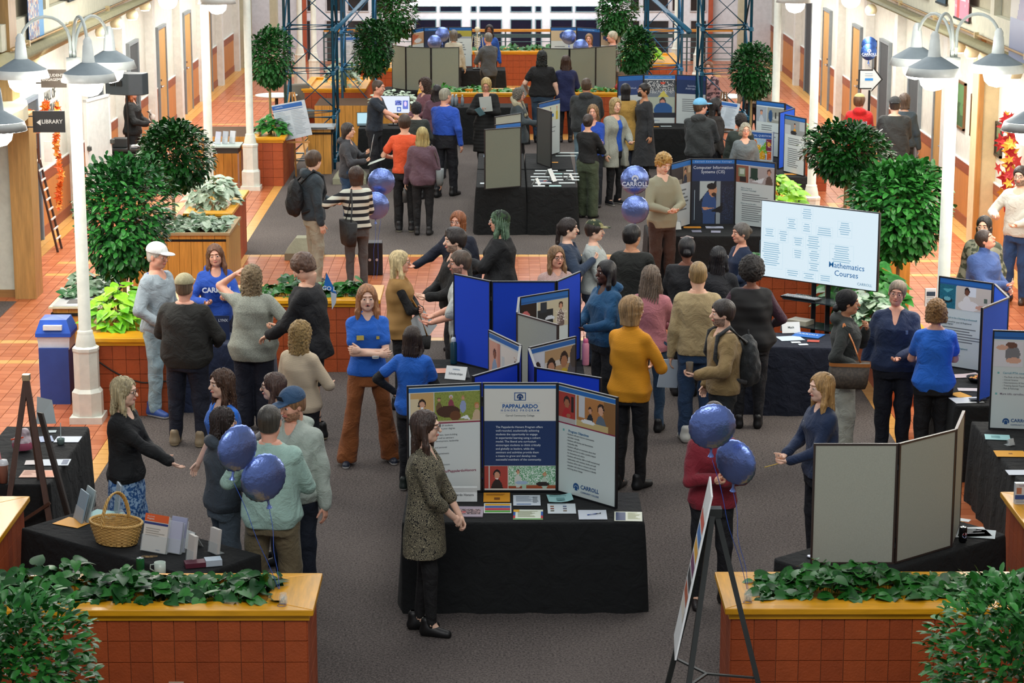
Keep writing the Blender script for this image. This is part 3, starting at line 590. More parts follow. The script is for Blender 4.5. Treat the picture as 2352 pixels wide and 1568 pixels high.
def clump(x, y, z, r, n, size, kind, label, cat='plant', heart=True, objects=0, h=.3, ry=None, seed=0, name='leafy_plant', group=None):
 ro = empty(name, (x, y, z), 0, label, cat, group); rnd = random.Random(seed); ry = ry or r; sp = []; b = MB()
 for i in range(n):
  a = rnd.uniform(0, 6.28); q = rnd.uniform(0, 1) ** .5; e = math.sqrt(max(0, 1 - q * q)); p = (math.cos(a) * q * r, math.sin(a) * q * ry, h * e * rnd.uniform(.35, 1.0) + .02); d = (math.cos(a) + rnd.uniform(-.6, .6), math.sin(a) + rnd.uniform(-.6, .6), rnd.uniform(-.6, .4)); sp.append((p, d, (0, -.3, 1), size * rnd.uniform(.7, 1.25)))
  if i % 4 == 0: b.tube([(p[0] * .3, p[1] * .3, -.03), p], .0025, 4, False)
 b.build('stem', mat('#4d6b2c', .6), ro)['kind'] = 'stuff'
 scatter_leaves('foliage', ro, sp, kind, heart, objects); return ro
def cap_boards(r, x0, y0, x1, y1, z, w_, t=.045, right=True, left=True, lip=.03):
 """mitred hardwood rim around an opening, four boards"""
 ix0, ix1, iy0, iy1 = x0 + w_[0], x1 - w_[1], y0 + w_[2], y1 - w_[3]
 g = .0015
 for nm, P, m in (('cap_board', [(x0, y0), (x1, y0), (ix1, iy0 - g), (ix0, iy0 - g)], CAP), ('cap_board', [(x1, y0 + g), (x1, y1), (ix1 + g, iy1), (ix1 + g, iy0)], CAPY), ('cap_board', [(x1, y1), (x0, y1), (ix0, iy1), (ix1, iy1)], CAP), ('cap_board', [(x0, y1), (x0, y0), (ix0 - g, iy0), (ix0 - g, iy1)], CAPY)):
  b = MB(); b.prism(P, z - t, z); bevel(b.build(nm, m, r), .006)
 b = MB(); b.prism([(x0 + lip, y0 + lip), (x1 - lip, y0 + lip), (x1 - lip, y1 - lip), (x0 + lip, y1 - lip)], z - t - .04, z - t - .0005); b.build('cap_moulding', CAP, r)
def planter(x0, y0, x1, y1, label, w_=(.14, .14, .14, .14), z=.85, tile=.152, faces='FR', body='tile', group=None, kick=.0, name='planter', cat='planter', soilz=.06, stuff=False, cap=True):
 r = empty(name, ((x0 + x1) / 2, (y0 + y1) / 2, 0), 0, label, cat, group); cx, cy = (x0 + x1) / 2, (y0 + y1) / 2; X0, X1, Y0, Y1 = x0 - cx, x1 - cx, y0 - cy, y1 - cy
 if cap: cap_boards(r, X0, Y0, X1, Y1, z, w_)
 i = .05; zt = z - (.085 if cap else .004); b = MB(); b.prism([(X0 + i + .008, Y0 + i + .008), (X1 - i - .008, Y0 + i + .008), (X1 - i - .008, Y1 - i - .008), (X0 + i + .008, Y1 - i - .008)], 0, zt - (.0 if cap else 0)); b.build('core', GROUT if body == 'tile' else mat('#4a3014', .9), r)
 b = MB(); b.box(X0 + w_[0] - .02, Y0 + w_[2] - .02, z - .09, X1 - w_[1] + .02, Y1 - w_[3] + .02, z - soilz); b.build('soil', SOIL, r)
 g = .005; TM = [TERR, mat('#9c441b', .55, 'plain', bump=(60, .25)), mat('#a84c1f', .55, 'plain', bump=(60, .25))]
 b = MB(); nz = max(1, int(round(zt / tile)))
 def face(ax, s):
  if ax == 'x': L0, L1, c = X0 + i, X1 - i, (Y0 + i if s < 0 else Y1 - i)
  else: L0, L1, c = Y0 + i, Y1 - i, (X0 + i if s < 0 else X1 - i)
  n = max(1, int(round((L1 - L0) / tile))); tw = (L1 - L0) / n; th = zt / nz
  for a in range(n):
   for q in range(nz):
    if body == 'slat' and q: continue
    u0, u1 = L0 + a * tw + g / 2, L0 + (a + 1) * tw - g / 2; z0, z1 = (kick if body == 'slat' else q * th) + .002, ((q + 1) * th if body == 'tile' else zt) - .003
    bb = b if stuff else MB(); t = .006 if body == 'tile' else .014
    if ax == 'x': bb.box(u0, min(c, c + s * t) , z0, u1, max(c, c + s * t) if s > 0 else c + .006, z1)
    else: bb.box(c - .006 if s > 0 else c - t, u0, z0, c + t if s > 0 else c + .006, u1, z1)
    if not stuff: bb.build('tile' if body == 'tile' else 'plank', TM[(a * 7 + q * 3) % 3] if body == 'tile' else SLAT, r)
 if 'F' in faces: face('x', -1)
 if 'B' in faces: face('x', 1)
 if 'R' in faces: face('y', 1)
 if 'L' in faces: face('y', -1)
 if stuff and b.v: b.build('tiles' if body == 'tile' else 'planks', TERR if body == 'tile' else SLAT, r)['kind'] = 'stuff'
 return r, cx, cy
def table(cx, cy, rot, L, W, label, z=.74, group=None, rnd=0, m=None, name='draped_table', pleat=.012):
 """folding table under a cloth that falls to the floor with soft folds"""
 r = empty(name, (cx, cy, 0), rot, label, 'table', group); n = 72; V = []; Fc = []
 def ring(zz, out, am):
  pts = []
  per = 2 * (L + W)
  for i_ in range(n):
   s_ = per * i_ / n; e = .03
   if s_ < L: p = (-L / 2 + s_, -W / 2); nn = (0, -1)
   elif s_ < L + W: p = (L / 2, -W / 2 + s_ - L); nn = (1, 0)
   elif s_ < 2 * L + W: p = (L / 2 - (s_ - L - W), W / 2); nn = (0, 1)
   else: p = (-L / 2, W / 2 - (s_ - 2 * L - W)); nn = (-1, 0)
   q = out + am * math.sin(s_ * 23 + zz * 2 + rnd) + am * .8 * math.sin(s_ * 11 + rnd * 2)
   pts.append((p[0] + nn[0] * q, p[1] + nn[1] * q, zz))
  return pts
 rows = [ring(z, -.012, 0), ring(z - .003, -.002, 0), ring(z - .02, .004, 0)] + [ring(z * (1 - t) * .97, .006 + .03 * t, pleat * t) for t in (.15, .35, .6, .8, 1.0)]
 for rw in rows: V += rw
 for a in range(len(rows) - 1):
  for i_ in range(n): Fc.append((a * n + i_, (a + 1) * n + i_, (a + 1) * n + (i_ + 1) % n, a * n + (i_ + 1) % n)[::-1])
 b = MB(); b.add(V, Fc); b.poly([rows[0][i_] for i_ in range(n)]); o = b.build('tablecloth', m or BLACKCLOTH, r)
 for p in o.data.polygons: p.use_smooth = len(p.vertices) == 4
 b = MB(); b.box(-L / 2 + .02, -W / 2 + .02, z - .035, L / 2 - .02, W / 2 - .02, z - .012); b.build('table_top', mat('#6b6b66', .6), r)
 b = MB()
 for sx in (-1, 1):
  for sy in (-1, 1): b.tube([(sx * (L / 2 - .12), sy * (W / 2 - .1), z - .03), (sx * (L / 2 - .12), sy * (W / 2 - .1), 0)], .014, 8)
 b.build('table_frame', mat('#3a3a3a', .4, metal=.8), r)
 return r
# ------------------------------------------------------------------ display boards
def raster(shapes, W, Hh, nx):
 ny = max(4, int(nx * Hh / W)); X, Y = np.meshgrid((np.arange(nx) + .5) / nx, (np.arange(ny) + .5) / ny); A = np.zeros((ny, nx, 3))
 for s in shapes:
  c = np.array(lin(s[-1])) if isinstance(s[-1], str) else None
  if s[0] == 'bg': A[:] = c
  elif s[0] == 'r': A[(X >= s[1]) & (X < s[3]) & (Y >= s[2]) & (Y < s[4])] = c
  elif s[0] == 'e': A[((X - s[1]) / s[3]) ** 2 + ((Y - s[2]) / s[4]) ** 2 < 1] = c
  elif s[0] == 't':
   x0, y0, x1, y1, x2, y2 = s[1:7]; d = (y1 - y2) * (x0 - x2) + (x2 - x1) * (y0 - y2); a = ((y1 - y2) * (X - x2) + (x2 - x1) * (Y - y2)) / d; b = ((y2 - y0) * (X - x2) + (x0 - x2) * (Y - y2)) / d; A[(a >= 0) & (b >= 0) & (a + b <= 1)] = c
  elif s[0] == 'n':
   r = np.random.RandomState(int(s[5] * 100)); m = (X >= s[1]) & (X < s[3]) & (Y >= s[2]) & (Y < s[4]) & (r.rand(ny, nx) < s[5]); A[m] = c
  elif s[0] == 'p':  # a person in the picture: x, y(head), scale, hair, shirt
   x, y, k, hair, shirt = s[1:6]; a = Hh / W; sk = np.array(lin(s[6] if len(s) > 6 else '#c99478'))
   A[((X - x) / (.9 * k * a)) ** 2 + ((Y - (y - 2.6 * k)) / (1.9 * k)) ** 2 < 1] = lin(shirt)
   A[((X - x) / (.52 * k * a)) ** 2 + ((Y - (y + .1 * k)) / (.66 * k)) ** 2 < 1] = lin(hair)
   A[((X - x) / (.40 * k * a)) ** 2 + ((Y - (y - .12 * k)) / (.52 * k)) ** 2 < 1] = sk
 return A
def photo(parent, M, u0, v0, u1, v1, shapes, nx=56, name='photo', z=.0022, emit=0):
 W, Hh = u1 - u0, v1 - v0; A = raster(shapes, W, Hh, nx); ny, nx = A.shape[:2]; gx, gy = np.meshgrid(np.linspace(u0, u1, nx + 1), np.linspace(v0, v1, ny + 1)); V = np.stack([gx.ravel(), gy.ravel(), np.full(gx.size, z)], 1)
 i, j = np.meshgrid(np.arange(nx), np.arange(ny)); a = (j * (nx + 1) + i).ravel(); Q = np.stack([a, a + 1, a + nx + 2, a + nx + 1], 1)
 o = mesh_np(name, V, Q, mat('#ffffff', .45, 'vcol', emit=emit), parent, None, False); ca = o.data.color_attributes.new('tone', 'FLOAT_COLOR', 'CORNER')
 ca.data.foreach_set('color', np.concatenate([np.repeat(A.reshape(-1, 3), 4, 0), np.ones((len(Q) * 4, 1))], 1).astype(np.float32).ravel()); o.matrix_local = M; return o
def panel_print(pn, M, w, h, spec):
 """flat printed sheet on a panel: M maps (u,v,out) into the panel's space"""
 b = MB(); mats = []
 def q(u0, v0, u1, v1, col, z=.001):
  m = mat(col, .5, 'flat')
  if m not in mats: mats.append(m)
  b.mi = mats.index(m); b.add([M @ Vector((u0, v0, z)), M @ Vector((u1, v0, z)), M @ Vector((u1, v1, z)), M @ Vector((u0, v1, z))], [(0, 1, 2, 3)])
 for s in spec:
  k = s[0]
  if k == 'rect': q(s[1] * w, s[2] * h, s[3] * w, s[4] * h, s[5], .001 + .0003 * len(b.f) / 40 + (.0004 if len(b.f) else 0))
  elif k == 'lines':  # u0, v_top, u1, n, step, colour
   rr = random.Random(int(s[1] * 100 + s[2] * 1000))
   for i in range(s[4]):
    vv = s[2] * h - i * s[5] * h; q(s[1] * w, vv, (s[1] + (s[3] - s[1]) * rr.uniform(.55, 1)) * w, vv + s[5] * h * .38, s[6], .0016)
  elif k == 'logo':   # u, v, size, colour: round badge with a house mark
   u, v, z_, c = s[1] * w, s[2] * h, s[3] * h, s[4]; m = mat(c, .5, 'flat')
   if m not in mats: mats.append(m)
   b.mi = mats.index(m); n = 20
   ring = [(u + z_ * math.cos(t), v + z_ * math.sin(t)) for t in np.linspace(math.radians(-35), math.radians(215), n)]; inn = [(u + z_ * .62 * math.cos(t), v + z_ * .55 * math.sin(t) - z_ * .12) for t in np.linspace(math.radians(-20), math.radians(200), n)]
   for i in range(n - 1): b.add([M @ Vector((*p, .0018)) for p in (ring[i], ring[i + 1], inn[i + 1], inn[i])], [(0, 1, 2, 3)])
   b.add([M @ Vector((u + a * z_, v + c_ * z_, .0019)) for a, c_ in ((-.75, -.25), (0, .42), (.75, -.25), (.45, -.25), (.45, -.85), (-.45, -.85), (-.45, -.25))], [(0, 2, 1), (3, 6, 5, 4)])
 if b.v: b.build('print', mats, pn)
 for s in spec:
  if s[0] == 'photo': photo(pn, M, s[1] * w, s[2] * h, s[3] * w, s[4] * h, s[5], s[6] if len(s) > 6 else 44)
  elif s[0] == 'text': text(s[4], s[3] * h, s[5], pn, M @ Matrix.Translation((s[1] * w, s[2] * h, .001)), s[6] if len(s) > 6 else 'CENTER', s[7] if len(s) > 7 else 0, sp=s[8] if len(s) > 8 else 1)
def board(pts, specs, label, z0=.745, z1=1.665, backs=None, group=None, th=.022, name='display_board', cat='display board', frame=None):
 """folding display board: pts are the plan corners left to right as seen from the printed side; specs[i] prints panel i"""
 c = pts[0]; r = empty(name, (c[0], c[1], z0), 0, label, cat, group); fm = frame or FRAME
 for i in range(len(pts) - 1):
  a = Vector((pts[i][0] - c[0], pts[i][1] - c[1], 0)); b_ = Vector((pts[i + 1][0] - c[0], pts[i + 1][1] - c[1], 0)); u = (b_ - a); w = u.length; u /= w; h = z1 - z0; g = .004; n = Vector((u.y, -u.x, 0))
  M0 = Matrix((( u.x, 0, n.x, a.x), (u.y, 0, n.y, a.y), (0, 1, 0, 0), (0, 0, 0, 1)))
  back = backs[i] if backs else GREYF; f = .014
  bb = MB(); bb.mi = 0; bb.box(g + f, f, -th * .3, w - g - f, h - f, th * .28, M0); pn = bb.build('panel', back, r)
  fb = MB()
  for (p0, p1) in (((g, 0), (w - g, 0)), ((g, h - f), (w - g, h - f))): fb.box(p0[0], p0[1], -th / 2, p1[0], p0[1] + f, th / 2, M0)
  for p0 in (g, w - g - f): fb.box(p0, f, -th / 2, p0 + f, h - f, th / 2, M0)
  fb.build('frame', fm, pn)
  if i:
   hb = MB(); hb.tube([a + Vector((0, 0, .12)), a + Vector((0, 0, .2))], .008, 6); hb.tube([a + Vector((0, 0, h - .2)), a + Vector((0, 0, h - .12))], .008, 6); hb.build('hinge', FRAME, r)
  if specs[i]: panel_print(pn, M0 @ Matrix.Translation((g + f * .7, f * .7, th * .28 + .001)), w - 2 * g - 1.4 * f, h - 1.4 * f, specs[i])
 return r
# ------------------------------------------------------------------ small things
def sheet(x, y, z, w, l, rot, label, col='#d9dee0', t=.002, group='papers on the tables', cat='paper', name='paper_sheet', curl=.0, deco=None, tilt=None):
 r = MB(); n = 5; V = []
 for j in range(2):
  for i in range(n):
   u = i / (n - 1) - .5; V.append((u * w, (j - .5) * l, t + curl * (2 * u) ** 2 * (1 if u > 0 else .3)))
 F_ = [(i, i + 1, n + i + 1, n + i) for i in range(n - 1)]; Vb = [(a, b, max(0, c - t)) for a, b, c in V]; r.add(V + Vb, F_ + [tuple(2 * n + q for q in f[::-1]) for f in F_] + [(2 * n + i, 2 * n + i + 1, i + 1, i) for i in range(n - 1)] + [(n + i, n + i + 1, 3 * n + i + 1, 3 * n + i) for i in range(n - 1)] + [(0, n, 3 * n, 2 * n), (n - 1, 3 * n - 1, 4 * n - 1, 2 * n - 1)])
 o = r.build(name, mat(col, .6, 'flat')); o.location = (x, y, z + .0005); o.rotation_euler = tilt + (rot,) if tilt else (0, 0, rot); tag(o, label, cat, group)
 if deco: panel_print(o, Matrix.Translation((-w / 2, -l / 2, t + (curl * .3 if curl else 0))), w, l, deco)
 return o
def tent(x, y, z, rot, label, w=.2, h=.1, words=None, group=None, col='#dfe3e0'):
 b = MB(); d = h * .55; t = .0015
 for s in (-1, 1): b.add([(-w / 2, s * d, 0), (w / 2, s * d, 0), (w / 2, 0, h), (-w / 2, 0, h), (-w / 2, s * (d - t * 2), 0), (w / 2, s * (d - t * 2), 0), (w / 2, 0, h - t), (-w / 2, 0, h - t)], [(0, 1, 2, 3), (7, 6, 5, 4), (0, 4, 5, 1), (1, 5, 6, 2), (3, 7, 4, 0)])
 o = b.build('name_tent', mat(col, .6, 'flat')); o.location = (x, y, z); o.rotation_euler = (0, 0, rot); tag(o, label, 'sign', group)
 if words:
  M = Matrix.Translation((0, -d / 2 - .0005, h / 2)) @ Matrix.Rotation(math.atan2(h, d), 4, 'X')
  for (wd, sz, vv, cc) in words: text(wd, sz, cc, o, M @ Matrix.Translation((0, vv, 0)), bold=.01)
 return o
FOIL = mat('#7a90d2', .3, 'foil')
def balloon(x, y, z, r, rot, label, end=None, words=False, group=None, tilt=(0, 0), col=None):
 """round foil balloon: flattened pillow with a puckered rim, a neck and a curling ribbon"""
 m = col or FOIL; V = []; n = 48; ro = empty('balloon', (x, y, z), rot, label, 'balloon', group); prof = [(0, 1), (.2, .985), (.45, .9), (.68, .72), (.85, .48), (.95, .25), (1.0, 0)]
 bb = MB(); rings = []
 for s in (1, -1):
  for (q, hgt) in (prof if s > 0 else prof[-2::-1]):
   rg = []
   for k in range(n):
    a = 2 * math.pi * k / n; pk = 1 + .012 * math.cos(n / 2 * a) * (q > .8) ; dz = s * hgt * .34 * r * (1 + .05 * math.cos(n / 2 * a) * (q > .6)); rg.append((math.cos(a) * q * r * pk, -dz, math.sin(a) * q * r * pk * 1.02))
   rings.append(rg)
 for rg in rings: V += rg
 bb.add(V, [(i * n + k, (i + 1) * n + k, (i + 1) * n + (k + 1) % n, i * n + (k + 1) % n) for i in range(len(rings) - 1) for k in range(n)])
 o = bb.build('foil', m, ro, True); T = Matrix.Rotation(tilt[0], 4, 'X') @ Matrix.Rotation(tilt[1], 4, 'Y'); o.matrix_local = T
 nb = MB(); nb.lathe([(.010, -.0), (.008, -.03), (.022, -.06)], 10, (0, 0, -r)); q = nb.build('neck', m, ro, True); q.matrix_local = T
 if words:
  MW = T @ Matrix.Translation((0, -.345 * r, 0)) @ Matrix.Rotation(math.pi / 2, 4, 'X'); text('CARROLL', r * .42, '#c9d4e6', ro, MW @ Matrix.Translation((0, -.26 * r, -.02 * r)), bold=.02, thick=.004); text('COMMUNITY COLLEGE', r * .155, '#c9d4e6', ro, MW @ Matrix.Translation((0, -.5 * r, -.07 * r)), thick=.004)
  lg = MB(); lg.m = []; mm = MW
  ring = [(.24 * r * math.cos(t), .24 * r * math.sin(t) + .16 * r) for t in np.linspace(math.radians(-35), math.radians(215), 18)]; inn = [(.14 * r * math.cos(t), .13 * r * math.sin(t) + .13 * r) for t in np.linspace(math.radians(-20), math.radians(200), 18)]
  for i in range(17): lg.add([mm @ Vector((*p, .006)) for p in (ring[i], ring[i + 1], inn[i + 1], inn[i])], [(0, 1, 2, 3)])
  lg.add([mm @ Vector((a * r, c * r + .05 * r, .006)) for a, c in ((-.12, 0), (0, .12), (.12, 0), (.07, -.12), (-.07, -.12))], [(0, 2, 1), (0, 4, 3, 2)]); lg.build('emblem', mat('#c9d4e6', .4, 'flat'), ro)
 if end:
  e = Vector(end) - Vector((x, y, z)); e = Matrix.Rotation(-rot, 3, 'Z') @ e; p0 = T @ Vector((0, 0, -r - .05)); pts = [p0 + (e - p0) * t + Vector((.012 * math.sin(9 * t), .012 * math.cos(7 * t), 0)) * math.sin(math.pi * t) for t in np.linspace(0, 1, 14)]
  rb = MB(); rb.tube(pts, .0022, 4, False); rb.build('ribbon', mat('#2b52b0', .4), ro, True)
 return ro
def rod_box(name, x0, y0, z0, x1, y1, z1, m, parent=None, **kw):
 b = MB(); b.box(x0, y0, z0, x1, y1, z1); return b.build(name, m, parent, **kw)
def holder(x, y, z, rot, label, w=.13, h=.24, col='#c8ccd0', spec=None, lean=12, tiers=1, group=None, stack=.012):
 """clear acrylic leaflet holder with a stack of leaflets in it"""
 r = empty('leaflet_holder', (x, y, z), rot, label, 'holder', group); AC = mat('#e8f0f0', .05, 'glass')
 for t in range(tiers):
  o = empty('x', (0, 0, 0)); bpy.data.objects.remove(o)
  M = Matrix.Translation((0, t * .05, t * .0)) @ Matrix.Rotation(math.radians(-lean), 4, 'X'); b = MB(); b.box(-w / 2, -.012, .0, w / 2, -.009, h * .45, M); b.box(-w / 2, .012, 0, w / 2, .015, h * .98, M); b.box(-w / 2, -.012, 0, w / 2, .015, .003, M); b.box(-w / 2, .015, 0, -w / 2 + .003, .07, .003, M); b.box(-w / 2 + .002, .013, .0, w / 2 - .002, .06, .003)
  b.build('acrylic_stand', AC, r)
  b = MB(); b.box(-w / 2 + .006, -.008, .004, w / 2 - .006, -.008 + stack, h + t * .02, M); p = b.build('leaflets', mat(col[t] if isinstance(col, (list, tuple)) else col, .5, 'flat'), r)
  if spec: panel_print(p, M @ Matrix.Translation((-w / 2 + .006, -.0085, .004)) @ Matrix.Rotation(math.pi / 2, 4, 'X'), w - .012, h, spec)
 return r
# ================================================================== the hall
def struct(name, b, m, parent=None, smooth=False): return b.build(name, m, parent, smooth, kind='structure' if parent is None else None)
XL, XR, YB = -7.08, 7.25, 62.0
fl = struct('floor', MB().box(-11, 9.5, -.12, 11, 66, -.012), mat('#c08a66', .8))
CARP = mat('#262120', 1.0, 'carpet', '#6d645f')
def carp(x0, y0, x1, y1): b = MB(); b.box(x0, y0, -.011, x1, y1, .001); return b.build('carpet', CARP, fl)
carp(-3.9, 9.6, 3.95, 26.9); carp(-3.9, 32.7, 3.95, 45.5); carp(-9.5, 24.2, -6.45, 29.3)
TT = [mat('#b4673f', .3, 'plain'), mat('#bd7049', .3, 'plain'), mat('#ac5e37', .3, 'plain'), mat('#d3a25c', .34, 'plain'), mat('#cf9a50', .34, 'plain')]
def yellow(x, y, s):
 a = abs(x)
 if a < 4.12 and not (26.9 < y < 32.7 and a < 3.7): return 1
 if a > (6.80 if s < 0 else 6.98): return 1
 if a < 3.9 and (y > 32.5 or y < 27.1): return 1
 yy = (y - 25.7) % 5.33
 if yy < 1.18 and a < 6.4 and a > 5.38: return 1 if (yy < .19 or yy > .99 or a < 5.56) else 2
 return 0
allt = []
for s, x0, x1, y0, y1 in ((-1, XL, -3.9, 18.5, 61.8), (1, 3.95, XR, 15.5, 61.8), (0, -3.9, 3.95, 26.9, 32.7), (0, -3.9, 3.95, 45.5, 58)):
 nx = int(round((x1 - x0) / .157)); ny = int(round((y1 - y0) / .18)); dx = (x1 - x0) / nx; dy = (y1 - y0) / ny
 for i in range(nx):
  for j in range(ny):
   x, y = x0 + i * dx, y0 + j * dy; allt.append((x, y, dx, dy, yellow(x + dx / 2, y + dy / 2, s)))
def vis(t):
 x, y = t[0], t[1]
 return (x < -4.5 and 23.3 < y < 28.8 and x > -5.9) or (x > 5.0 and 27.0 < y < 34 and x < 6.9)
near = sorted([t for t in allt if vis(t)], key=lambda t: t[1] + (abs(t[0]) > 5.6) * 1.5)[:300]; ns = set((t[0], t[1]) for t in near)
_tm = {}
for x, y, dx, dy, c in near:
 mi = 3 + (int(x * 97) % 2) if c == 1 else (int(x * 91 + y * 57) % 3); k = (mi, round(dx, 3), round(dy, 3))
 if k not in _tm: _tm[k] = MB().box(.003, .003, -.010, dx - .003, dy - .003, 0).me('tile', TT[mi])
 o = link('tile', _tm[k], fl); o.location = (x, y, random.uniform(-.0006, .0006))
b = MB()
for x, y, dx, dy, c in allt:
 if (x, y) in ns: continue
 b.mi = 3 + (int(x * 97) % 2) if c == 1 else (int(x * 91 + y * 57) % 3); zz = random.uniform(-.0006, .0006); g = .003
 v = [(x + g, y + g, zz), (x + dx - g, y + g, zz), (x + dx - g, y + dy - g, zz), (x + g, y + dy - g, zz)]; b.add(v + [(p[0], p[1], -.012) for p in v], [(0, 1, 2, 3), (0, 4, 5, 1), (1, 5, 6, 2), (2, 6, 7, 3), (3, 7, 4, 0)])
b.build('tiles', TT, fl)['kind'] = 'stuff'
# ---- side walls: painted wall, two-tone wainscot, fascia, round duct
WALL = mat('#cfd0c6', .7, 'plain'); WOODW = mat('#b9793f', .5, 'woodz'); BAND = mat('#8c4a2e', .5, 'wood'); PIL = mat('#d8dad4', .6); BEIGE = mat('#b7b49a', .7); DUCT = mat('#cfc9a4', .6)
DOORW = mat('#c59a5c', .45, 'woodz'); GREYM = mat('#7d878c', .5); DARKG = mat('#20242c', .2)
for nm, X, s, y0 in (('wall_left', XL, -1, 29.4), ('wall_right', XR, 1, 12)):
 w_ = struct(nm, MB().box(min(X, X + s * .2), y0, 0, max(X, X + s * .2), YB + .2, 3.0), WALL); i = -s
 for n2, z0, z1, m, t in (('wainscot', .16, .82, WOODW, .02), ('wainscot_band', .82, .98, BAND, .026), ('wainscot_rail', .98, 1.0, WHITE, .03)): b = MB(); b.box(min(X, X + i * t), y0, z0, max(X, X + i * t), YB, z1); b.build(n2, m, w_)
 b = MB(); b.box(min(X, X + i * .03), y0, 0, max(X, X + i * .03), YB, .16); struct('baseboard_' + nm[5:], b, BAND)
 xu = X + i * .62; up = struct('wall_%s_upper' % nm[5:], MB().box(min(X + s * .2, xu), y0 - (0 if s > 0 else .2), 3.28, max(X + s * .2, xu), YB, 3.62), mat('#d5d3bd', .7))
 for k in range(12):
  ya = y0 + .3 + k * 2.7
  if ya + 2.5 > YB: break
  b = MB(); b.box(min(xu - i * .1, xu - i * .16), ya, 3.62, max(xu - i * .1, xu - i * .16), ya + 2.4, 4.9); b.build('balcony_panel', mat('#a9a188', .7), up)
  b = MB(); b.box(min(xu, xu - i * .1), ya + 2.42, 3.62, max(xu, xu - i * .1), ya + 2.66, 5.6); b.build('balcony_post', mat('#cbc9b4', .7), up)
  b = MB(); b.bar((xu - i * .12, ya, 4.1), (xu - i * .12, ya + 2.4, 4.1), .05); b.build('balcony_rail', mat('#8a6f4a', .5), up)
 b = MB(); b.tube([(X + i * .62, y0 - .1, 3.13), (X + i * .62, YB, 3.13)], .13, 18); tr = struct('trim_1' if s < 0 else 'trim_2', b, DUCT, None, True)
 b = MB(); b.tube([(X + i * .70, y0, 3.29), (X + i * .70, YB, 3.29)], .018, 6); b.build('pipe', mat('#b5925a', .5), tr)
 for k in range(9): b = MB(); b.box(X + i * .70 - .03, y0 + 1 + k * 3.1, 3.25, X + i * .70 + .03, y0 + 1.06 + k * 3.1, 3.33); b.build('pipe_clamp', mat('#c9b78a', .5), tr)
 for k, yy in enumerate((36.6, 41.3, 44.9, 48.7, 52.4, 55.8, 59.3)):
  b = MB(); b.box(min(X, X + i * .16), yy - .16, 0, max(X, X + i * .16), yy + .16, 3.1); struct('pilaster_%d' % (k + 1 + (7 if s > 0 else 0)), b, PIL)
def wall_door(n, s, y, w_=.95, h=2.15, leaf=True, frame=GREYM, col=None, dark=False, openleaf=False):
 X = XL if s < 0 else XR; i = -s; r = empty('door_%d' % n, (X, y, 0)); r['kind'] = 'structure'
 for a, b_, c, d in ((-w_ / 2 - .06, 0, -w_ / 2, h + .06), (w_ / 2, 0, w_ / 2 + .06, h + .06), (-w_ / 2, h, w_ / 2, h + .06)): b = MB(); b.box(min(0, i * .07), a, b_, max(0, i * .07), c, d); b.build('door_frame', frame, r)
 b = MB(); b.box(min(.0, i * .045), -w_ / 2, .01, max(.0, i * .045), w_ / 2, h); b.build('door_leaf' if leaf else 'doorway', col or DOORW if leaf else mat('#3b4246', .8), r)
 if leaf:
  b = MB(); b.tube([(i * .05, -w_ * .38, 1.0), (i * .10, -w_ * .38, 1.0), (i * .10, -w_ * .25, 1.0)], .014, 8); b.lathe([(.03, -.03), (.03, .03)], 10, (i * .055, -w_ * .38, 1.0)); b.build('door_handle', mat('#c8ccd0', .25, metal=1.0), r)
  b = MB(); b.lathe([(0, -.02), (.025, -.02), (.025, .02), (0, .02)], 10, (i * .06, -w_ * .38, 1.13)); b.build('door_lock', mat('#c8ccd0', .25, metal=1.0), r)
  for z in (.25, 1.1, 1.9): b = MB(); b.box(min(0, i * .06), w_ / 2 - .01, z, max(0, i * .06), w_ / 2 + .02, z + .1); b.build('hinge', mat('#9aa0a4', .3, metal=.9), r)
 return r
for n, s, y, lf in ((1, -1, 39.0, False), (2, -1, 43.0, False), (3, -1, 46.6, True), (4, -1, 50.4, True), (5, -1, 53.9, True), (6, 1, 37.4, True), (7, 1, 39.9, False), (8, 1, 46.6, True), (9, 1, 43.1, False), (10, 1, 51.0, True), (11, 1, 54.0, False)): wall_door(n, s, y, 1.0, 2.15, lf)
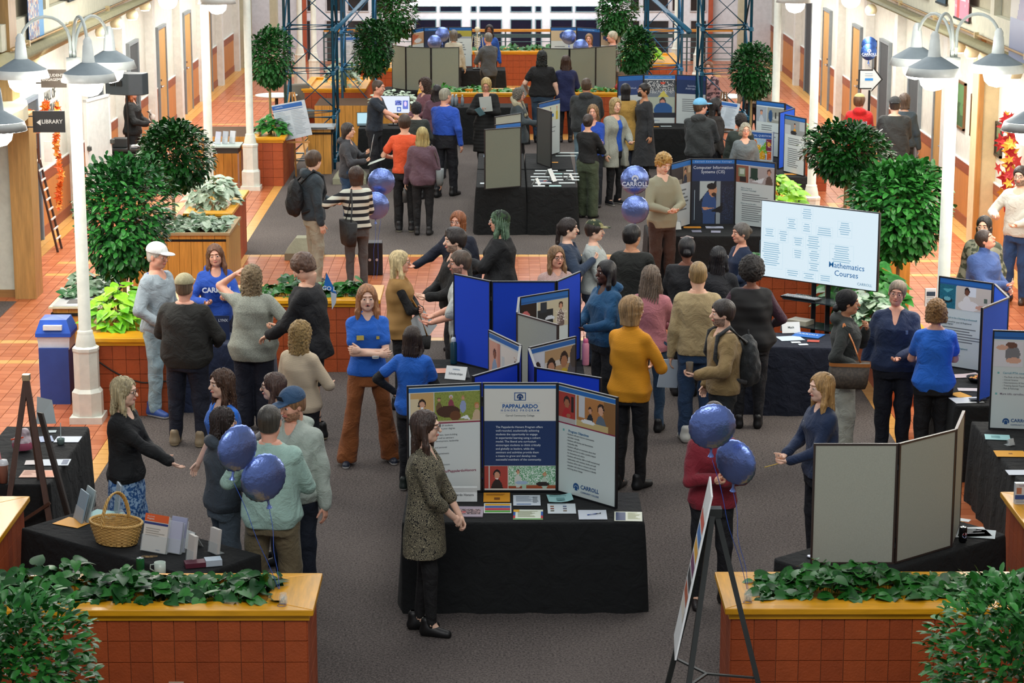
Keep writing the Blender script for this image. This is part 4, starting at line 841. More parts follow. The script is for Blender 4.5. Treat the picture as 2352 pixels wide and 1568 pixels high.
for n, (s, y, z0, z1, w_, c1, c2, lb) in enumerate([(1, 35.85, 1.45, 2.2, .62, '#4f7f4a', '#31562f', 'green landscape painting in a brown frame beside the large wooden door'), (1, 34.75, 1.45, 2.1, .55, '#5aa0d0', '#4d7a35', 'painting of blue sky over a green field in a brown frame on the right wall'), (1, 33.9, 1.45, 1.95, .26, '#4a4438', '#8a8472', 'narrow dark framed picture on the right wall, third from the wooden door'), (1, 33.0, 1.4, 1.9, .40, '#6f7f5c', '#3d4a35', 'small dim framed picture on the right wall nearest the tan pier'),
  (-1, 41.0, 1.62, 2.25, .5, '#b98a50', '#d9d2c0', 'light framed picture high on the left wall behind the black loudspeaker'), (-1, 41.9, 1.75, 2.35, .45, '#a9843f', '#d6cfba', 'gold framed certificate on the left wall further from the loudspeaker'), (1, 44.6, 1.3, 2.1, .6, '#5d6a72', '#2c3338', 'dark blue-grey framed poster beside the balloons on the arrow sign')]):
 X = XL if s < 0 else XR; i = -s; r = empty('framed_picture', (X + i * .005, y, z0), 0, lb, 'picture'); hh = z1 - z0; b = MB()
 for a, b0, c, d in ((-w_ / 2, 0, -w_ / 2 + .035, hh), (w_ / 2 - .035, 0, w_ / 2, hh), (-w_ / 2, 0, w_ / 2, .035), (-w_ / 2, hh - .035, w_ / 2, hh)): b.box(min(0, i * .035), a, b0, max(0, i * .035), c, d)
 b.build('picture_frame', mat('#6e4a25' if n in (0, 1) else '#3a3026' if n in (2, 3, 6) else '#b08a4a', .5), r)
 M = Matrix(((0, 0, i, i * .012), (-i, 0, 0, 0), (0, 1, 0, 0), (0, 0, 0, 1))); photo(r, M, -w_ / 2 + .03, .03, w_ / 2 - .03, hh - .03, [('bg', c2), ('r', 0, .55, 1, 1, c1), ('e', .4, .4, .25, .15, c1)], 18, 'picture')
for k, (px, py, Y) in enumerate([(84, 127, 31.2), (233, 58, 36.2), (267, 42, 37.9), (303, 25, 39.7), (333, 11, 41.8), (2202, 102, 33.5), (2232, 114, 32.7), (2264, 127, 31.9), (2001, 11, 40.8), (2330, 162, 29.8)]):
 s = -1 if px < 1000 else 1; x, z = PY(px, py, Y); z = min(z, 2.95); r = empty('spot_lamp', (x, Y, z), 0, None, 'lamp', 'ball spotlights under the ducts'); tag(r, ('cream ball spotlight under the left duct, %s' if s < 0 else 'cream ball spotlight under the right duct, %s') % ['nearest the beige post', 'first past the street lamp', 'second past the street lamp', 'third past the street lamp', 'farthest of the row', 'leftmost of three by the lamp arms', 'middle of three by the lamp arms', 'rightmost of three by the lamp arms', 'far one above the doors', 'beside the nearest white shade'][k])
 b = MB(); b.lathe([(.001, .11), (.05, .1), (.09, .06), (.11, 0), (.1, -.045), (.085, -.07)], 16); b.build('shell', mat('#e2d6ae', .45), r, True)
 b = MB(); b.lathe([(.08, -.065), (.07, -.085), (.001, -.09)], 14); b.build('lens', mat('#fff3e0', .5, 'flat', emit=9), r, True); b = MB(); b.tube([(0, 0, .1), (0, 0, .18)], .012, 6); b.build('stem', WHITE, r)
 l = bpy.data.lights.new('spot_light', 'SPOT'); l.energy = 60; l.spot_size = 1.9; l.spot_blend = .8; l.color = (1, .93, .82); l.shadow_soft_size = .06; o = bpy.data.objects.new('spot_light', l); COL.objects.link(o); o.parent = r; o.location = (0, 0, -.1); o.rotation_euler = (0, math.radians(28 * s), 0)
# ---- near left return wall with wooden post, window, curved soffit
b = MB(); b.box(-10.5, 29.6, 0, -6.47, 29.85, 2.45); b.box(-10.5, 29.6, 2.62, -6.6, 29.85, 7); w0 = struct('wall_front_left', b, mat('#cfd6ca', .7))
b = MB(); b.box(-10.5, 29.56, 0, -6.47, 29.6, .1); b.build('baseboard', mat('#9a7444', .5, 'woodx'), w0)
b = MB(); b.box(-6.50, 29.45, 0, -6.22, 29.9, 2.45); struct('post_1', b, mat('#b08a50', .5, 'woodz'))
b = MB(); b.box(-6.62, 29.5, 2.62, -6.42, 29.95, 7); struct('post_2', b, mat('#a3814f', .5, 'woodz'))
b = MB(); b.lathe([(0, 2.45), (3.2, 2.45), (3.2, 2.62), (0, 2.62)], 40, (-9.3, 28.6, 0)); struct('soffit', b, mat('#c9c4a8', .7))
r = empty('window_1', (-7.1, 29.58, .9)); r['kind'] = 'structure'; b = MB()
for q in ((-1, 0, .24, .06), (-1, 1.0, .24, 1.06), (.18, 0, .24, 1.06)): b.box(q[0], -.03, q[1], q[2], .02, q[3])
b.build('window_frame', mat('#b08444', .5, 'woodz'), r); b = MB(); b.box(-1, -.01, .06, .18, .0, 1.0); b.build('pane', mat('#1d2f38', .1), r)
b = MB(); b.tube([(-10, 29.5, 4.05), (-8.2, 29.5, 4.15), (-6.62, 29.5, 4.62)], .008, 5); tag(b.build('cable', mat('#30302c', .5)), 'thin dark cable sagging across the upper white wall at top left', 'cable')
b = MB(); b.box(7.0, 33.2, 0, 7.45, 33.9, 3.2); struct('post_3', b, mat('#cdbb92', .6)); b = MB(); b.box(6.95, 33.16, 0, 7.02, 33.24, 3.2); b.build('post_trim', mat('#a8763a', .5, 'woodz'), bpy.data.objects['post_3'])
b = MB(); b.box(6.62, 29.2, 3.3, 7.1, 29.6, 6.5); struct('post_4', b, mat('#9c9374', .7))
# ---- far window wall
WW = mat('#dfe3ea', .6); wb = struct('wall_back', MB().box(-9.5, YB, -1, 9.5, YB + .3, 7), WW)
GL = mat('#141c30', .08, 'plain'); GL2 = mat('#1d2228', .1, 'plain')
wn = [2]
def bwin(x0, x1, y0, y1, m=GL, fr='#6f8f98'):
 X0, Z1 = PY(x0, y0, YB); X1, Z0 = PY(x1, y1, YB); r = empty('window_%d' % wn[0], ((X0 + X1) / 2, YB, Z0)); r['kind'] = 'structure'; wn[0] += 1; w2 = (X1 - X0) / 2; hh = Z1 - Z0
 b = MB(); b.box(-w2, -.012, 0, w2, -.004, hh); b.build('pane', m, r); b = MB(); f = .025
 for q in ((-w2, 0, w2, f), (-w2, hh - f, w2, hh), (-w2, f, -w2 + f, hh - f), (w2 - f, f, w2, hh - f)): b.box(q[0], -.03, q[1], q[2], -.002, q[3])
 b.build('window_frame', mat(fr, .5), r)
for a, c in ((953, 1003), (1010, 1061), (1081, 1095), (1101, 1153), (1172, 1222), (1229, 1244), (1264, 1315), (1321, 1372)):
 bwin(a, c, 13, 28); bwin(a, c, 44, 142)
for a, c in ((703, 716), (748, 790), (797, 848), (855, 905), (1447, 1469), (1476, 1536), (1543, 1553), (1585, 1605), (1608, 1622)):
 bwin(a, c, -30, 27, GL2, '#c9cdd2'); bwin(a, c, 46, 150, GL2, '#c9cdd2')
for k, (a, c, nm) in enumerate(((697, 701, 0), (1626, 1631, 0))):
 X0, _ = PY(a, 60, YB); X1, _ = PY(c, 60, YB); b = MB(); b.box(X0, YB - .25, -.5, X1 + .05, YB, 6.5); struct('brick_pier_%d' % (k + 1), b, mat('#b0563a', .8))
for px0, px1, Y in ((620, 636, 60.2), (545, 575, 60.0), (1697, 1714, 60.2), (1785, 1806, 60.0)):
 X0, _ = PY(px0, 60, Y); X1, _ = PY(px1, 60, Y); b = MB(); b.box(X0, Y, 0, X1, Y + .4, 6.5); struct('pier_%d' % px0, b, BEIGE)
X0, Z0 = PY(940, 13, 61.2); X1, Z1 = PY(1405, 8, 61.2); b = MB(); b.tube([(X0 - .3, 61.2, Z1 + .11), (X1 + .3, 61.2, Z1 + .11)], .06, 12); bm = struct('trim_3', b, PIL, None, True)
b = MB(); b.box(X0, 61.1, Z0, X1, 61.25, Z1 + .015); lm = b.build('linear_lamp', mat('#f2f8ff', .5, 'flat', emit=7)); tag(lm, 'long glowing linear lamp across the top of the far window wall', 'lamp')
r = empty('handrail', (0, 59.0, 0), 0, 'wood-topped balcony railing with green rails before the far windows', 'railing'); b = MB(); b.bar((-4.7, 0, 1.07), (5.9, 0, 1.07), .06, .07); b.build('handrail_cap', mat('#c58a36', .4, 'woodx'), r)
b = MB(); b.bar((-4.7, 0, .93), (5.9, 0, .93), .03, .10); b.build('top_rail', mat('#38545a', .5), r)
for k in range(5): b = MB(); b.bar((-4.7, 0, .78 - k * .15), (5.9, 0, .78 - k * .15), .018); b.build('rail', mat('#3f666c', .5), r)
for k in range(10): b = MB(); b.bar((-4.7 + k * 1.177, 0, 0), (-4.7 + k * 1.177, 0, 1.04), .04); b.build('rail_post', mat('#38545a', .5), r)
# ---- round white lamp columns
def column(x, y, label, r=.065, h=6.5, group='white round columns', lamps=None, lh=3.75):
 ro = empty('column' if not lamps else 'lamp_column', (x, y, 0), 0, label, 'column' if not lamps else 'lamp', group); W2 = mat('#d9ddd2', .45)
 b = MB(); b.box(-.17, -.17, 0, .17, .17, .07); b.build('plinth', W2, ro); b = MB(); b.lathe([(.165, .07), (.165, .32), (.15, .34), (.135, .36)], 8, ph=math.pi / 8); b.lathe([(.135, .36), (.135, .74), (.142, .76), (.142, .79), (.11, .81)], 8, ph=math.pi / 8); b.build('base', W2, ro)
 b = MB(); b.lathe([(.11, .80), (.10, .86), (.085, .93), (.08, .94), (.082, .965), (.068, .975), (r, .98), (r * .96, lh if lamps else h)], 20); b.build('shaft', W2, ro, True)
 if lamps:
  b = MB(); b.lathe([(r * .96, lh - .02), (r * 1.15, lh), (r * 1.15, lh + .12), (0, lh + .125)], 20); b.build('collar', W2, ro, True)
  for (ax, ay, top, drop, rad) in lamps:
   d = Vector((ax, ay, 0)).normalized(); L_ = Vector((ax, ay, 0)).length; R2 = L_ / 2; hs = empty('x', (0, 0, 0)); bpy.data.objects.remove(hs)
   p = [Vector((d.x * .03, d.y * .03, lh + .1)), Vector((d.x * .03, d.y * .03, lh + top - R2))]
   p += [Vector((0, 0, lh + top - R2)) + d * (.03 + R2 - R2 * math.cos(t)) + Vector((0, 0, R2 * math.sin(t))) for t in np.linspace(.2, math.pi, 12)]; e = p[-1]; zl = lh + drop
   p.append(Vector((e.x, e.y, zl + .42))); b = MB(); b.tube(p, .017, 8); arm = b.build('arm', mat('#b9c2bc', .4), ro, True)
   b = MB(); b.lathe([(.02, .44), (.045, .40), (.045, .36), (.05, .355), (.065, .19), (.07, .18)], 16, (e.x, e.y, zl)); b.build('socket', mat('#d5dcd8', .4), arm, True)
   b = MB(); b.lathe([(.06, .19), (.075, .185), (.245, .085), (.248, .083)], 28, (e.x, e.y, zl)); sh = b.build('shade_top', mat('#7f8c92', .5), arm, True)
   b = MB(); b.lathe([(.248, .083), (.275, 0), (.27, .0), (.24, .075), (.07, .16)], 28, (e.x, e.y, zl)); b.build('shade_rim', mat('#d5dcd8', .4), arm, True)
   b = MB(); b.lathe([(.10, .07), (.13, .02), (.14, -.03), (.125, -.09), (.08, -.135), (.001, -.155)], 20, (e.x, e.y, zl)); b.build('globe', mat('#fff6e6', .5, 'flat', emit=16), arm, True)
   l = bpy.data.lights.new('globe_light', 'POINT'); l.energy = 45; l.shadow_soft_size = .13; l.color = (1, .96, .9); o = bpy.data.objects.new('globe_light', l); COL.objects.link(o); o.parent = ro; o.location = (e.x, e.y, zl - .30)
 return ro
def lampat(px, py, Y, cx, cy): x, z = PY(px, py, Y); return x - cx, Y - cy, z
LH = 3.68
def mk(cx, cy, L_, label):
 out = []
 for px, py, Y, tp in L_: x, z = PY(px, py, Y); _, zt = PY(px, tp, Y); out.append((x - cx, Y - cy, zt - LH, z - LH, 0))
 return column(cx, cy, label, lamps=out, lh=LH, group=None)
mk(-4.38, 23.06, [(57, 178, 22.75, 41), (203, 186, 22.5, 43), (250, 158, 23.75, 31)], 'tall white street lamp with three arched arms and globe shades at left, its base by the wood planter')
mk(4.55, 23.06, [(2107, 150, 23.7, 26), (2146, 173, 22.5, 36), (2284, 165, 22.8, 34)], 'tall white street lamp with three arched arms and globe shades at right')
mk(-4.40, 33.4, [(390, -3, 33.2, -140), (497, 8, 32.7, -140), (440, -25, 34.2, -150)], 'tall white street lamp whose two globes show at the top edge, left, behind the leafy tree')
mk(4.52, 33.1, [(1829, 5, 32.6, -140), (1950, -6, 32.9, -140), (1880, -25, 33.9, -150)], 'tall white street lamp whose globe shows at the top edge, right, beside the stacked blue boards')
for lx_, ly_, px, py, lb in ((-5.9, 21.2, -5, 300, 'white lamp shade and globe cut by the left edge of the picture'), (5.95, 21.6, 2365, 300, 'white lamp shade cut by the right edge of the picture')):
 Y = ly_; x, z = PY(px, py, Y); r = empty('pendant_lamp', (x, Y, z), 0, lb, 'lamp'); b = MB(); b.lathe([(.045, .4), (.05, .355), (.065, .19), (.075, .185), (.245, .085)], 26); b.build('shade_top', mat('#7f8c92', .5), r, True); b = MB(); b.lathe([(.248, .083), (.275, 0), (.24, .075)], 26); b.build('shade_rim', mat('#d5dcd8', .4), r, True)
 b = MB(); b.lathe([(.10, .07), (.14, -.03), (.125, -.09), (.08, -.135), (.001, -.155)], 18); b.build('globe', mat('#fff6e6', .5, 'flat', emit=16), r, True); b = MB(); b.tube([(0, 0, .4), (0, 0, 3.5)], .017, 8); b.build('stem', mat('#b9c2bc', .4), r, True)
 l = bpy.data.lights.new('globe_light', 'POINT'); l.energy = 40; l.shadow_soft_size = .13; l.color = (1, .96, .9); o = bpy.data.objects.new('globe_light', l); COL.objects.link(o); o.parent = r; o.location = (0, 0, -.3)
column(-4.41, 38.97, 'white round column beside the small brochure table and the wooden easel')
column(4.58, 38.3, 'white round column beyond the round tree at right, next to the man in a grey sweater')
column(-4.54, 54.0, 'far white column with a flared base seen through the left blue tower'); column(-5.0, 55.4, 'far white column just left of the flared one behind the left blue tower')
column(4.72, 55.4, 'far white column seen through the right blue tower, behind the woman with glasses'); column(4.3, 57.0, 'farthest white column seen through the right blue tower')
# ---- blue lattice towers
BLU = mat('#24607c', .35, 'plain', metal=.2)
def tower(x0, x1, y0, dy, sec, label, h=7.6, m=BLU, zb=0.0, leanx=0):
 r = empty('lattice_tower', ((x0 + x1) / 2, y0, 0), 0, label, 'tower', 'blue steel lattice towers'); w2 = (x1 - x0) / 2; C4 = [(-w2, 0), (w2, 0), (w2, dy), (-w2, dy)]
 for c in C4:
  b = MB(); b.tube([(c[0], c[1], 0), (c[0], c[1], h)], .026, 8); b.build('post', m, r, True)
 n = int((h - zb) / sec)
 for k in range(n + 1):
  z = zb + k * sec
  if z > .1:
   for i in range(4): b = MB(); b.tube([(*C4[i], z), (*C4[(i + 1) % 4], z)], .020, 8); b.build('ring_bar', m, r, True)
   b = MB(); b.tube([(*C4[0], z), (*C4[2], z)], .014, 6); b.build('cross_bar', m, r, True)
   b = MB()
   for c in C4: b.lathe([(0, -.05), (.045, -.03), (.045, .03), (0, .05)], 8, (c[0], c[1], z))
   b.build('joint', m, r)
  if k < n:
   for i in range(4):
    a, c = C4[i], C4[(i + 1) % 4]
    p, q = (a, c) if (i + k) % 2 else (c, a); b = MB(); b.tube([(*p, z), (*q, z + sec)], .016, 6); b.build('diagonal_brace', m, r, True)
 return r
_ = tower(-4.02, -3.14, 41.4, 1.0, .80, 'blue lattice tower at left, the nearer one by the man with a backpack', zb=.16)
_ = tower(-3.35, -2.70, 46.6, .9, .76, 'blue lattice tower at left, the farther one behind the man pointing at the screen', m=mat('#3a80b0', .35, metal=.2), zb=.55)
_ = tower(3.55, 4.42, 40.9, 1.0, .80, 'blue lattice tower at right, the nearer one over the man in a light blue cap', zb=.2)
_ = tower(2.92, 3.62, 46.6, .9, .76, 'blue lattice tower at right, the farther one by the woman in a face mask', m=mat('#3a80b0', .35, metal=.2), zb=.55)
for s, A, B, lb in ((-1, (767, 72, 41.4), (845, -8, 46.6), 'thick blue tube slanting up from the left towers'), (1, (1583, 72, 41.2), (1494, -8, 46.6), 'thick blue tube slanting up from the right towers')):
 x0, z0 = PY(*A); x1, z1 = PY(*B); b = MB(); b.tube([(x0, A[2], z0), (x1, B[2], z1), (x1 + (x1 - x0) * .6, B[2] + 3, z1 + (z1 - z0) * .6)], .05, 12); tag(b.build('strut', BLU, None, True), lb, 'strut')
# ================================================================== planters
r, cx, cy = planter(-4.6, 14.66, -1.31, 15.46, 'long tiled planter with wooden rim and trailing leaves at front left', (.14, .34, .20, .14), faces='FR')
bed(r, -4.46 - cx, 14.86 - cy, -1.66 - cx, 15.30 - cy, .80, 760, .115, 'dark', True, 300, .22, 3, .07)
sc_ = [(-2.25, 15.05, '#b9a32a'), (-1.95, 15.1, '#8fae2c')]
r, cx, cy = planter(1.50, 14.68, 4.7, 15.48, 'long tiled planter with wooden rim and trailing leaves at front right', (.27, .14, .22, .14), faces='FL')
bed(r, 1.80 - cx, 14.92 - cy, 4.5 - cx, 15.32 - cy, .80, 760, .11, 'dark', True, 300, .2, 8, .06)
planter(-5.4, 15.62, -3.80, 17.4, 'tiled planter with wide wooden rim at the left edge behind the front planter', (.14, .34, .14, .3), faces='RF')
planter(3.98, 15.62, 5.6, 17.5, 'tiled planter with wide wooden rim at the right edge behind the front planter', (.34, .14, .14, .3), faces='LF')
r, cx, cy = planter(-4.47, 23.2, -3.52, 26.0, 'tiled planter with wooden rim and bright green leaves beside the left lamp column', (.2, .3, .38, .2), faces='FR')
rr = clump(-4.2, 24.1, .80, .32, 130, .16, 'bright', 'bright lime green broad-leaved plant in the planter behind the left lamp column', objects=130, h=.42, ry=.55, seed=4)
b = MB(); pts = [(-4.42, 23.24, .70)] + [(-4.42 + .9 * t, 23.24, .70 - .34 * math.sin(min(1, t * 1.1) * math.pi * .62)) for t in np.linspace(.06, 1, 9)]; b.tube(pts, .008, 6); tag(b.build('power_cord', mat('#15130f', .6), None, True), 'black power cord drooping across the tiles of the lime plant planter', 'cord')
planter(-3.5, 25.2, -1.42, 26.1, 'tiled planter with wooden rim running behind the woman in a blue polo', (.2, .3, .2, .16), faces='FR')
rr = empty('trailing_ivy', (-2.4, 25.65, .78), 0, 'dark green ivy filling the planter behind the woman in a blue polo', 'plant'); bed(rr, -.95, -.24, .70, .22, 0, 330, .13, 'dark', True, 220, .24, 21, .05)
r, cx, cy = planter(-5.10, 24.75, -4.50, 26.4, 'slatted oak box with a recycling hatch and dark ground plants at left', (.04, .04, .04, .04), z=.85, body='slat', faces='FL', kick=.07, cap=False)
b = MB(); b.box(-.30, -.825, .845, .30, .825, .865); r2 = b.build('stone_rim', mat('#cbbf9f', .6), r); b = MB(); b.box(-.26, -.79, .866, .26, -.28, .870); b.build('steel_lid', mat('#7f868a', .3, metal=.7), r); b = MB(); b.box(-.13, -.64, .871, .13, -.42, .873); b.build('hatch', mat('#15181a', .5), r)
rr = empty('ground_plants', (-4.80, 25.45, .86), 0, 'low variegated dark plants in the oak box at left', 'plant'); bed(rr, -.25, -.2, .25, .85, 0, 200, .12, 'var', True, 0, .12, 31, .0)
r = empty('recycling_bin', (-4.86, 23.95, 0), 0, 'blue recycling bin with white liner behind the left lamp column', 'bin'); b = MB(); b.prism([(-.16, -.2), (.16, -.2), (.16, .2), (-.16, .2)], 0, .62); b.build('bin_body', mat('#27468e', .5), r); b = MB(); b.lathe([(.235, .6), (.24, .68), (.25, .74)], 4, ph=math.pi / 4); b.build('liner', mat('#cfd3d8', .5), r); b = MB(); b.lathe([(.27, .74), (.27, .78), (.20, .92), (.0, .94)], 4, ph=math.pi / 4); b.build('bin_lid', mat('#1d55c0', .4), r); b = MB(); b.box(-.10, -.21, .82, .1, -.16, .87); b.build('bin_label', PAPER, r)
r, cx, cy = planter(-5.02, 29.65, -3.66, 31.0, 'large slatted oak planter with variegated plants left of the centre aisle', (.05, .05, .05, .05), z=.82, body='slat', faces='F', cap=False); b = MB(); b.prism([(-.68, -.675), (.68, -.675), (.68, .675), (-.68, .675)], .815, .825)
for q in ((-.68, -.675, .68, -.61), (-.68, .61, .68, .675), (-.68, -.61, -.62, .61), (.62, -.61, .68, .61)): b2 = MB(); b2.box(q[0], q[1], .815, q[2], q[3], .85); b2.build('rim_board', mat('#a58c62', .6, 'woodx'), r)
b = MB(); b.box(.63, -.66, 0, .665, .66, .815); b.build('side_board', mat('#b08a4c', .5, 'woodz'), r)
rr = empty('ground_plants', (-4.34, 30.3, .8), 0, 'silvery variegated plants in the large slatted oak planter', 'plant'); bed(rr, -.55, -.55, .6, .6, 0, 330, .13, 'var', True, 120, .16, 41, .02)
planter(-4.46, 30.95, -3.78, 33.1, 'tiled planter with pale wooden rim behind the large oak planter', (.12, .12, .25, .2), faces='FR', z=.9)
clump(-4.15, 31.9, .86, .33, 230, .13, 'var', 'bushy variegated plant on the tiled planter behind the large oak planter', objects=60, h=.42, ry=.5, seed=6)
planter(-4.46, 39.3, -3.84, 41.5, 'tiled planter with yellow wooden rim behind the small brochure table', (.12, .12, .2, .2), faces='FR', z=.85); clump(-4.1, 40.0, .8, .27, 130, .13, 'mid', 'green leafy plant in the planter left of the notice easel', h=.4, seed=9)
planter(-5.5, 39.9, -4.5, 41.4, 'slatted oak planter behind the small brochure table', z=.8, body='slat', faces='FL', cap=False)
planter(-3.82, 44.6, -1.75, 46.0, 'long slatted oak planter behind the presentation screen', (.06, .06, .06, .06), z=.80, body='slat', faces='F', cap=False); clump(-2.2, 45.2, .76, .5, 150, .10, 'var', 'white flowering plants in the long slatted planter behind the screen', h=.25, seed=12)
r, cx, cy = planter(-3.62, 40.75, -3.10, 41.3, 'slatted oak recycling cabinet with a steel top by the left tower', (.04, .04, .04, .04), z=.82, body='slat', faces='F', cap=False); b = MB(); b.box(-.27, -.28, .82, .27, .28, .86); b.build('steel_top', mat('#b8c4c8', .3, metal=.5), r); b = MB(); b.box(-.15, -.285, .832, .15, -.28, .846); b.build('slot', mat('#15181a', .5), r)
planter(-4.25, 47.2, -2.9, 49.6, 'tiled planter with pale rim holding a white flowering shrub behind the left towers', faces='FR', z=.85, stuff=True); clump(-3.45, 48.0, .85, .34, 170, .12, 'var', 'white flowering shrub seen through the left blue towers', h=.5, seed=14)
planter(-1.8, 46.4, 3.9, 47.3, 'long tiled planter with wooden rim and ivy running across the middle of the hall', faces='F', z=.85, stuff=True); rr = empty('trailing_ivy', (.9, 46.85, .8), 0, 'ivy along the long planter across the middle of the hall', 'plant'); bed(rr, -2.5, -.25, 2.7, .25, 0, 420, .12, 'mid', True, 0, .16, 51, .03)
planter(-2.6, 55.6, 3.6, 56.6, 'far tiled planter with wooden rim in front of the window railing', faces='F', z=.85, stuff=True); rr = empty('trailing_ivy', (.5, 56.1, .8), 0, 'ivy along the far planter before the window railing', 'plant'); bed(rr, -2.9, -.3, 2.9, .3, 0, 420, .13, 'far', True, 0, .16, 52, .03)
planter(-3.4, 51.5, -1.9, 53.6, 'far tiled planter under the hanging notice at left', faces='FR', z=.85, stuff=True); planter(2.9, 52.6, 4.1, 55.2, 'far tiled planter with yellow rim left of the right blue tower', faces='FL', z=.85, stuff=True); clump(3.2, 53.2, .85, .42, 120, .15, 'bright', 'pale green plant on the far planter left of the right blue tower', h=.5, seed=16)
planter(2.3, 50.4, 2.9, 52.0, 'far slatted oak planter behind the right grey boards', z=.8, body='slat', faces='F', cap=False)
planter(4.85, 38.7, 5.6, 41.2, 'planter with pale rim beyond the stacked blue boards', faces='F', z=.8, stuff=True); clump(5.1, 39.4, .8, .35, 120, .13, 'mid', 'leafy plant beyond the poster with coloured squares', h=.3, seed=17)
r, cx, cy = planter(2.75, 27.0, 4.35, 27.9, 'tiled planter with wooden rim behind the big screen', (.2, .2, .22, .16), faces='F', z=.85); rr = empty('trailing_ivy', (3.5, 27.45, .8), 0, 'dark ivy in the planter under the big screen', 'plant'); bed(rr, -.6, -.2, .7, .2, 0, 200, .13, 'dark', True, 100, .25, 61, .04)
planter(4.05, 23.6, 4.5, 27.0, 'tiled planter with wooden rim beside the right lamp column', (.1, .1, .2, .1), faces='FL', z=.85); clump(4.02, 25.0, .85, .42, 220, .17, 'mid', 'bushy green plant beside the right lamp column', objects=160, h=.5, ry=1.0, seed=18); clump(3.95, 24.0, .85, .25, 90, .17, 'var', 'white edged leafy plant between the navy scrubs woman and the curly-haired woman', objects=90, h=.3, ry=.4, seed=19)
planter(3.6, 30.9, 4.15, 34.2, 'tiled planter with pale rim beyond the computer systems board', (.12, .12, .2, .1), faces='FR', z=.85); clump(3.85, 32.0, .85, .36, 170, .16, 'bright', 'lime green leafy plant above the big screen', objects=120, h=.42, ry=.75, seed=20)
planter(4.3, 28.6, 5.25, 30.6, 'slatted oak planter under the large round tree at right', (.06, .06, .06, .06), z=.8, body='slat', faces='FR', cap=False)
def treeat(px, cyp, rxp, rzp, Y, zs, label, **kw):
 x, z = PY(px, cyp, Y); s = (Y * math.cos(TH) + (H - z) * math.sin(TH)) / F; return tree(x, Y, zs, z, rxp * s, rzp * s * 1.02, label, **kw)
treeat(280, 500, 84, 138, 25.6, .8, 'round-crowned ficus tree left of centre, behind the man in a white cap', kind='mid', n=4200, size=.095, objects=300, seed=1)
treeat(395, 358, 72, 80, 30.4, .8, 'round dark ficus tree standing in the large slatted oak planter', kind='dark', n=3600, size=.095, objects=0, seed=2)
treeat(2068, 480, 92, 112, 26.0, .8, 'large round ficus tree right of the big screen', kind='mid', n=4200, size=.115, objects=300, seed=3)
treeat(1945, 352, 78, 68, 29.5, .8, 'round ficus tree in front of the boy in a red hoodie', kind='dark', n=3600, size=.095, objects=0, seed=4)
treeat(618, 132, 38, 68, 40.2, .8, 'small oval ficus tree left of the left blue tower', kind='far', n=2420, size=.09, seed=5)
treeat(858, 110, 40, 62, 46.4, .8, 'far ficus tree right of the left blue towers', kind='far', n=2420, size=.10, seed=6); treeat(908, 30, 36, 62, 52.0, .8, 'farthest ficus tree at left near the window wall', kind='far', n=1980, size=.11, seed=7)
treeat(1463, 115, 34, 52, 46.6, .8, 'far ficus tree left of the right blue towers', kind='far', n=2200, size=.10, seed=8); treeat(1412, 28, 34, 55, 52.0, .8, 'farthest ficus tree at right near the window wall', kind='far', n=1980, size=.11, seed=9)
treeat(1727, 165, 44, 60, 40.4, .8, 'small oval ficus tree right of the right blue tower', kind='far', n=2640, size=.09, seed=10)
t1 = tree(-3.12, 13.4, 0, .62, .50, .80, 'leafy shrub in the bottom left corner, in front of the tiled planter', kind='mid', n=4500, size=.085, objects=300, seed=11, trunk=.02)
t2 = tree(3.22, 13.4, 0, .62, .46, .85, 'leafy shrub in the bottom right corner, in front of the tiled planter', kind='mid', n=4500, size=.085, objects=300, seed=12, trunk=.02)
# ================================================================== tables
table(.14, 17.45, 0, 1.9, .84, 'long black-draped table in front holding the honors program board')
table(-2.80, 16.56, math.radians(-38.5), 1.92, .68, 'black-draped table with a wicker basket behind the front left planter', pleat=.02, rnd=1)
table(-4.17, 19.05, math.pi / 2, 1.9, .76, 'black-draped table at the left edge with iced drinks and a dark wooden easel before it', rnd=2)
table(2.93, 16.41, math.radians(40), 1.83, .76, 'black-draped table behind the front right planter with grey boards on it', rnd=3)
table(4.70, 19.16, math.pi / 2, 2.0, .82, 'black-draped table at the right edge under the therapy assistant board', rnd=4)
table(4.66, 21.65, math.pi / 2, 1.83, .80, 'black-draped table at right under the nursing board', rnd=5)
table(-.41, 21.78, math.pi / 2, 1.86, .78, 'black-draped table under the tall blue board, left of its pair', rnd=6); table(.40, 21.78, math.pi / 2, 1.86, .78, 'black-draped table under the tall blue board, right of its pair with a pink bottle', rnd=7)
table(-.41, 19.42, math.pi / 2, 2.7, .78, 'black-draped table behind the honors board, left of its pair', rnd=8); table(.40, 19.42, math.pi / 2, 2.7, .78, 'black-draped table behind the honors board, right of its pair', rnd=9)
table(2.95, 23.62, math.radians(-6), 1.25, .72, 'black-draped table with brochures in front of the big screen', rnd=10, m=mat('#141a2a', .95, 'cloth'))
table(2.95, 30.5, 0, 2.05, .95, 'black-draped table under the computer systems board', rnd=11)
table(-.07, 35.3, math.pi / 2, 1.83, .76, 'black-draped table under the centre grey board', rnd=12); table(.72, 35.3, math.pi / 2, 1.83, .76, 'black-draped table in the centre covered with white cards and flyers', rnd=13)
table(-.07, 37.25, math.pi / 2, 1.83, .76, 'black-draped table behind the centre grey board', rnd=14); table(.72, 37.25, math.pi / 2, 1.83, .76, 'black-draped table behind the dark upright board in the centre', rnd=15)
table(-1.85, 41.85, 0, 1.7, .76, 'black-draped table under the small presentation screen', rnd=16); table(-.7, 45.15, 0, 2.3, .7, 'black-draped table with water bottles before the long planter', rnd=17)
table(-1.7, 48.15, 0, 1.75, .95, 'dark-draped table under the left far grey boards', rnd=18); table(-.95, 52.4, 0, 1.9, .8, 'black-draped far table with a skeleton model', rnd=19)
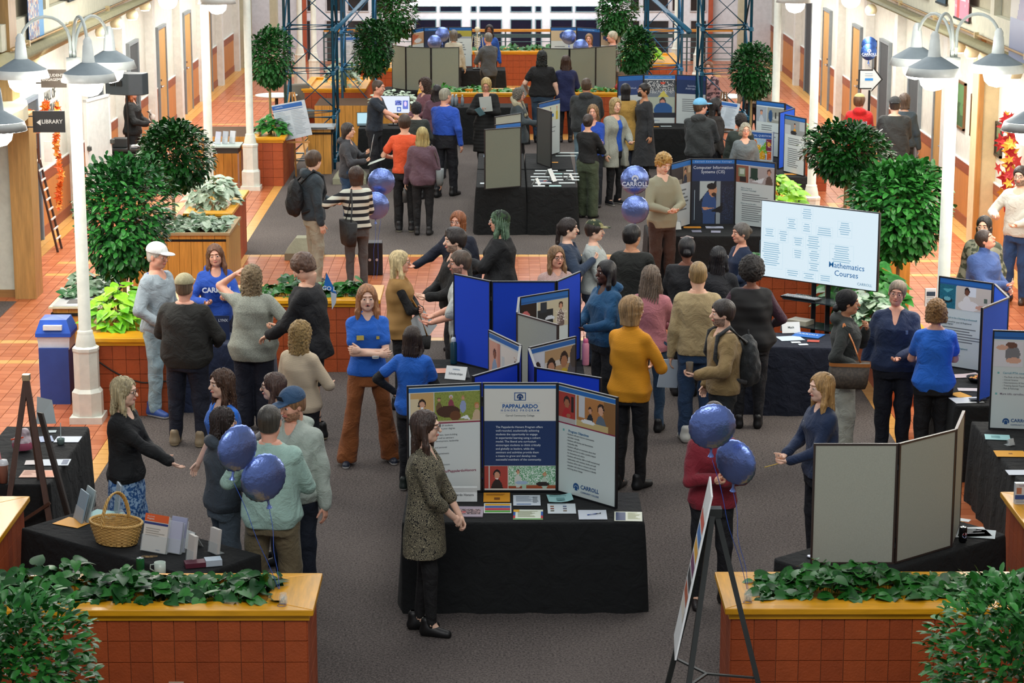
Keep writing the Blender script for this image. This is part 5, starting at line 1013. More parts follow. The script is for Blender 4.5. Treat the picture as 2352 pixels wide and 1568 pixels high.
table(1.58, 47.95, 0, 1.75, .95, 'dark-draped table under the right far grey boards', rnd=20); table(1.9, 52.5, 0, 1.8, .8, 'black-draped far table behind the right far grey boards', rnd=21)
table(2.9, 41.85, 0, 1.83, .8, 'black-draped table under the social work board', rnd=22); table(4.40, 36.75, math.pi / 2, 2.7, .74, 'black-draped table under the stacked blue boards at right', rnd=23); table(3.62, 37.7, 0, .8, .6, 'small black-draped table under the poster of coloured squares', rnd=24)
# ================================================================== display boards
def g(*p): return [G(x, y, 1.665) for x, y in p]
NV, BB, TX, TE = '#16315f', '#1f68b4', '#6d7478', '#6fb3b0'
def band(c=BB, v0=.955, v1=1.0): return ('rect', 0, v0, 1, v1, c)
CARR = lambda u, v, s, c='#1c4f86': [('logo', u, v, s * .9, c), ('text', u + s * 1.9, v + .012, s * 1.25, 'CARROLL', c, 'LEFT', .02), ('text', u + s * 1.9, v - s * .85, s * .52, 'COMMUNITY COLLEGE', c, 'LEFT', .0)]
honor = [
 [('rect', 0, 0, 1, 1, '#d3dad8'), ('rect', 0, .945, 1, .985, BB), ('rect', 0, .648, 1, .66, '#8b1f45'), ('photo', .03, .66, .35, .94, [('bg', '#c9a36a'), ('r', .0, .3, .35, .8, '#d9c9a4'), ('p', .5, .62, .24, '#2a1c14', '#234b8e', '#d3a184'), ('r', .3, .55, .42, .6, '#1a1a1a'), ('e', .5, .5, .06, .03, '#f2f2f2')], 36), ('photo', .36, .66, 1, .94, [('bg', '#8f9a4a'), ('n', 0, 0, 1, 1, .3, '#7c8a3c'), ('p', .1, .75, .11, '#5a4030', '#6d5638'), ('p', .36, .82, .11, '#c8c8d0', '#8c4050'), ('p', .62, .78, .11, '#b08a5a', '#93a0c4'), ('p', .92, .5, .16, '#b57c43', '#c9b090'), ('e', .3, .35, .25, .2, '#4a2f22'), ('e', .45, .2, .12, .16, '#6b4329'), ('t', .55, .12, .78, .05, .7, .22, '#e8ecf0'), ('r', 0, 0, 1, .06, '#c9b8a0')], 60),
 ('text', .10, .60, .030, 'Program Benefits', '#2b62a0', 'LEFT', .01), ('text', .10, .50, .0215, '- Cohort of approximately 20 students\n- Honors courses related to your degree\n  interests\n- Rich experience of retreats, team-building\n  trips and keynotes, as well as seminars\n  in wellness, career development, leadership\n  and learning\n- Academic advisor and personal\n  faculty and staff\n- Transfer Articulation agreements', TX, 'LEFT', 0, 1.35), ('text', .3, .265, .022, 'Director of Honors', TX, 'LEFT'), ('text', .26, .20, .034, 'carrollcc.edu/PappalardoHonors', '#8b2a4c', 'LEFT', .012)],
 [('rect', 0, 0, 1, 1, '#d8d8cf'), ('rect', 0, .955, 1, .985, BB), ('rect', 0, .235, 1, .655, NV), ('rect', .42, .845, .58, .92, '#1d4f8a'), ('rect', .432, .852, .568, .912, '#d8d8cf'), ('text', .5, .79, .052, 'PAPPALARDO', '#205a9c', 'CENTER', .028), ('text', .5, .752, .027, 'H O N O R S   P R O G R A M', '#205a9c', 'CENTER', .01), ('rect', .22, .822, .78, .824, '#9aa4ac'), ('rect', .22, .728, .78, .730, '#9aa4ac'), ('text', .5, .705, .023, 'Carroll Community College', '#4c5a64'),
 ('text', .165, .445, .0265, 'The Pappalardo Honors Program offers\nwell-rounded, academically achieving\nstudents the opportunity to engage\nin experiential learning using a cohort\nmodel. The liberal arts curriculum\nencourages students to think critically\nand globally as leaders, while the\nseminars and activities provide them\na means to grow and develop into\nsuccessful members of the community.', '#cfd8e2', 'LEFT', .008, 1.28), ('logo', .5, .878, .03, '#1d3f72'),
 ('photo', 0, .02, .33, .232, [('bg', '#a8423a'), ('r', .2, .0, .24, 1, '#c8c0ba'), ('p', .55, .62, .30, '#15161c', '#241f22', '#c99478'), ('e', .55, .44, .07, .03, '#f4ece6')], 36), ('photo', .34, .02, 1, .232, [('bg', '#a9c9b0'), ('n', 0, .2, 1, 1, .45, '#5e9c70'), ('n', 0, .2, 1, 1, .2, '#dfeee4'), ('r', 0, 0, .28, .12, '#9c4a2c'), ('r', .37, 0, 1, .14, '#a4522e'), ('p', .2, .74, .16, '#4a3326', '#c9cfc6'), ('p', .76, .62, .15, '#b88a50', '#b9cdb9'), ('e', .28, .26, .14, .08, '#9fb6cf'), ('e', .72, .2, .14, .1, '#2a211e')], 56)],
 [('rect', 0, 0, 1, 1, '#d0dbd8'), ('rect', 0, .945, 1, .985, BB), ('rect', 0, .648, 1, .66, '#8b1f45'), ('photo', 0, .66, .3, .94, [('bg', '#a83a30'), ('r', .75, .4, .9, .9, '#2a1c1c'), ('p', .5, .68, .28, '#23191a', '#b2212a', '#a8694a'), ('r', 0, 0, 1, .16, '#b9b4b0'), ('e', .6, .25, .12, .07, '#a8694a')], 32), ('photo', .32, .66, 1, .94, [('bg', '#b47a44'), ('r', .05, .3, .22, 1, '#c9ccd0'), ('r', .7, 0, 1, 1, '#8c6238'), ('p', .35, .6, .16, '#2a1a14', '#22262e'), ('p', .62, .7, .28, '#2a1c16', '#5f6d7c', '#d3a184'), ('r', 0, 0, .8, .2, '#c8b27a'), ('e', .3, .2, .18, .07, '#e4e6e6')], 52),
 ('text', .18, .59, .032, 'Program Objectives', '#2b6a96', 'LEFT', .01), ('rect', .08, .58, .11, .60, TE), ('text', .15, .40, .0205, '- Students will learn how to communicate\n  and think critically.\n- Students will develop and demonstrate\n  leadership skills.\n- Students will gain an awareness about their\n  identity and how to make a positive impact\n  for themselves and others.\n- Students will develop skills to build interpersonal\n  relationships with students, faculty and staff.\n- Students will be able to connect real-world\n  examples with classroom lessons to identify\n  and bring about change.', TX, 'LEFT', 0, 1.42)] + CARR(.32, .085, .042)]
board(g((933, 886), (1107, 878), (1282, 878), (1420, 912)), honor, 'honors program display board with three printed panels on the front table', backs=[BLUEF] * 3)
def generic(hd, pics, txt=(), tcol=TX, body='#cdd8d6'): return [('rect', 0, 0, 1, 1, body), ('rect', 0, .92, 1, 1, BB), ('rect', 0, .93, 1, .945, '#1a5494')] + pics + list(txt)
board(g((2214, 942), (2196, 985), (2064, 1018), (1868, 1018))[::1], [generic('', [], [('lines', .15, .6, .85, 10, .035, TX)])] * 3, 'grey-backed folding board on the table behind the front right planter', backs=[GREYF] * 3, frame=mat('#3a302c', .4))
LAB = [('photo', .0, .62, .33, .92, [('bg', '#23160f'), ('e', .3, .5, .3, .25, '#c86a6a'), ('e', .5, .3, .2, .1, '#a9b4c4'), ('e', .95, .3, .06, .08, '#d9b22a')], 24), ('photo', .35, .62, 1, .92, [('bg', '#c8c0a4'), ('r', 0, .1, .5, .7, '#22262a'), ('r', .1, .6, .3, .95, '#27303a'), ('e', .4, .35, .15, .1, '#d4dde6'), ('r', 0, 0, .5, .3, '#1a1d20'), ('p', .75, .75, .2, '#4a3122', '#6d5c58'), ('n', .6, .1, .95, .6, .35, '#e0d8d0'), ('t', .3, .1, .42, .05, .28, .16, '#e85a20')], 44)]
board(g((1188, 717), (1192, 682), (1307, 663))[::1], [generic('', []), generic('', LAB, [('text', .65, .5, .05, 'Guide', '#5fa8b4', 'CENTER')])], 'board with laboratory photographs standing before the tall blue board'); board(g((1283, 745), (1188, 718)), [generic('', [], [('lines', .15, .6, .85, 10, .035, TX)])], 'plain grey board leaf facing the camera before the tall blue board', backs=[GREYF], frame=mat('#3a302c', .4))
board(g((1333, 622), (1278, 645), (1128, 645), (1042, 627)), [None, [('rect', 0, 0, 1, 1, '#d0d8d6'), ('rect', 0, .92, 1, 1, BB), ('lines', .1, .6, .8, 9, .04, TX)], None], 'tall bright blue folding board seen from behind in the middle', backs=[BLUEF] * 3)
S1 = [('photo', .02, .35, .38, .92, [('bg', '#d9a38c'), ('r', .75, 0, 1, 1, '#c98a74'), ('p', .5, .78, .13, '#5a2e1e', '#8aa0b8', '#8a5238'), ('e', .5, .42, .22, .28, '#8aa0b8'), ('e', .5, .05, .3, .12, '#27402a')], 28), ('photo', .40, .35, 1, .92, [('bg', '#e4dccf'), ('r', .05, .45, .2, .8, '#c8ccca'), ('r', 0, 0, .7, .35, '#d8bfa0'), ('n', .7, .4, 1, .9, .2, '#b8805e'), ('e', .76, .7, .06, .14, '#3a2018'), ('e', .8, .5, .09, .28, '#46291f'), ('r', .05, .3, .2, .4, '#3c4a4a')], 44)]
board(g((1123, 757), (1197, 792)), [[('rect', 0, 0, 1, 1, '#ccd4d4'), ('rect', 0, .94, 1, .985, BB), ('rect', 0, .325, 1, .345, '#9a2f55')] + S1], 'tilted print of a man in a polo and a woman, left of the grey leaf', backs=[BLUEF]); board(g((1195, 793), (1190, 832), (1085, 863))[::-1], [None, None], 'low blue board leaves just behind the honors board at left', backs=[BLUEF] * 2)
S2 = [('photo', .0, .35, .30, .93, [('bg', '#dadde0'), ('e', .5, .5, .34, .36, '#33201a'), ('e', .35, .3, .3, .26, '#d49a80')], 26), ('photo', .31, .35, 1, .93, [('bg', '#b9966a'), ('r', 0, .7, 1, .8, '#d8cfc0'), ('p', .2, .7, .22, '#2b1d16', '#7a3f2c', '#c08a6a'), ('p', .62, .78, .2, '#2b1d16', '#c9ab2c', '#b07a56'), ('e', .9, .35, .2, .4, '#55555c'), ('e', .95, .8, .14, .2, '#4c443e'), ('r', .1, 0, .7, .14, '#2a2e30'), ('t', .25, .15, .5, .05, .5, .25, '#e0e6ea')], 48)]
board(g((1215, 797), (1323, 771)), [[('rect', 0, 0, 1, 1, '#ccd4d4'), ('rect', 0, .94, 1, .985, BB), ('rect', 0, .325, 1, .345, '#9a2f55')] + S2], 'print of students in a classroom, right of the grey leaf', backs=[BLUEF]); board(g((1382, 867), (1230, 842), (1215, 799)), [None, None], 'low blue board leaves just behind the honors board at right', backs=[BLUEF] * 2)
CIS = [[('rect', 0, 0, 1, 1, '#cbd6da'), ('rect', 0, .92, 1, 1, BB), ('photo', 0, .66, 1, .92, [('bg', '#9c8468'), ('r', 0, 0, .6, 1, '#3a3433'), ('p', .72, .72, .26, '#2b2320', '#3d4250'), ('r', .85, .6, 1, .9, '#c9b89a'), ('r', .3, 0, .55, .3, '#8d8778')], 36), ('lines', .3, .55, .9, 6, .06, TX)] + CARR(.2, .07, .03),
 [('rect', 0, 0, 1, 1, NV), ('rect', 0, .935, 1, .995, '#2374c4'), ('text', .5, .965, .031, 'C a r r o l l   C o m m u n i t y   C o l l e g e', '#c9dcf0', 'CENTER', .008), ('text', .5, .84, .066, 'Computer Information\nSystems (CIS)', '#d6e2ee', 'CENTER', .004, 1.0),
 ('photo', 0, .0, 1, .665, [('bg', '#15202f'), ('r', 0, 0, .22, 1, '#1b2836'), ('t', .2, .55, .55, 1, .2, 1, '#b4c2c4'), ('r', .58, 0, .68, 1, '#8f9aa0'), ('r', .68, 0, 1, 1, '#1a2438'), ('n', .72, .1, 1, .9, .25, '#2c3d5e'), ('r', .07, .1, .09, .8, '#9fb6c4'), ('e', .42, .42, .17, .34, '#2e4f86'), ('r', .28, 0, .56, .4, '#2b4878'), ('e', .5, .78, .095, .15, '#c58f6c'), ('e', .47, .88, .11, .075, '#15161a'), ('e', .53, .69, .06, .045, '#3a2a22'), ('t', .25, .4, .55, .38, .3, .32, '#c58f6c'), ('t', .45, .3, .72, .45, .7, .26, '#0d1016'), ('r', .68, .3, .74, .5, '#0d1016')], 72)],
 [('rect', 0, 0, 1, 1, '#c5d0cf'), ('rect', 0, .93, 1, 1, '#1d5ba6'), ('photo', 0, .66, .33, .92, [('bg', '#8a5440'), ('r', .2, .35, .75, .85, '#7d8f72'), ('r', .3, .5, .65, .8, '#b9c6b8'), ('r', .3, .05, .8, .35, '#2a2422')], 26), ('photo', .35, .66, 1, .92, [('bg', '#a39c9c'), ('t', 0, .3, .35, .15, .3, .95, '#1f3a30'), ('r', .05, .35, .33, .9, '#21392f'), ('t', .1, .1, .6, .4, .5, .05, '#d0d6da'), ('p', .78, .72, .28, '#5a3a30', '#5d4c44', '#b98a72')], 40),
 ('text', .14, .56, .028, 'Want a Career in\nInformation Technology?', '#5c7a86', 'LEFT', .004, 1.1), ('lines', .17, .48, .85, 4, .032, TX), ('text', .14, .34, .028, 'Where can you be with a', '#5c7a86', 'LEFT', .004), ('lines', .17, .30, .85, 8, .032, TX)]]
board(g((1540, 376), (1587, 364), (1690, 364), (1783, 374)), CIS, 'computer information systems display board with three printed panels')
board(g((1197, 291), (1112, 297)), [None], 'plain grey-green board leaf in the centre aisle, facing the camera', backs=[mat('#6f7669', .95, 'fabric')]); board(g((1197, 259), (1136, 268)), [None], 'grey board leaf with a blue edge behind the centre grey board'); board(g((1136, 286), (1197, 279)), [generic('', [('photo', 0, .7, .35, .9, [('bg', '#d8d4c4'), ('n', 0, 0, 1, 1, .3, '#8a9070')], 16), ('photo', .36, .7, 1, .9, [('bg', '#3a2730'), ('r', .4, 0, .45, 1, '#b8b0a8')], 20)])], 'print with a blue band peeking over the centre grey board')
board(g((1267, 256), (1234, 246)), [None], 'dark upright grey board leaf standing edge-on in the centre', backs=[mat('#3c403e', .6, 'fabric')]); board(g((1236, 238), (1286, 226)), [generic('', [('photo', 0, .64, 1, .92, [('bg', '#cfd8c4'), ('p', .2, .6, .2, '#5a3a2a', '#6a3a3a'), ('p', .55, .7, .2, '#2a2a2a', '#e4e8e8'), ('p', .85, .75, .18, '#d06a3a', '#c9b43a'), ('e', .6, .35, .12, .14, '#2a6ab0')], 30)], [('lines', .2, .5, .8, 3, .04, TX), ('text', .3, .08, .03, 'CARROLL', '#3a6aa4')])], 'tall white print of laboratory workers in the centre')
for q, lb, back in ((((1055, 108), (990, 109), (932, 107), (900, 103)), 'three grey board leaves on the far stage at left', 1), (((1416, 104), (1368, 108), (1308, 112), (1245, 110)), 'three grey board leaves on the far stage at right', 2)):
 board(g(*q), [None] * 3, lb, backs=[mat('#8f9585', .95, 'fabric')] * 3)
ath = [('photo', 0, .62, 1, .9, [('bg', '#c9a078'), ('t', 0, 0, .6, .8, 0, .9, '#b9684a'), ('e', .5, .3, .3, .2, '#d9dede')], 26)]
board(g((945, 68), (973, 63), (1030, 62), (1085, 62)), [generic('', ath), [('rect', 0, 0, 1, 1, '#1b2c4c'), ('rect', 0, .92, 1, 1, BB), ('text', .5, .96, .035, 'Carroll Community College', '#bcd2ea')], generic('', [('photo', 0, .72, 1, .92, [('bg', '#a9a23e'), ('r', 0, 0, 1, .3, '#9aa4ae'), ('e', .4, .35, .16, .3, '#3a3a40')], 26)], [('lines', .2, .6, .8, 6, .06, TX)] + CARR(.25, .08, .03))], 'far printed board behind the left pair of balloons')
board(g((1264, 62), (1325, 62), (1380, 66), (1427, 70)), [generic('', [('photo', 0, .66, 1, .92, [('bg', '#c9b896'), ('e', .5, .5, .16, .4, '#2a4a86'), ('e', .75, .5, .16, .4, '#b8646e')], 26)], [('lines', .15, .5, .8, 5, .05, TX)]), [('rect', 0, 0, 1, 1, NV), ('rect', 0, .92, 1, 1, '#2374c4'), ('text', .5, .96, .035, 'Carroll Community College', '#bcd2ea')], generic('', [('photo', 0, .6, 1, .92, [('bg', '#b9a890'), ('e', .3, .6, .2, .2, '#2a4a86'), ('e', .6, .4, .25, .3, '#3a2c28')], 26)])], 'far printed board behind the right pair of balloons')
board(g((1418, 174), (1478, 171), (1553, 171), (1624, 174)), [[('rect', 0, 0, 1, 1, '#c6d0d0'), ('rect', 0, .9, 1, 1, BB), ('rect', 0, .6, 1, .9, '#2c4478'), ('text', .5, .74, .055, 'Social Work', '#aeb8cc', 'CENTER', .01)], [('rect', 0, 0, 1, 1, '#c6d0d0'), ('rect', 0, .92, 1, .99, '#1f74c8'), ('text', .5, .955, .032, 'CARROLL COMMUNITY COLLEGE', '#a9cdf0', 'CENTER'), ('photo', 0, .12, 1, .90, [('bg', '#6d7884'), ('r', 0, .72, 1, 1, '#3a424a'), ('n', .1, .65, .95, .98, .35, '#c6c9c8'), ('e', .6, .92, .08, .03, '#d4503a'), ('t', .45, .55, .8, .55, .62, .72, '#c9bf5a'), ('r', 0, .1, 1, .55, '#a9b4a4'), ('p', .6, .42, .16, '#33262a', '#23548e', '#c98c78'), ('e', .62, .2, .3, .2, '#23548e'), ('e', .1, .3, .1, .12, '#6a4a44'), ('r', 0, 0, 1, .14, '#1c2230')], 44), ('text', .4, .06, .035, 'CARROLL', '#3a6aa4')], [('rect', 0, 0, 1, 1, '#c6d0d0'), ('rect', 0, .9, 1, 1, '#143c86'), ('rect', 0, .62, 1, .91, NV), ('text', .55, .76, .055, 'Sociology/\nAnthropology', '#b4c0d8', 'CENTER', .005), ('lines', .2, .5, .85, 7, .04, TX)]], 'social work and sociology display board seen through the right towers')
board(g((1737, 229), (1804, 237)), [generic('', [('photo', 0, .62, .38, .9, [('bg', '#9aa6b0'), ('p', .5, .6, .25, '#3a3a40', '#b9c4cc')], 18), ('photo', .4, .62, 1, .9, [('bg', '#93968c'), ('e', .2, .45, .12, .4, '#28507c'), ('e', .6, .3, .3, .15, '#b8bcb4'), ('e', .5, .5, .05, .2, '#2c3034')], 26)], [('lines', .2, .55, .85, 8, .04, TX)])], 'upright print with grey hospital photographs at the back of the stacked boards'); board(g((1790, 258), (1825, 248), (1806, 238)), [None, None], 'bright blue board leaf standing edge-on among the stacked boards', backs=[mat('#0b55d8', .8, 'fabric')] * 2)
board(g((1803, 262), (1852, 272)), [generic('', [('photo', 0, .68, 1, .93, [('bg', '#8d9494'), ('r', 0, 0, .3, .6, '#bcc4c6'), ('p', .5, .65, .24, '#221a1c', '#d99a2a'), ('e', .45, .15, .15, .15, '#2a2c30'), ('r', .75, .4, 1, 1, '#aab4ba')], 30)], [('lines', .18, .6, .9, 4, .035, TX), ('lines', .18, .42, .9, 10, .035, TX)])], 'narrow print with a long-haired woman in yellow beside the white column')
board(g((1788, 372), (1852, 300))[::-1], [None], 'dark board leaf behind the white column', backs=[mat('#3a3c3a', .6, 'fabric')]) if False else None
NUR = generic('', [('photo', 0, .66, .32, .93, [('bg', '#1b6f86'), ('n', 0, 0, 1, 1, .3, '#14586c'), ('e', .5, .35, .3, .12, '#0d2a34'), ('e', .5, .4, .2, .09, '#6fb4c0'), ('t', .2, .8, .9, .85, .5, .65, '#4fa3b0')], 34), ('photo', .335, .66, 1, .93, [('bg', '#cbc2b6'), ('r', .35, .6, .55, 1, '#e0e6ea'), ('p', .3, .78, .24, '#221612', '#e2e0dc', '#6a4230'), ('e', .35, .2, .3, .22, '#e2e0dc'), ('e', .75, .18, .2, .1, '#c99a84'), ('r', .78, .4, .88, .6, '#5a6a5c')], 52)], [('text', .05, .56, .027, 'Is your goal to be a Nursing professional?', '#5f8f98', 'LEFT', .004), ('text', .05, .50, .024, 'Choose Carroll for your AS Registered\nNursing degree?', '#5c6a70', 'LEFT', .006, 1.1), ('lines', .05, .44, .9, 6, .03, TX), ('text', .05, .22, .024, 'Begin your career with a Registered', '#5f8f98', 'LEFT', .004), ('text', .05, .14, .02, 'This program may work for you', TX, 'LEFT', 0)])
board(g((2157, 633), (2283, 650)), [NUR], 'nursing display board leaf at right with a teal stethoscope photograph'); board(g((2255, 707), (2317, 682), (2285, 651)), [None, None], 'bright blue back of the nursing board fold', backs=[mat('#0b55d8', .8, 'fabric')] * 2)
PTA = generic('', [('photo', 0, .64, .45, .90, [('bg', '#d6d8dc'), ('e', .65, .5, .25, .35, '#77797c'), ('e', .6, .85, .2, .12, '#6a4a3c'), ('e', .7, .25, .25, .12, '#d4a890'), ('e', .3, .75, .2, .1, '#d4a890')], 34), ('photo', .47, .64, 1, .90, [('bg', '#c8bda8'), ('e', .35, .7, .22, .25, '#5a3020'), ('e', .35, .2, .3, .35, '#3a8ac0')], 36)], [('text', .16, .575, .030, 'Carroll PTA courses', '#4a93a8', 'LEFT', .006), ('text', .16, .475, .0225, '- The Role of the Physical Therapist\n- Clinical Science\n- Neuroanatomy & Neurology\n- Treating Special Populations\n- Pain & Pathology', TX, 'LEFT', 0, 1.3), ('text', .13, .36, .029, 'More info: carrollcc.edu', '#6a5a6c', 'LEFT', .006), ('rect', .08, .565, .11, .585, TE), ('rect', .06, .35, .09, .37, TE)] + CARR(.24, .075, .038))
a = G(2272, 757, 1.665); a = (a[0] + .03, a[1]); board([a, (a[0] + .61, a[1] - .10)], [PTA], 'physical therapist assistant board cut by the right edge')
x0, y0 = G(1684, 364, .745); x1, y1 = G(1776, 372, .745); r = board([(x0, y0), (x1, y1)], [[('rect', 0, 0, 1, 1, '#c9d2d4'), ('rect', .04, .76, .97, .96, '#1c4f96'), ('text', .55, .85, .10, '2024 ESSENTIAL QUESTION', '#b9cbe4', 'CENTER', .01), ('photo', .04, .04, .97, .75, [('bg', '#c9cfc8'), ('r', 0, 0, .27, .75, '#d6c8a0'), ('r', .27, .2, .5, 1, '#d9742a'), ('e', .4, .65, .09, .25, '#23304a'), ('r', .5, .7, .85, 1, '#9fc0d4'), ('e', .55, .8, .05, .15, '#d9742a'), ('r', .5, .3, .7, .7, '#d9a62a'), ('t', .6, .3, .88, .95, .88, .3, '#6fae3a'), ('r', .85, .45, 1, 1, '#7a2a48'), ('e', .93, .75, .05, .12, '#e0a030'), ('r', .25, 0, .85, .22, '#2c4a8c'), ('e', .75, .12, .08, .3, '#d9a020'), ('r', .88, 0, 1, .4, '#d9622a'), ('r', .5, .05, .6, .3, '#7c2c5a'), ('n', 0, 0, 1, 1, .06, '#e8e0d0')], 60)]], 'poster of colourful squares propped on a small table', z1=.745 + .50, frame=mat('#b8bcb8', .5), name='poster', cat='poster')
# ================================================================== screens
xL, yL = G(1748, 458, 2.05); xR, yR = G(2020, 489, 2.05); u = Vector((xR - xL, yR - yL, 0)); W_ = u.length; u /= W_; n = Vector((u.y, -u.x, 0)); hT = .87
r = empty('television', (xL, yL, 2.05 - hT), 0, 'large glowing television on a black stand showing mathematics courses', 'television'); M0 = Matrix(((u.x, 0, n.x, 0), (u.y, 0, n.y, 0), (0, 1, 0, 0), (0, 0, 0, 1)))
BLK = mat('#0e1012', .35); b = MB(); b.box(0, 0, -.05, W_, hT, -.005, M0); bevel(b.build('housing', BLK, r), .01)
b = MB(); b.box(.012, .014, -.006, W_ - .012, hT - .012, .0, M0); sc = b.build('screen', mat('#dff1fb', .3, 'glow', emit=.95), r); M1 = M0 @ Matrix.Translation((0, 0, .001))
def tx(s, px, py, z, c='#1a74b8', b_=.004): return text(s, z, c, sc, M1 @ Matrix.Translation((px, py, 0)), bold=b_)
tx('Mathematics\nCourses', W_ * .745, hT * .225, .088); tx('CARROLL', W_ * .90, hT * .075, .042, '#7fa6c8', .01)
bx = MB(); lt = mat('#a9d2e6', .4, 'glow', emit=.9); dk = mat('#7fb8d8', .4, 'glow', emit=.8); bx.mi = 0
def ln(x0, y0, x1, y1, m=0): bx.mi = m; bx.add([M0 @ Vector(p) for p in ((x0, y0, .0012), (x1, y0, .0012), (x1, y1, .0012), (x0, y1, .0012))], [(0, 1, 2, 3)])
for (cx_, cy_, w_, h_) in ((.40, .88, .10, .16), (.27, .73, .09, .16), (.40, .70, .08, .14), (.55, .68, .14, .13), (.72, .74, .12, .20), (.08, .58, .1, .14), (.2, .56, .09, .16), (.33, .52, .09, .12), (.46, .53, .13, .18), (.33, .36, .09, .12), (.47, .36, .10, .15), (.70, .42, .20, .24), (.47, .22, .10, .12), (.29, .10, .12, .10), (.43, .09, .11, .10), (.57, .09, .11, .10), (.10, .30, .2, .34)):
 X0, X1, Y0, Y1 = (cx_ - w_ / 2) * W_, (cx_ + w_ / 2) * W_, (cy_ - h_ / 2) * hT, (cy_ + h_ / 2) * hT
 for q in ((X0, Y0, X1, Y0 + .0015), (X0, Y1, X1, Y1 + .0015), (X0, Y0, X0 + .0015, Y1), (X1, Y0, X1 + .0015, Y1)): ln(*q)
 k = int((Y1 - Y0) / .026)
 for j in range(k): yy = Y1 - .022 - j * .024; wd = (X1 - X0) * random.uniform(.5, .85) / 2; ln((X0 + X1) / 2 - wd, yy, (X0 + X1) / 2 + wd, yy + .007, 1)
bx.build('diagram', [lt, dk], sc)
c = Vector((u.x * W_ * .5, u.y * W_ * .5, 0)) - n * .09; b = MB(); zb = -(2.05 - hT)
for k_ in (-.09, .09): b.bar(c + u * k_ + Vector((0, 0, zb + .06)), c + u * k_ + Vector((0, 0, .5)), .05, .05)
b.build('stand_post', BLK, r)
b = MB()
for k_ in (-.35, .35): b.bar(c + u * k_ + n * .3 + Vector((0, 0, zb + .04)), c + u * k_ - n * .25 + Vector((0, 0, zb + .04)), .05, .05)
b.bar(c - u * .35 + Vector((0, 0, zb + .05)), c + u * .35 + Vector((0, 0, zb + .05)), .05, .05); b.build('stand_base', BLK, r)
for z_, w2 in ((-.17, .62), (-.46, .62)): b = MB(); Mx = Matrix.Translation(c + Vector((0, 0, z_))) @ Matrix.Rotation(math.atan2(u.y, u.x), 4, 'Z'); b.box(-w2 / 2, -.30, 0, w2 / 2, .02, .012, Mx); b.build('glass_shelf', mat('#2c3438', .08), r)
wt = Matrix.Translation(Vector((xL, yL, 2.05 - hT)) + c) @ Matrix.Rotation(math.atan2(u.y, u.x), 4, 'Z')
o = empty('keyboard', wt @ Vector((-.12, -.22, -.157)), math.atan2(u.y, u.x), 'black keyboard with pale keys on the shelf under the big television', 'keyboard'); b = MB(); b.box(-.22, -.07, 0, .22, .07, .02); b.build('keyboard_case', BLK, o); b = MB()
for i in range(14):
 for j in range(4): b.box(-.205 + i * .0295, -.055 + j * .029, .02, -.182 + i * .0295, -.034 + j * .029, .027)
b.build('keys', mat('#9da4a8', .5), o)
o = rod_box('set_top_box', -.12, -.09, 0, .12, .09, .05, mat('#b8b4a0', .5), label='pale box on the lower glass shelf under the big television', cat='device'); o.matrix_world = wt @ Matrix.Translation((-.14, -.18, -.447))
x, z = PY(908, 260, 42.0); r = empty('monitor', (x, 42.0, z), math.radians(-4), 'small bright presentation screen on the table behind the boy in orange', 'monitor'); b = MB(); b.box(-.275, .0, 0, .275, .03, .325); b.build('housing', BLK, r); b = MB(); b.box(-.268, -.002, .006, .268, .0, .319); s_ = b.build('screen', mat('#e6eefb', .3, 'glow', emit=1.0), r)
M1 = Matrix.Rotation(math.pi / 2, 4, 'X'); photo(s_, M1, .0, .15, .12, .24, [('bg', '#2b3f8c'), ('n', 0, 0, 1, 1, .3, '#8a96d8')], 12, emit=.8, z=.003); photo(s_, M1, .14, .08, .24, .24, [('bg', '#5a6ab8'), ('e', .5, .6, .25, .3, '#c9b4d8')], 12, emit=.8, z=.003); photo(s_, M1, .03, .03, .11, .12, [('bg', '#4a66a8'), ('e', .5, .5, .3, .3, '#b9c4e0')], 12, emit=.8, z=.003)
b = MB(); b.bar((-.04, .02, -z + .745), (-.04, .02, .05), .025); b.bar((.04, .02, -z + .745), (.04, .02, .05), .025); b.box(-.13, -.08, .745 - z, .13, .1, .76 - z); b.build('stand', BLK, r)
r = empty('laptop', (*G(806, 283, .745), .747), .1, 'open laptop with a pale screen left of the man pointing', 'laptop'); r.location.x = -2.58; r.location.y = 41.9; b = MB(); b.box(-.17, -.12, 0, .17, .12, .015); b.build('laptop_base', BLK, r); b = MB(); b.box(-.17, .12, .01, .17, .13, .23); l = b.build('laptop_lid', BLK, r); b = MB(); b.box(-.16, .117, .02, .16, .1195, .22); b.build('screen', mat('#bfe6f2', .3, 'glow', emit=1.0), r)
# ================================================================== easels and signs
def leg(b, p, q, w=.03, h=.02): b.bar(p, q, w, h, up=(0, 1, 0))
r = empty('display_easel', (0, 0, 0), 0, 'dark steel easel seen from behind in the right foreground', 'easel'); ap = Vector((*G(1640, 1172, 1.62), 1.62)); r.location = (ap.x, ap.y, 0)
STL = mat('#3b3d3b', .45, metal=.5); feet = [Vector((-.26, -.52, 0)), Vector((-.34, .25, 0)), Vector((.42, -.30, 0))]
for f_ in feet: b = MB(); leg(b, Vector((.0, 0, 1.62)) + f_ * .03, f_, .035, .03); b.build('leg', STL, r)
b = MB(); b.box(-.05, -.04, 1.58, .05, .04, 1.64); b.build('head_plate', STL, r); hub = Vector((-.04, -.13, .52)); b = MB()
for f_ in feet: b.bar(hub, Vector((0, 0, 1.62)) * .32 + f_ * .68 + Vector((0, 0, 0)), .02, .012)
b.build('brace', STL, r)
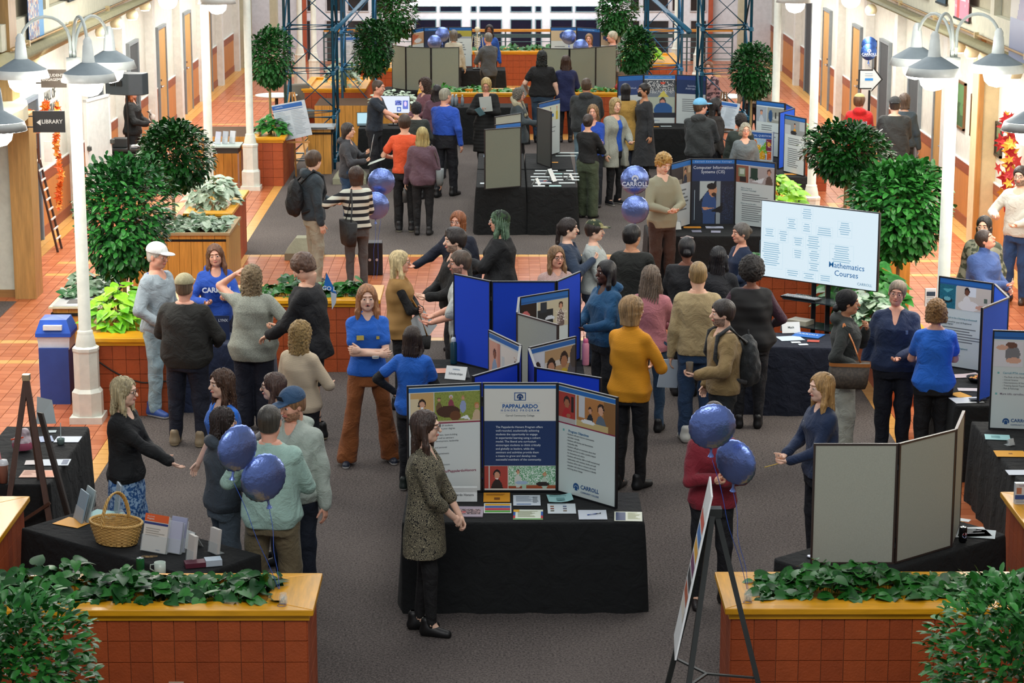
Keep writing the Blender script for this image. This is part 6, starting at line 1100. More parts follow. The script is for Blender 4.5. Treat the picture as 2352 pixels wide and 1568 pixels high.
b = MB(); T = [Vector((-.03, -.22, 1.78)), Vector((-.0, .26, 1.78)), Vector((-.24, .02, .74)), Vector((-.27, -.46, .74))]; th = Vector((-.012, 0, 0)); b.add(T + [p + th for p in T], [(0, 1, 2, 3), (7, 6, 5, 4), (0, 4, 5, 1), (1, 5, 6, 2), (2, 6, 7, 3), (3, 7, 4, 0)]); po = b.build('poster', mat('#dfe1df', .5)); po.location = r.location; tag(po, 'white poster with a colourful strip on the steel easel, seen almost edge-on', 'poster')
for k, cc in enumerate(('#c9462a', '#2a6ab0', '#d9a02a', '#6a2a5a', '#2c2c30', '#b05a3a', '#d8d0c0')):
 t0, t1 = .18 + k * .09, .25 + k * .09; A = lambda t, s: (T[0] * (1 - t) + T[3] * t) * (1 - s) + (T[1] * (1 - t) + T[2] * t) * s + Vector((-.0135, 0, 0)); b = MB(); b.add([A(t0, .1), A(t1, .1), A(t1, .9), A(t0, .9)], [(0, 1, 2, 3)]); b.build('print', mat(cc, .5, 'flat'), po)
r = empty('wooden_easel', (*G(60, 862, 1.62), 0), 0, 'dark wooden easel standing before the black table at the left edge', 'easel'); DW = mat('#4a3024', .5, 'woodz'); feet = [Vector((-.22, -.42, 0)), Vector((.16, -.1, 0)), Vector((.30, -.50, 0))]
for f_ in feet: b = MB(); leg(b, Vector((0, 0, 1.6)), f_, .045, .03); b.build('leg', DW, r)
b = MB(); b.box(-.03, -.03, 1.58, .03, .03, 1.63); b.build('brass_cap', mat('#b9b49a', .3, metal=.6), r); b = MB(); b.bar((-.17, -.33, .36), (.22, -.34, .62), .025); b.build('brace', DW, r)
b = MB(); T = [Vector((.07, .02, 1.30)), Vector((.12, -.02, 1.30)), Vector((.44, -.42, .35)), Vector((.36, -.30, .35))]; b.add(T + [p + Vector((.012, .012, 0)) for p in T], [(0, 1, 2, 3), (7, 6, 5, 4), (0, 4, 5, 1), (1, 5, 6, 2), (2, 6, 7, 3), (3, 7, 4, 0)]); q = b.build('board', mat('#3a3430', .6)); q.location = r.location; tag(q, 'dark board leaning on the wooden easel, seen edge-on', 'board')
def poster_easel(px, py, pts, Y, label, spec, el, legc='#c08a4a'):
 P4 = [Vector((PY(a, b_, Y)[0], Y, PY(a, b_, Y)[1])) for a, b_ in pts]; c = sum(P4, Vector()) / 4; r = empty('poster_easel', (c.x, Y + .05, 0), 0, el, 'easel')
 top = max(p.z for p in P4) + .12; b = MB()
 for fx, fy in ((-.30, -.1), (.30, -.1), (.0, .45)): b = MB(); leg(b, (fx * .12, .02, top), (fx, fy, 0), .03, .02); b.build('leg', mat(legc, .5, 'woodz'), r)
 b = MB(); b.bar((-.3, -.05, min(p.z for p in P4) - .01), (.3, -.05, min(p.z for p in P4) - .01), .03); b.build('ledge', mat(legc, .5), r)
 o = MB().add([p - P4[0] for p in P4] + [p - P4[0] + Vector((0, .015, 0)) for p in P4], [(3, 2, 1, 0), (4, 5, 6, 7), (0, 1, 5, 4), (1, 2, 6, 5), (2, 3, 7, 6), (3, 0, 4, 7)]).build('notice_board', mat('#c3d0da', .6)); o.location = P4[0] + Vector((0, -.06, 0)); tag(o, label, 'notice')
 U = (P4[1] - P4[0]); V = (P4[3] - P4[0]); w, h = U.length, V.length; U /= w; V /= h; N = V.cross(U); M = Matrix(((U.x, -V.x, N.x, 0), (U.y, -V.y, N.y, 0), (U.z, -V.z, N.z, 0), (0, 0, 0, 1))); panel_print(o, M @ Matrix.Translation((0, -h, .002)), w, h, spec); return o
NOT = [('rect', 0, .86, .9, .97, '#2362b0'), ('text', .2, .915, .05, 'CARROLL', '#c9dcf0'), ('rect', 0, .81, .9, .825, '#3a6cae'), ('lines', .05, .76, .48, 16, .042, '#9fb0bd'), ('lines', .52, .76, .95, 16, .042, '#9fb0bd')]
poster_easel(0, 0, [(624, 242), (700, 228), (718, 308), (644, 325)], 40.0, 'pale notice sheet with a blue header tilted on a wooden easel at left', NOT, 'light wooden easel beside the left blue tower')
poster_easel(0, 0, [(776, 84), (835, 82), (835, 142), (778, 144)], 51.0, 'far notice sheet with a blue header between the left towers', NOT, 'far easel behind the left blue towers', '#3a3a3a'); poster_easel(0, 0, [(1640, 228), (1700, 238), (1686, 296), (1625, 288)], 38.6, 'notice sheet with a blue header tilted right of the light blue cap', NOT, 'easel half hidden behind the right blue tower', '#6a4a2a')
def plate(px0, py0, px1, py1, Y, label, words, col='#1d2022', cat='sign', name='sign', t=.02, tc='#c9ccc8', lift=0, bracket=None):
 x0, z1 = PY(px0, py0, Y); x1, z0 = PY(px1, py1, Y); r = empty(name, ((x0 + x1) / 2, Y, z0), 0, label, cat); w, h = x1 - x0, z1 - z0; b = MB(); b.box(-w / 2, 0, 0, w / 2, t, h); b.build('plate', mat(col, .5), r)
 for (s_, sz, u_, v_) in words: text(s_, sz * h, tc, r, Matrix.Translation((u_ * w, -.001, v_ * h)) @ Matrix.Rotation(math.pi / 2, 4, 'X'), bold=.015)
 if bracket:
  for v_ in (.25, .75): b = MB(); b.bar((bracket * w / 2, t / 2, v_ * h), (bracket * (w / 2 + .09), t / 2, v_ * h), .015); b.build('bracket', mat('#22262a', .5), r)
 return r
plate(74, 255, 150, 304, 29.3, 'dark hanging sign reading LIBRARY with a left arrow on the wooden post', [('LIBRARY', .26, .10, .5)], bracket=-1); r_ = bpy.data.objects['sign']; b = MB(); b.poly([(-.16, -.002, .13), (-.105, -.002, .09), (-.105, -.002, .17)]); b.build('arrow', mat('#c9ccc8', .5, 'flat'), r_)
plate(93, 160, 153, 201, 33.0, 'grey hanging sign reading STUDENT ENGAGEMENT above the garlanded door', [('STUDENT', .22, .05, .68), ('ENGAGEMENT', .22, .05, .44)], col='#5a554e', bracket=-1)
def walltext(s, y0, z, size, words): M = Matrix(((0, 0, s * -1, (XL if s < 0 else XR) + s * -.004), (-s * 1, 0, 0, y0), (0, 1, 0, z), (0, 0, 0, 1))) if s < 0 else Matrix(((0, 0, -1, XR - .004), (-1, 0, 0, y0), (0, 1, 0, z), (0, 0, 0, 1))); o = text(words, size, '#4f5450', bpy.data.objects['wall_left' if s < 0 else 'wall_right'], M, bold=.02); return o
walltext(-1, 35.2, 1.95, .22, 'HALL OF\nPROGRAMS')
wall_door(12, -1, 33.3, 1.3, 2.15, False, frame=mat('#7b8a98', .5)); wall_door(13, -1, 31.2, .9, 2.15, True, frame=mat('#8a6a3a', .5), col=mat('#5d6468', .6))
r = empty('leaf_garland', (-6.85, 31.9, 0), 0, 'orange autumn leaf garland around the doorway at left', 'garland'); OR = [mat('#e8742a', .5, 'flat'), mat('#f09a3c', .5, 'flat'), mat('#d85a1c', .5, 'flat')]; b = MB(); rnd = random.Random(3)
def star(c, s_, mi):
 b.mi = mi; n = Vector((rnd.uniform(-.6, 1), -1, rnd.uniform(-.5, .5))).normalized(); a = n.cross(Vector((0, 0, 1))).normalized(); c2 = n.cross(a); pts = []
 for k in range(10): rr = s_ * (1 if k % 2 == 0 else .45); t = k * math.pi / 5; pts.append(Vector(c) + a * rr * math.cos(t) + c2 * rr * math.sin(t))
 b.add(pts + [Vector(c) - n * .01], [(k, (k + 1) % 10, 10) for k in range(10)])
for k in range(150):
 t = k / 150; z = 2.15 - 1.95 * t; star((.02 + .06 * math.sin(9 * t) + rnd.uniform(-.06, .06), rnd.uniform(-.15, .1), z), rnd.uniform(.05, .10), k % 3)
for k in range(60): t = k / 60; star((.06, .2 + 1.4 * t, 2.15 - .25 * math.sin(math.pi * t) + rnd.uniform(-.08, .06)), rnd.uniform(.05, .10), k % 3)
for k in range(60): t = k / 60; star((.16 + .03 * math.sin(12 * t), 1.8 + rnd.uniform(-.1, .1), 2.1 - 1.6 * t), rnd.uniform(.04, .08), k % 3)
b.build('maple_leaves', OR, r)['kind'] = 'stuff'; b = MB(); b.tube([(0, 0, 2.15), (.03, 0, 1.1), (0, 0, .15)], .006, 5); b.build('cord', mat('#4a3018', .7), r)
r = empty('prop_ladder', (-6.55, 32.9, 0), 0, 'small brown ladder with white rungs leaning by the garlanded doorway', 'ladder'); b = MB(); b.bar((-.35, 0, 1.5), (-.05, 0, 0), .03); b.bar((-.35, .3, 1.5), (-.05, .3, 0), .03); b.build('rail', mat('#3f2a22', .6), r)
for k in range(9): t = k / 9; b = MB(); b.bar((-.31 + .28 * t, .0, 1.35 - 1.3 * t), (-.31 + .28 * t, .3, 1.35 - 1.3 * t), .02); b.build('rung', mat('#d8d4cc', .6), r)
plate(84, 306, 92, 375, 30.2, 'narrow brown strip sign with small labels left of the garland', [], col='#5a3830'); plate(100, 325, 120, 372, 31.6, 'white tag with printed shapes hanging in the orange garland', [], col='#d8d4d0')
r = empty('whiteboard', (-6.52, 36.2, 0), math.radians(76), 'mobile whiteboard leaning by the left wall', 'whiteboard'); b = MB(); b.box(-.45, 0, .45, .45, .03, 1.9); b.build('board_face', mat('#cfd8d6', .25), r)
for q in ((-.47, -.01, .43, -.43, .04, 1.92), (.43, -.01, .43, .47, .04, 1.92), (-.47, -.01, 1.88, .47, .04, 1.92), (-.47, -.01, .41, .47, .04, .45)): b = MB(); b.box(*q); b.build('frame', mat('#d9dcda', .4), r)
for x_ in (-.45, .45): b = MB(); b.bar((x_, .02, .0), (x_, .02, .45), .03); b.bar((x_, -.25, .02), (x_, .3, .02), .03); b.lathe([(0, -.05), (.04, -.03), (.04, .03), (0, .05)], 8, (x_, -.03, 1.15)); b.build('leg', mat('#3a3e3c', .4), r)
r = empty('loudspeaker', (*PY(290, 192, 37.6)[:1], 37.6, PY(290, 192, 37.6)[1]), math.radians(-18), 'black loudspeaker raised on a pole at left before the red-haired woman', 'loudspeaker'); b = MB(); b.prism([(-.33, -.12), (.12, -.16), (.33, -.06), (.33, .16), (-.33, .16)], -.18, .18); bevel(b.build('cabinet', mat('#333d44', .5), r), .015); b = MB(); b.box(-.22, -.155, -.03, -.14, -.13, .06); b.box(-.1, -.165, -.03, -.0, -.13, .06); b.build('socket_plate', BLK, r); zb = r.location.z; b = MB(); b.tube([(0, 0, -.18), (0, 0, -zb + .02)], .02, 8)
for a in (0, 2.1, 4.2): b.tube([(0, 0, -zb + .6), (.4 * math.cos(a), .4 * math.sin(a), -zb + .01)], .012, 6)
b.build('tripod', BLK, r)
r = empty('equipment_table', (-6.45, 39.0, 0), 0, 'black equipment table with cables at the left wall', 'table'); b = MB(); b.box(-.4, -.3, .70, .4, .3, .74); b.build('table_top', mat('#23282a', .5), r); b = MB(); b.box(-.38, -.28, .02, .38, .28, .70); b.build('cloth_front', BLACKCLOTH, r)
for lb, x, y, sx, sy, sz, c_, cat in (('black equipment bag on the table at the left wall', -6.65, 38.95, .26, .2, .16, '#2b2f30', 'bag'), ('grey cable coil box on the table at the left wall', -6.35, 38.85, .2, .12, .05, '#b9bcc0', 'cable'), ('white leaflet standing on the table at the left wall', -6.25, 39.1, .1, .02, .15, '#c9a8a4', 'leaflet')):
 b = MB(); b.prism([(-sx / 2, -sy / 2), (sx / 2, -sy / 2), (sx / 2 * .9, sy / 2), (-sx / 2 * .9, sy / 2)], 0, sz); o = bevel(b.build('equipment_bag' if cat == 'bag' else 'cable_box' if cat == 'cable' else 'leaflet', mat(c_, .6)), .015, 3); o.location = (x, y, .745); tag(o, lb, cat)
r = empty('side_table', (-4.88, 39.3, 0), 0, 'small grey-topped table with brochures left of the white column', 'table'); b = MB(); b.box(-.3, -.3, .72, .28, .3, .745); b.build('table_top', mat('#9fb0ac', .5), r); b = MB(); b.box(-.27, -.27, .62, .25, .27, .72); b.build('apron', mat('#24231f', .5), r)
for sx, sy in ((-.27, -.27), (.25, -.27), (-.27, .27), (.25, .27)): b = MB(); b.bar((sx, sy, 0), (sx, sy, .62), .03); b.build('leg', mat('#8a6a5c', .5), r)
for k, (dx, dy, cc, lb) in enumerate(((-.12, .05, '#b9c2d6', 'leftmost'), (.0, .1, '#aab4c0', 'middle'), (.12, .16, '#c6ccd4', 'rightmost'))): holder(-4.9 + dx, 39.25 + dy, .746, -.5, 'pale leaflet holder, %s of three on the small side table' % lb, w=.12, h=.22, col=cc)
for (s, y, zt, zb_, w_, c_, sh, lb) in ((-1, 31.2, 4.6, 3.28, 1.0, '#3b5f9a', [('bg', '#4a6ea0'), ('n', .3, 0, 1, 1, .4, '#c8bca8'), ('n', .3, 0, 1, 1, .2, '#8f4a4a'), ('r', 0, 0, .3, 1, '#3f93cc')], 'blue and patterned banner hanging at the top left'), (-1, 34.0, 4.6, 3.62, .75, '#6a56b0', [('bg', '#7a5ab4'), ('n', 0, 0, 1, 1, .2, '#c84a8a'), ('r', .8, 0, 1, 1, '#2a4ab0')], 'purple and blue banner hanging at the top left, the farther one'),
  (1, 36.1, 4.7, 3.52, .8, '#b0504a', [('bg', '#b8605a'), ('r', 0, 0, .35, 1, '#5a3438')], 'red banner hanging at the top right, the farthest'), (1, 34.5, 4.7, 3.52, .7, '#2c4450', [('bg', '#34505e'), ('r', .25, .15, .75, 1, '#b9c4c8')], 'dark teal banner hanging at the top right'), (1, 32.9, 4.7, 3.40, 1.0, '#d8869c', [('bg', '#d88ca0'), ('r', .25, .2, .62, 1, '#e4e0e0'), ('t', .66, .5, .84, .5, .75, .85, '#e8e0dc'), ('r', .66, .0, .84, .5, '#e05a58'), ('n', 0, 0, 1, 1, .04, '#f0d0d8')], 'pink banner with a red pencil shape at the top right'), (1, 29.2, 4.4, 3.15, 1.0, '#7a7494', [('bg', '#a8a496'), ('r', 0, 0, 1, .45, '#5c6a94'), ('t', .1, .45, .6, .45, .35, .85, '#5a4f80')], 'grey and violet banner cut by the right edge')):
 X = XL + .66 if s < 0 else XR - .66; r = empty('banner', (X, y, zb_), 0, lb, 'banner'); h_ = zt - zb_; b = MB(); b.box(-.004, -w_ / 2, 0, .004, w_ / 2, h_); b.build('banner_cloth', mat(c_, .7), r); i = -s
 M = Matrix(((0, 0, i, i * .004), (-i, 0, 0, 0), (0, 1, 0, 0), (0, 0, 0, 1))); photo(r, M, -w_ / 2, 0, w_ / 2, h_, sh, 26, 'print'); b = MB(); b.bar((0, -w_ / 2 - .05, 0), (0, w_ / 2 + .05, 0), .03); b.build('weight_bar', mat('#26302e', .5), r)
r = empty('cloth_garland', (XR - .2, 31.4, 0), 0, 'red and yellow cloth garland at the right edge', 'garland'); b = MB(); rnd = random.Random(9)
for k in range(70): b.mi = k % 3; c = (rnd.uniform(-.1, .05), rnd.uniform(-.3, .3), 2.2 - 1.3 * k / 70); star(c, rnd.uniform(.06, .13), k % 3)
b.build('ribbons', [mat('#c22a2c', .6, 'flat'), mat('#e0b03a', .6, 'flat'), mat('#b02028', .6, 'flat')], r)['kind'] = 'stuff'
x, z = PY(1998, 182, 39.2); r = empty('arrow_sign', (x, 39.2, 0), 0, 'white arrow sign with a black border on a pole beside the red hoodie', 'sign'); b = MB(); b.prism([(-.20, 0), (.06, 0), (.06, 0.0001), (-.2, .0001)], 0, .0001); b = MB(); b.tube([(0, 0, 0), (0, 0, z - .19)], .02, 8); b.lathe([(.18, 0), (.17, .02), (.03, .05)], 16); b.build('pole', BLK, r)
def arrow(s, y0, y1, m, nm): q = [(-.20 * s, -.17 * s), (.04 * s, -.17 * s), (.03 * s, -.215 * s), (.22 * s, .0), (.06 * s, .21 * s), (.05 * s, .17 * s), (-.20 * s, .17 * s)]; b = MB(); n = 7; v = [(p[0], y0, z + p[1]) for p in q] + [(p[0], y1, z + p[1]) for p in q]; b.add(v, [tuple(range(n)), tuple(range(2 * n - 1, n - 1, -1))] + [(i, n + i, n + (i + 1) % n, (i + 1) % n) for i in range(n)]); b.build(nm, m, r)
arrow(1.0, -.02, .01, BLK, 'border'); arrow(.87, -.024, -.02, mat('#c9d2d4', .5), 'sign_face'); b = MB(); b.box(-.09, -.028, z - .02, .05, -.024, z + .02); b.build('arrow_mark', mat('#2a86d0', .5, 'flat'), r); b = MB()
for k in range(2): b.box(-.09, -.0265, z + .06 + k * .035, .04, -.024, z + .07 + k * .035)
b.build('print', mat('#8fa0b0', .5, 'flat'), r)
SKYB = mat('#4c72c4', .25, 'foil')
balloon(*(PY(1999, 104, 39.3)[0], 39.42, PY(1999, 104, 39.3)[1]), .135, 0, 'upper blue balloon above the arrow sign', end=(x, 39.42, z + .2), col=SKYB); balloon(PY(1998, 121, 39.0)[0], 39.12, PY(1998, 121, 39.0)[1], .14, 0, 'lower blue balloon with white lettering above the arrow sign', end=(x, 39.16, z + .2), words=True, col=SKYB)
# ================================================================== balloons
def bal(px, py, Y, r, rot, lb, end, words=False, tilt=(0, 0)): xx, zz = PY(px, py, Y); e = Vector((*G(end[0], end[1], end[2]), end[2])) if len(end) == 3 else end[0]; return balloon(xx, Y, zz, r, rot, lb, end=e, words=words, tilt=tilt)
bal(1636, 979, 15.05, .165, math.radians(5), 'big blue foil balloon hiding the face of the woman in dark red', (1716, 1352, .86), tilt=(.15, 0)); bal(1690, 1061, 15.25, .165, math.radians(-38), 'blue foil balloon right of the woman in dark red', (1718, 1352, .86), tilt=(.1, .15))
bal(545, 1029, 15.1, .165, math.radians(42), 'upper blue foil balloon in front of the man in a mint shirt', (640, 1352, .86), tilt=(.05, .2)); bal(605, 1097, 15.3, .175, math.radians(32), 'lower blue foil balloon in front of the man in a mint shirt', (642, 1352, .86), tilt=(.05, -.2))
bal(876, 417, 31.15, .190, 0, 'upper blue foil balloon above the black floor speaker', (865, 640, .0), tilt=(.05, 0)); bal(862, 472, 31.0, .195, 0, 'lower blue foil balloon above the black floor speaker', (858, 640, .0), tilt=(.05, 0))
bal(1458, 413, 29.0, .185, 0, 'upper blue foil balloon with white lettering beside the curly-haired man', (1458, 560, .5), words=True); bal(1459, 481, 28.8, .18, 0, 'lower plain blue foil balloon beside the curly-haired man', (1459, 560, .5))
bal(1016, 79, 51.3, .165, 0, 'right one of the two far balloons at left', (1012, 190, .8)); bal(998, 97, 51.0, .160, 0, 'left one of the two far balloons at left', (1000, 190, .8)); bal(1307, 85, 51.0, .165, 0, 'left one of the two far balloons at right', (1330, 190, .8)); bal(1334, 108, 50.8, .175, 0, 'right one of the two far balloons at right', (1334, 190, .8))
r = empty('floor_speaker', (*G(858, 632, 0), 0), math.radians(3), 'black loudspeaker cabinet standing on the carpet under two balloons', 'loudspeaker'); b = MB(); b.box(-.13, 0, 0, .13, .24, .46); bevel(b.build('cabinet', mat('#0c0e10', .4), r), .01); b = MB()
for x_ in (-.05, .05): b.lathe([(0, 0), (.02, .002), (.02, .006), (0, .007)], 10, M=Matrix.Translation((x_, -.002, .22)) @ Matrix.Rotation(math.pi / 2, 4, 'X'))
b.build('jack', mat('#c8ccd0', .3, metal=.8), r)
for px, py, sx, lb in ((700, 590, .33, 'concrete wedge block on the carpet under the woman in stripes'), (805, 418, .36, 'concrete wedge block at the foot of the left blue tower')):
 x, y = G(px, py, 0); b = MB(); b.lathe([(sx * 1.15, 0), (sx * 1.15, .10), (sx * .5, .30), (0, .30)], 4, ph=math.pi / 4); o = b.build('concrete_block', mat('#8a8a74', .9, bump=(30, .3))); o.location = (x, y, 0); tag(o, lb, 'block')
# ================================================================== things on the tables
def PS(px, py, w, l, rot, col, lb, deco=None, z=.745, grp=None, **kw): x, y = G(px, py, z); return sheet(x, y, z, w, l, rot, lb, col, group=grp, deco=deco, **kw)
bar4 = [('rect', .04, .75, .96, .93, '#d9a62a'), ('rect', .04, .52, .96, .70, '#2457a4'), ('rect', .04, .28, .96, .48, '#b82c3c'), ('rect', .04, .06, .96, .24, '#4f9c3a')]
PS(1141, 1142, .215, .26, 0, '#e09a1e', 'orange flyer on the honors table beside the board', [('lines', .1, .8, .9, 2, .1, '#8a5a14'), ('rect', .4, .2, .62, .45, '#7a4a10')]); PS(1210, 1149, .22, .29, 0, '#ccd6de', 'white form with a blue footer on the honors table', [('lines', .1, .85, .9, 7, .08, '#8a98a8'), ('rect', .12, .08, .65, .14, '#2a5a9c'), ('lines', .72, .8, .95, 7, .09, '#4a5460')]); PS(1286, 1145, .2, .2, .08, '#9fd0d0', 'light blue flyer on the honors table', [('lines', .1, .85, .9, 2, .1, '#5a8a8c'), ('rect', .35, .15, .68, .5, '#6a9a9c')], curl=.02)
PS(1143, 1167, .22, .27, 0, '#d6dcd8', 'card with four coloured stripes on the honors table', bar4); PS(1077, 1176, .23, .27, -.03, '#a79aa6', 'mauve booklet with a photograph on the honors table', [('photo', .08, .2, .9, .7, [('bg', '#5a4a50'), ('n', 0, 0, 1, 1, .3, '#c0a0a0'), ('e', .3, .4, .1, .2, '#b04a4a')], 18)], t=.008); PS(1213, 1182, .235, .27, -.02, '#d4dccc', 'certificate with a coloured border on the honors table', [('rect', .0, .1, .07, .4, '#b82c3c'), ('rect', 0, .4, .07, .75, '#2457a4'), ('rect', 0, .75, .2, .98, '#d9a62a'), ('rect', .93, .4, 1, .8, '#2457a4'), ('rect', .93, .1, 1, .4, '#b82c3c'), ('rect', .0, .0, 1, .1, '#5aa04a'), ('lines', .15, .8, .85, 7, .09, '#9aa078')])
PS(1290, 1168, .225, .27, 0, '#ced8dc', 'sheet with six small pictures on the honors table', [('lines', .08, .92, .92, 1, .1, '#6fa0ac')] + [('rect', u_, v_, u_ + .13, v_ + .12, c_) for u_, v_, c_ in ((.1, .65, '#8a5a3a'), (.1, .42, '#8a4a3a'), (.1, .2, '#5a5a4a'), (.55, .65, '#5a6a8a'), (.55, .42, '#6a6a7a'), (.55, .2, '#7a6a5a'))]); sw = PS(1361, 1182, .225, .25, 0, '#cdd5de', 'blank white sign-up sheet with a pen on it on the honors table'); PS(1443, 1186, .22, .25, -.05, '#d2d6c4', 'navy and cream leaflet at the right corner of the honors table', [('rect', .05, .05, .4, .93, '#1f3560'), ('lines', .48, .85, .95, 8, .09, '#a9b07a')])
x, y = G(1364, 1181, .75); b = MB(); b.tube([(-.055, -.012, .006), (.02, .004, .006)], .0045, 8); r = empty('ballpoint_pen', (x, y, .748), .2, 'blue and black pen lying on the sign-up sheet', 'pen'); b.build('barrel', mat('#1f4fb0', .3), r, True); b = MB(); b.tube([(.02, .004, .006), (.06, .013, .006)], .0045, 8); b.build('grip', BLK, r, True)
x, y = G(1059, 1152, .745); b = MB(); b.box(-.13, -.001, 0, .13, .001, .125, Matrix.Rotation(math.radians(-14), 4, 'X')); b.box(-.13, .03, 0, .13, .032, .11, Matrix.Rotation(math.radians(10), 4, 'X')); o = b.build('name_card', mat('#dde1de', .5)); o.location = (x, y, .746); tag(o, 'white card reading Pappalardo Honors standing before the honors board', 'sign'); M = Matrix.Rotation(math.radians(-14), 4, 'X') @ Matrix.Translation((0, -.002, 0)) @ Matrix.Rotation(math.pi / 2, 4, 'X'); text('Pappalardo Honors', .026, '#4c5054', o, M @ Matrix.Translation((0, .055, 0)), bold=.01); text('CARROLL', .02, '#2a6aa8', o, M @ Matrix.Translation((-.02, .09, 0)), bold=.02)
tent(*G(1050, 868, .745), .746, -.35, 'white folded card reading Scholarships beside the blue tee woman', .22, .12, [('Scholarships', .030, -.01, '#5a6064'), ('CARROLL', .018, .035, '#5a86a8')]); PS(1025, 851, .26, .2, .1, '#c98a70', 'salmon coloured sheet behind the scholarship card')
def bottle(px, py, z, lb, c1, c2, h=.24, r_=.037, straw=True):
 x, y = G(px, py, z); r = empty('water_bottle', (x, y, z), 0, lb, 'bottle'); b = MB(); b.lathe([(0, 0), (r_ * .95, 0), (r_, .01), (r_, h * .72), (r_ * .7, h * .78)], 18); b.build('flask', mat(c1, .35), r, True); b = MB(); b.lathe([(r_ * .72, h * .77), (r_ * .75, h * .86), (r_ * .5, h * .92), (0, h * .93)], 16); b.build('cap', mat(c2, .4), r, True); b = MB(); b.tube([(-r_ * .6, 0, h * .85), (-r_ * .6, 0, h), (r_ * .6, 0, h), (r_ * .6, 0, h * .85)], .004, 6); b.build('carry_loop', BLK if c2 != '#d8668a' else mat('#6a2a4a', .5), r)
bottle(1042, 835, .745, 'dark teal water bottle with a white cap left of the tall blue board', '#143d4a', '#b9c4cc', .30, .035); bottle(1345, 838, .745, 'pink water bottle right of the tall blue board', '#d88aa0', '#d8668a', .30, .036)
r = empty('scarf', (*G(1345, 835, .745), .746), 0, 'crumpled dark red scarf beside the pink bottle', 'scarf'); v = Vol((-.16, -.12, -.02), (.16, .12, .1), .012); v.ell((0, 0, .02), (.12, .08, .035), .02); v.cap((-.1, .0, .03), (.1, -.05, .02), .03, .02); v.folds(.014, 40); v.F[:, :, v.ax[2] < 0] = .5; r.location = (.62, 20.9, .746); V, Q = v.mesh(); mesh_np('knit', V, Q, mat('#7a2a3a', .9, 'cloth'), r)
x, y = G(261, 1258, .745); y += .14; r = empty('wicker_basket', (x, y, .746), math.radians(-30), 'wicker basket with a tall handle on the black table behind the front left planter', 'basket'); WK = mat('#c9a25c', .55, 'wood'); a0, b0, a1, b1, hb = .17, .12, .22, .155, .15
for k in range(13):
 t = k / 12; b = MB(); A_, B_ = a0 + (a1 - a0) * t, b0 + (b1 - b0) * t; pts = [(A_ * math.cos(q) * (1 + .02 * math.sin(18 * q + k * math.pi)), B_ * math.sin(q) * (1 + .02 * math.sin(18 * q + k * math.pi)), .008 + hb * t) for q in np.linspace(0, 2 * math.pi, 49)]; b.tube(pts, .0065, 5, False); b.build('weave_strand', WK, r, True)
for k in range(24): q = 2 * math.pi * k / 24; b = MB(); b.tube([(a0 * math.cos(q), b0 * math.sin(q), 0), (a1 * math.cos(q), b1 * math.sin(q), hb + .012)], .0045, 5); b.build('stake', WK, r, True)
b = MB(); b.lathe([(0, .004), (a0, .004)], 24); o_ = b.build('base', WK, r); o_.scale = (1, b0 / a0, 1)
for ph_ in (0, 2.1, 4.2): b = MB(); b.tube([(math.cos(q) * (a1 + .006 * math.cos(24 * q + ph_)), math.sin(q) * (b1 + .006 * math.cos(24 * q + ph_)), hb + .015 + .007 * math.sin(24 * q + ph_)) for q in np.linspace(0, 2 * math.pi, 121)], .006, 5, False); b.build('rim_braid', WK, r, True)
for ph_ in (0, 2.1, 4.2): b = MB(); b.tube([(.0 + .01 * math.cos(14 * q + ph_), math.cos(q) * (b1 + .0) + .006 * math.sin(14 * q + ph_), hb + .24 * math.sin(q) + .006 * math.cos(14 * q + ph_)) for q in np.linspace(0, math.pi, 60)], .0075, 5, False); b.build('handle_strand', WK, r, True)
b = MB(); rnd = random.Random(2)
for k in range(9): b.box(*(lambda a, c: (a - .02, c - .012, .03, a + .02, c + .012, .05))(rnd.uniform(-.08, .1), rnd.uniform(-.05, .05)))
tag(b.build('wrapped_sweets', mat('#9fb4d0', .4), None), 'few wrapped sweets lying in the wicker basket', 'sweets', kind='stuff').location = (x, y, .752)
NC = [('rect', 0, .80, 1, 1, '#e2622a'), ('text', .1, .93, .05, 'Non-Credit', '#e8d8cc', 'LEFT', .0), ('text', .1, .87, .06, 'Programs', '#e8d8cc', 'LEFT', .02), ('rect', .0, .72, 1, .78, '#2c3a78'), ('lines', .1, .6, .9, 4, .06, '#a9a498'), ('text', .7, .06, .035, 'CARROLL', '#4a6a98')]
holder(*G(352, 1268, .745), .746, math.radians(-28), 'clear holder with an orange-topped non-credit programs leaflet', w=.23, h=.28, col='#dcd6ca', spec=NC, lean=16); holder(*G(395, 1270, .745), .746, math.radians(-28), 'two-tier clear holder of grey leaflets right of the orange-topped one', w=.15, h=.24, col=['#b9bcd0', '#a4a7c0'], tiers=2, lean=16)
holder(*G(437, 1292, .745), .746, math.radians(-55), 'narrow clear holder packed with tall leaflets before the folded white card', w=.11, h=.21, col='#d0ccc4', lean=8, stack=.03); holder(*G(490, 1270, .745), .746, math.radians(-50), 'narrow clear holder packed with tall leaflets at the right end of the table', w=.12, h=.19, col='#d8d2ca', lean=8, stack=.03)
holder(*G(180, 1196, .745), .746, math.radians(-62), 'clear holder with blue-edged leaflets behind the wicker basket at left', w=.2, h=.24, col=['#8fa6b4', '#a9b8b8'], tiers=2, lean=16); holder(*G(268, 1178, .745), .746, math.radians(-70), 'clear leaflet holder behind the basket handle', w=.16, h=.24, col='#a8b6c0', lean=8)
PS(168, 1200, .25, .2, -.5, '#e09c2a', 'orange sheet on the table behind the wicker basket'); PS(238, 1181, .25, .2, -.4, '#8fc0be', 'light teal sheet on the table behind the wicker basket'); tent(*G(430, 1250, .745), .746, math.radians(-50), 'blank white folded card behind the narrow leaflet holders', .24, .12)
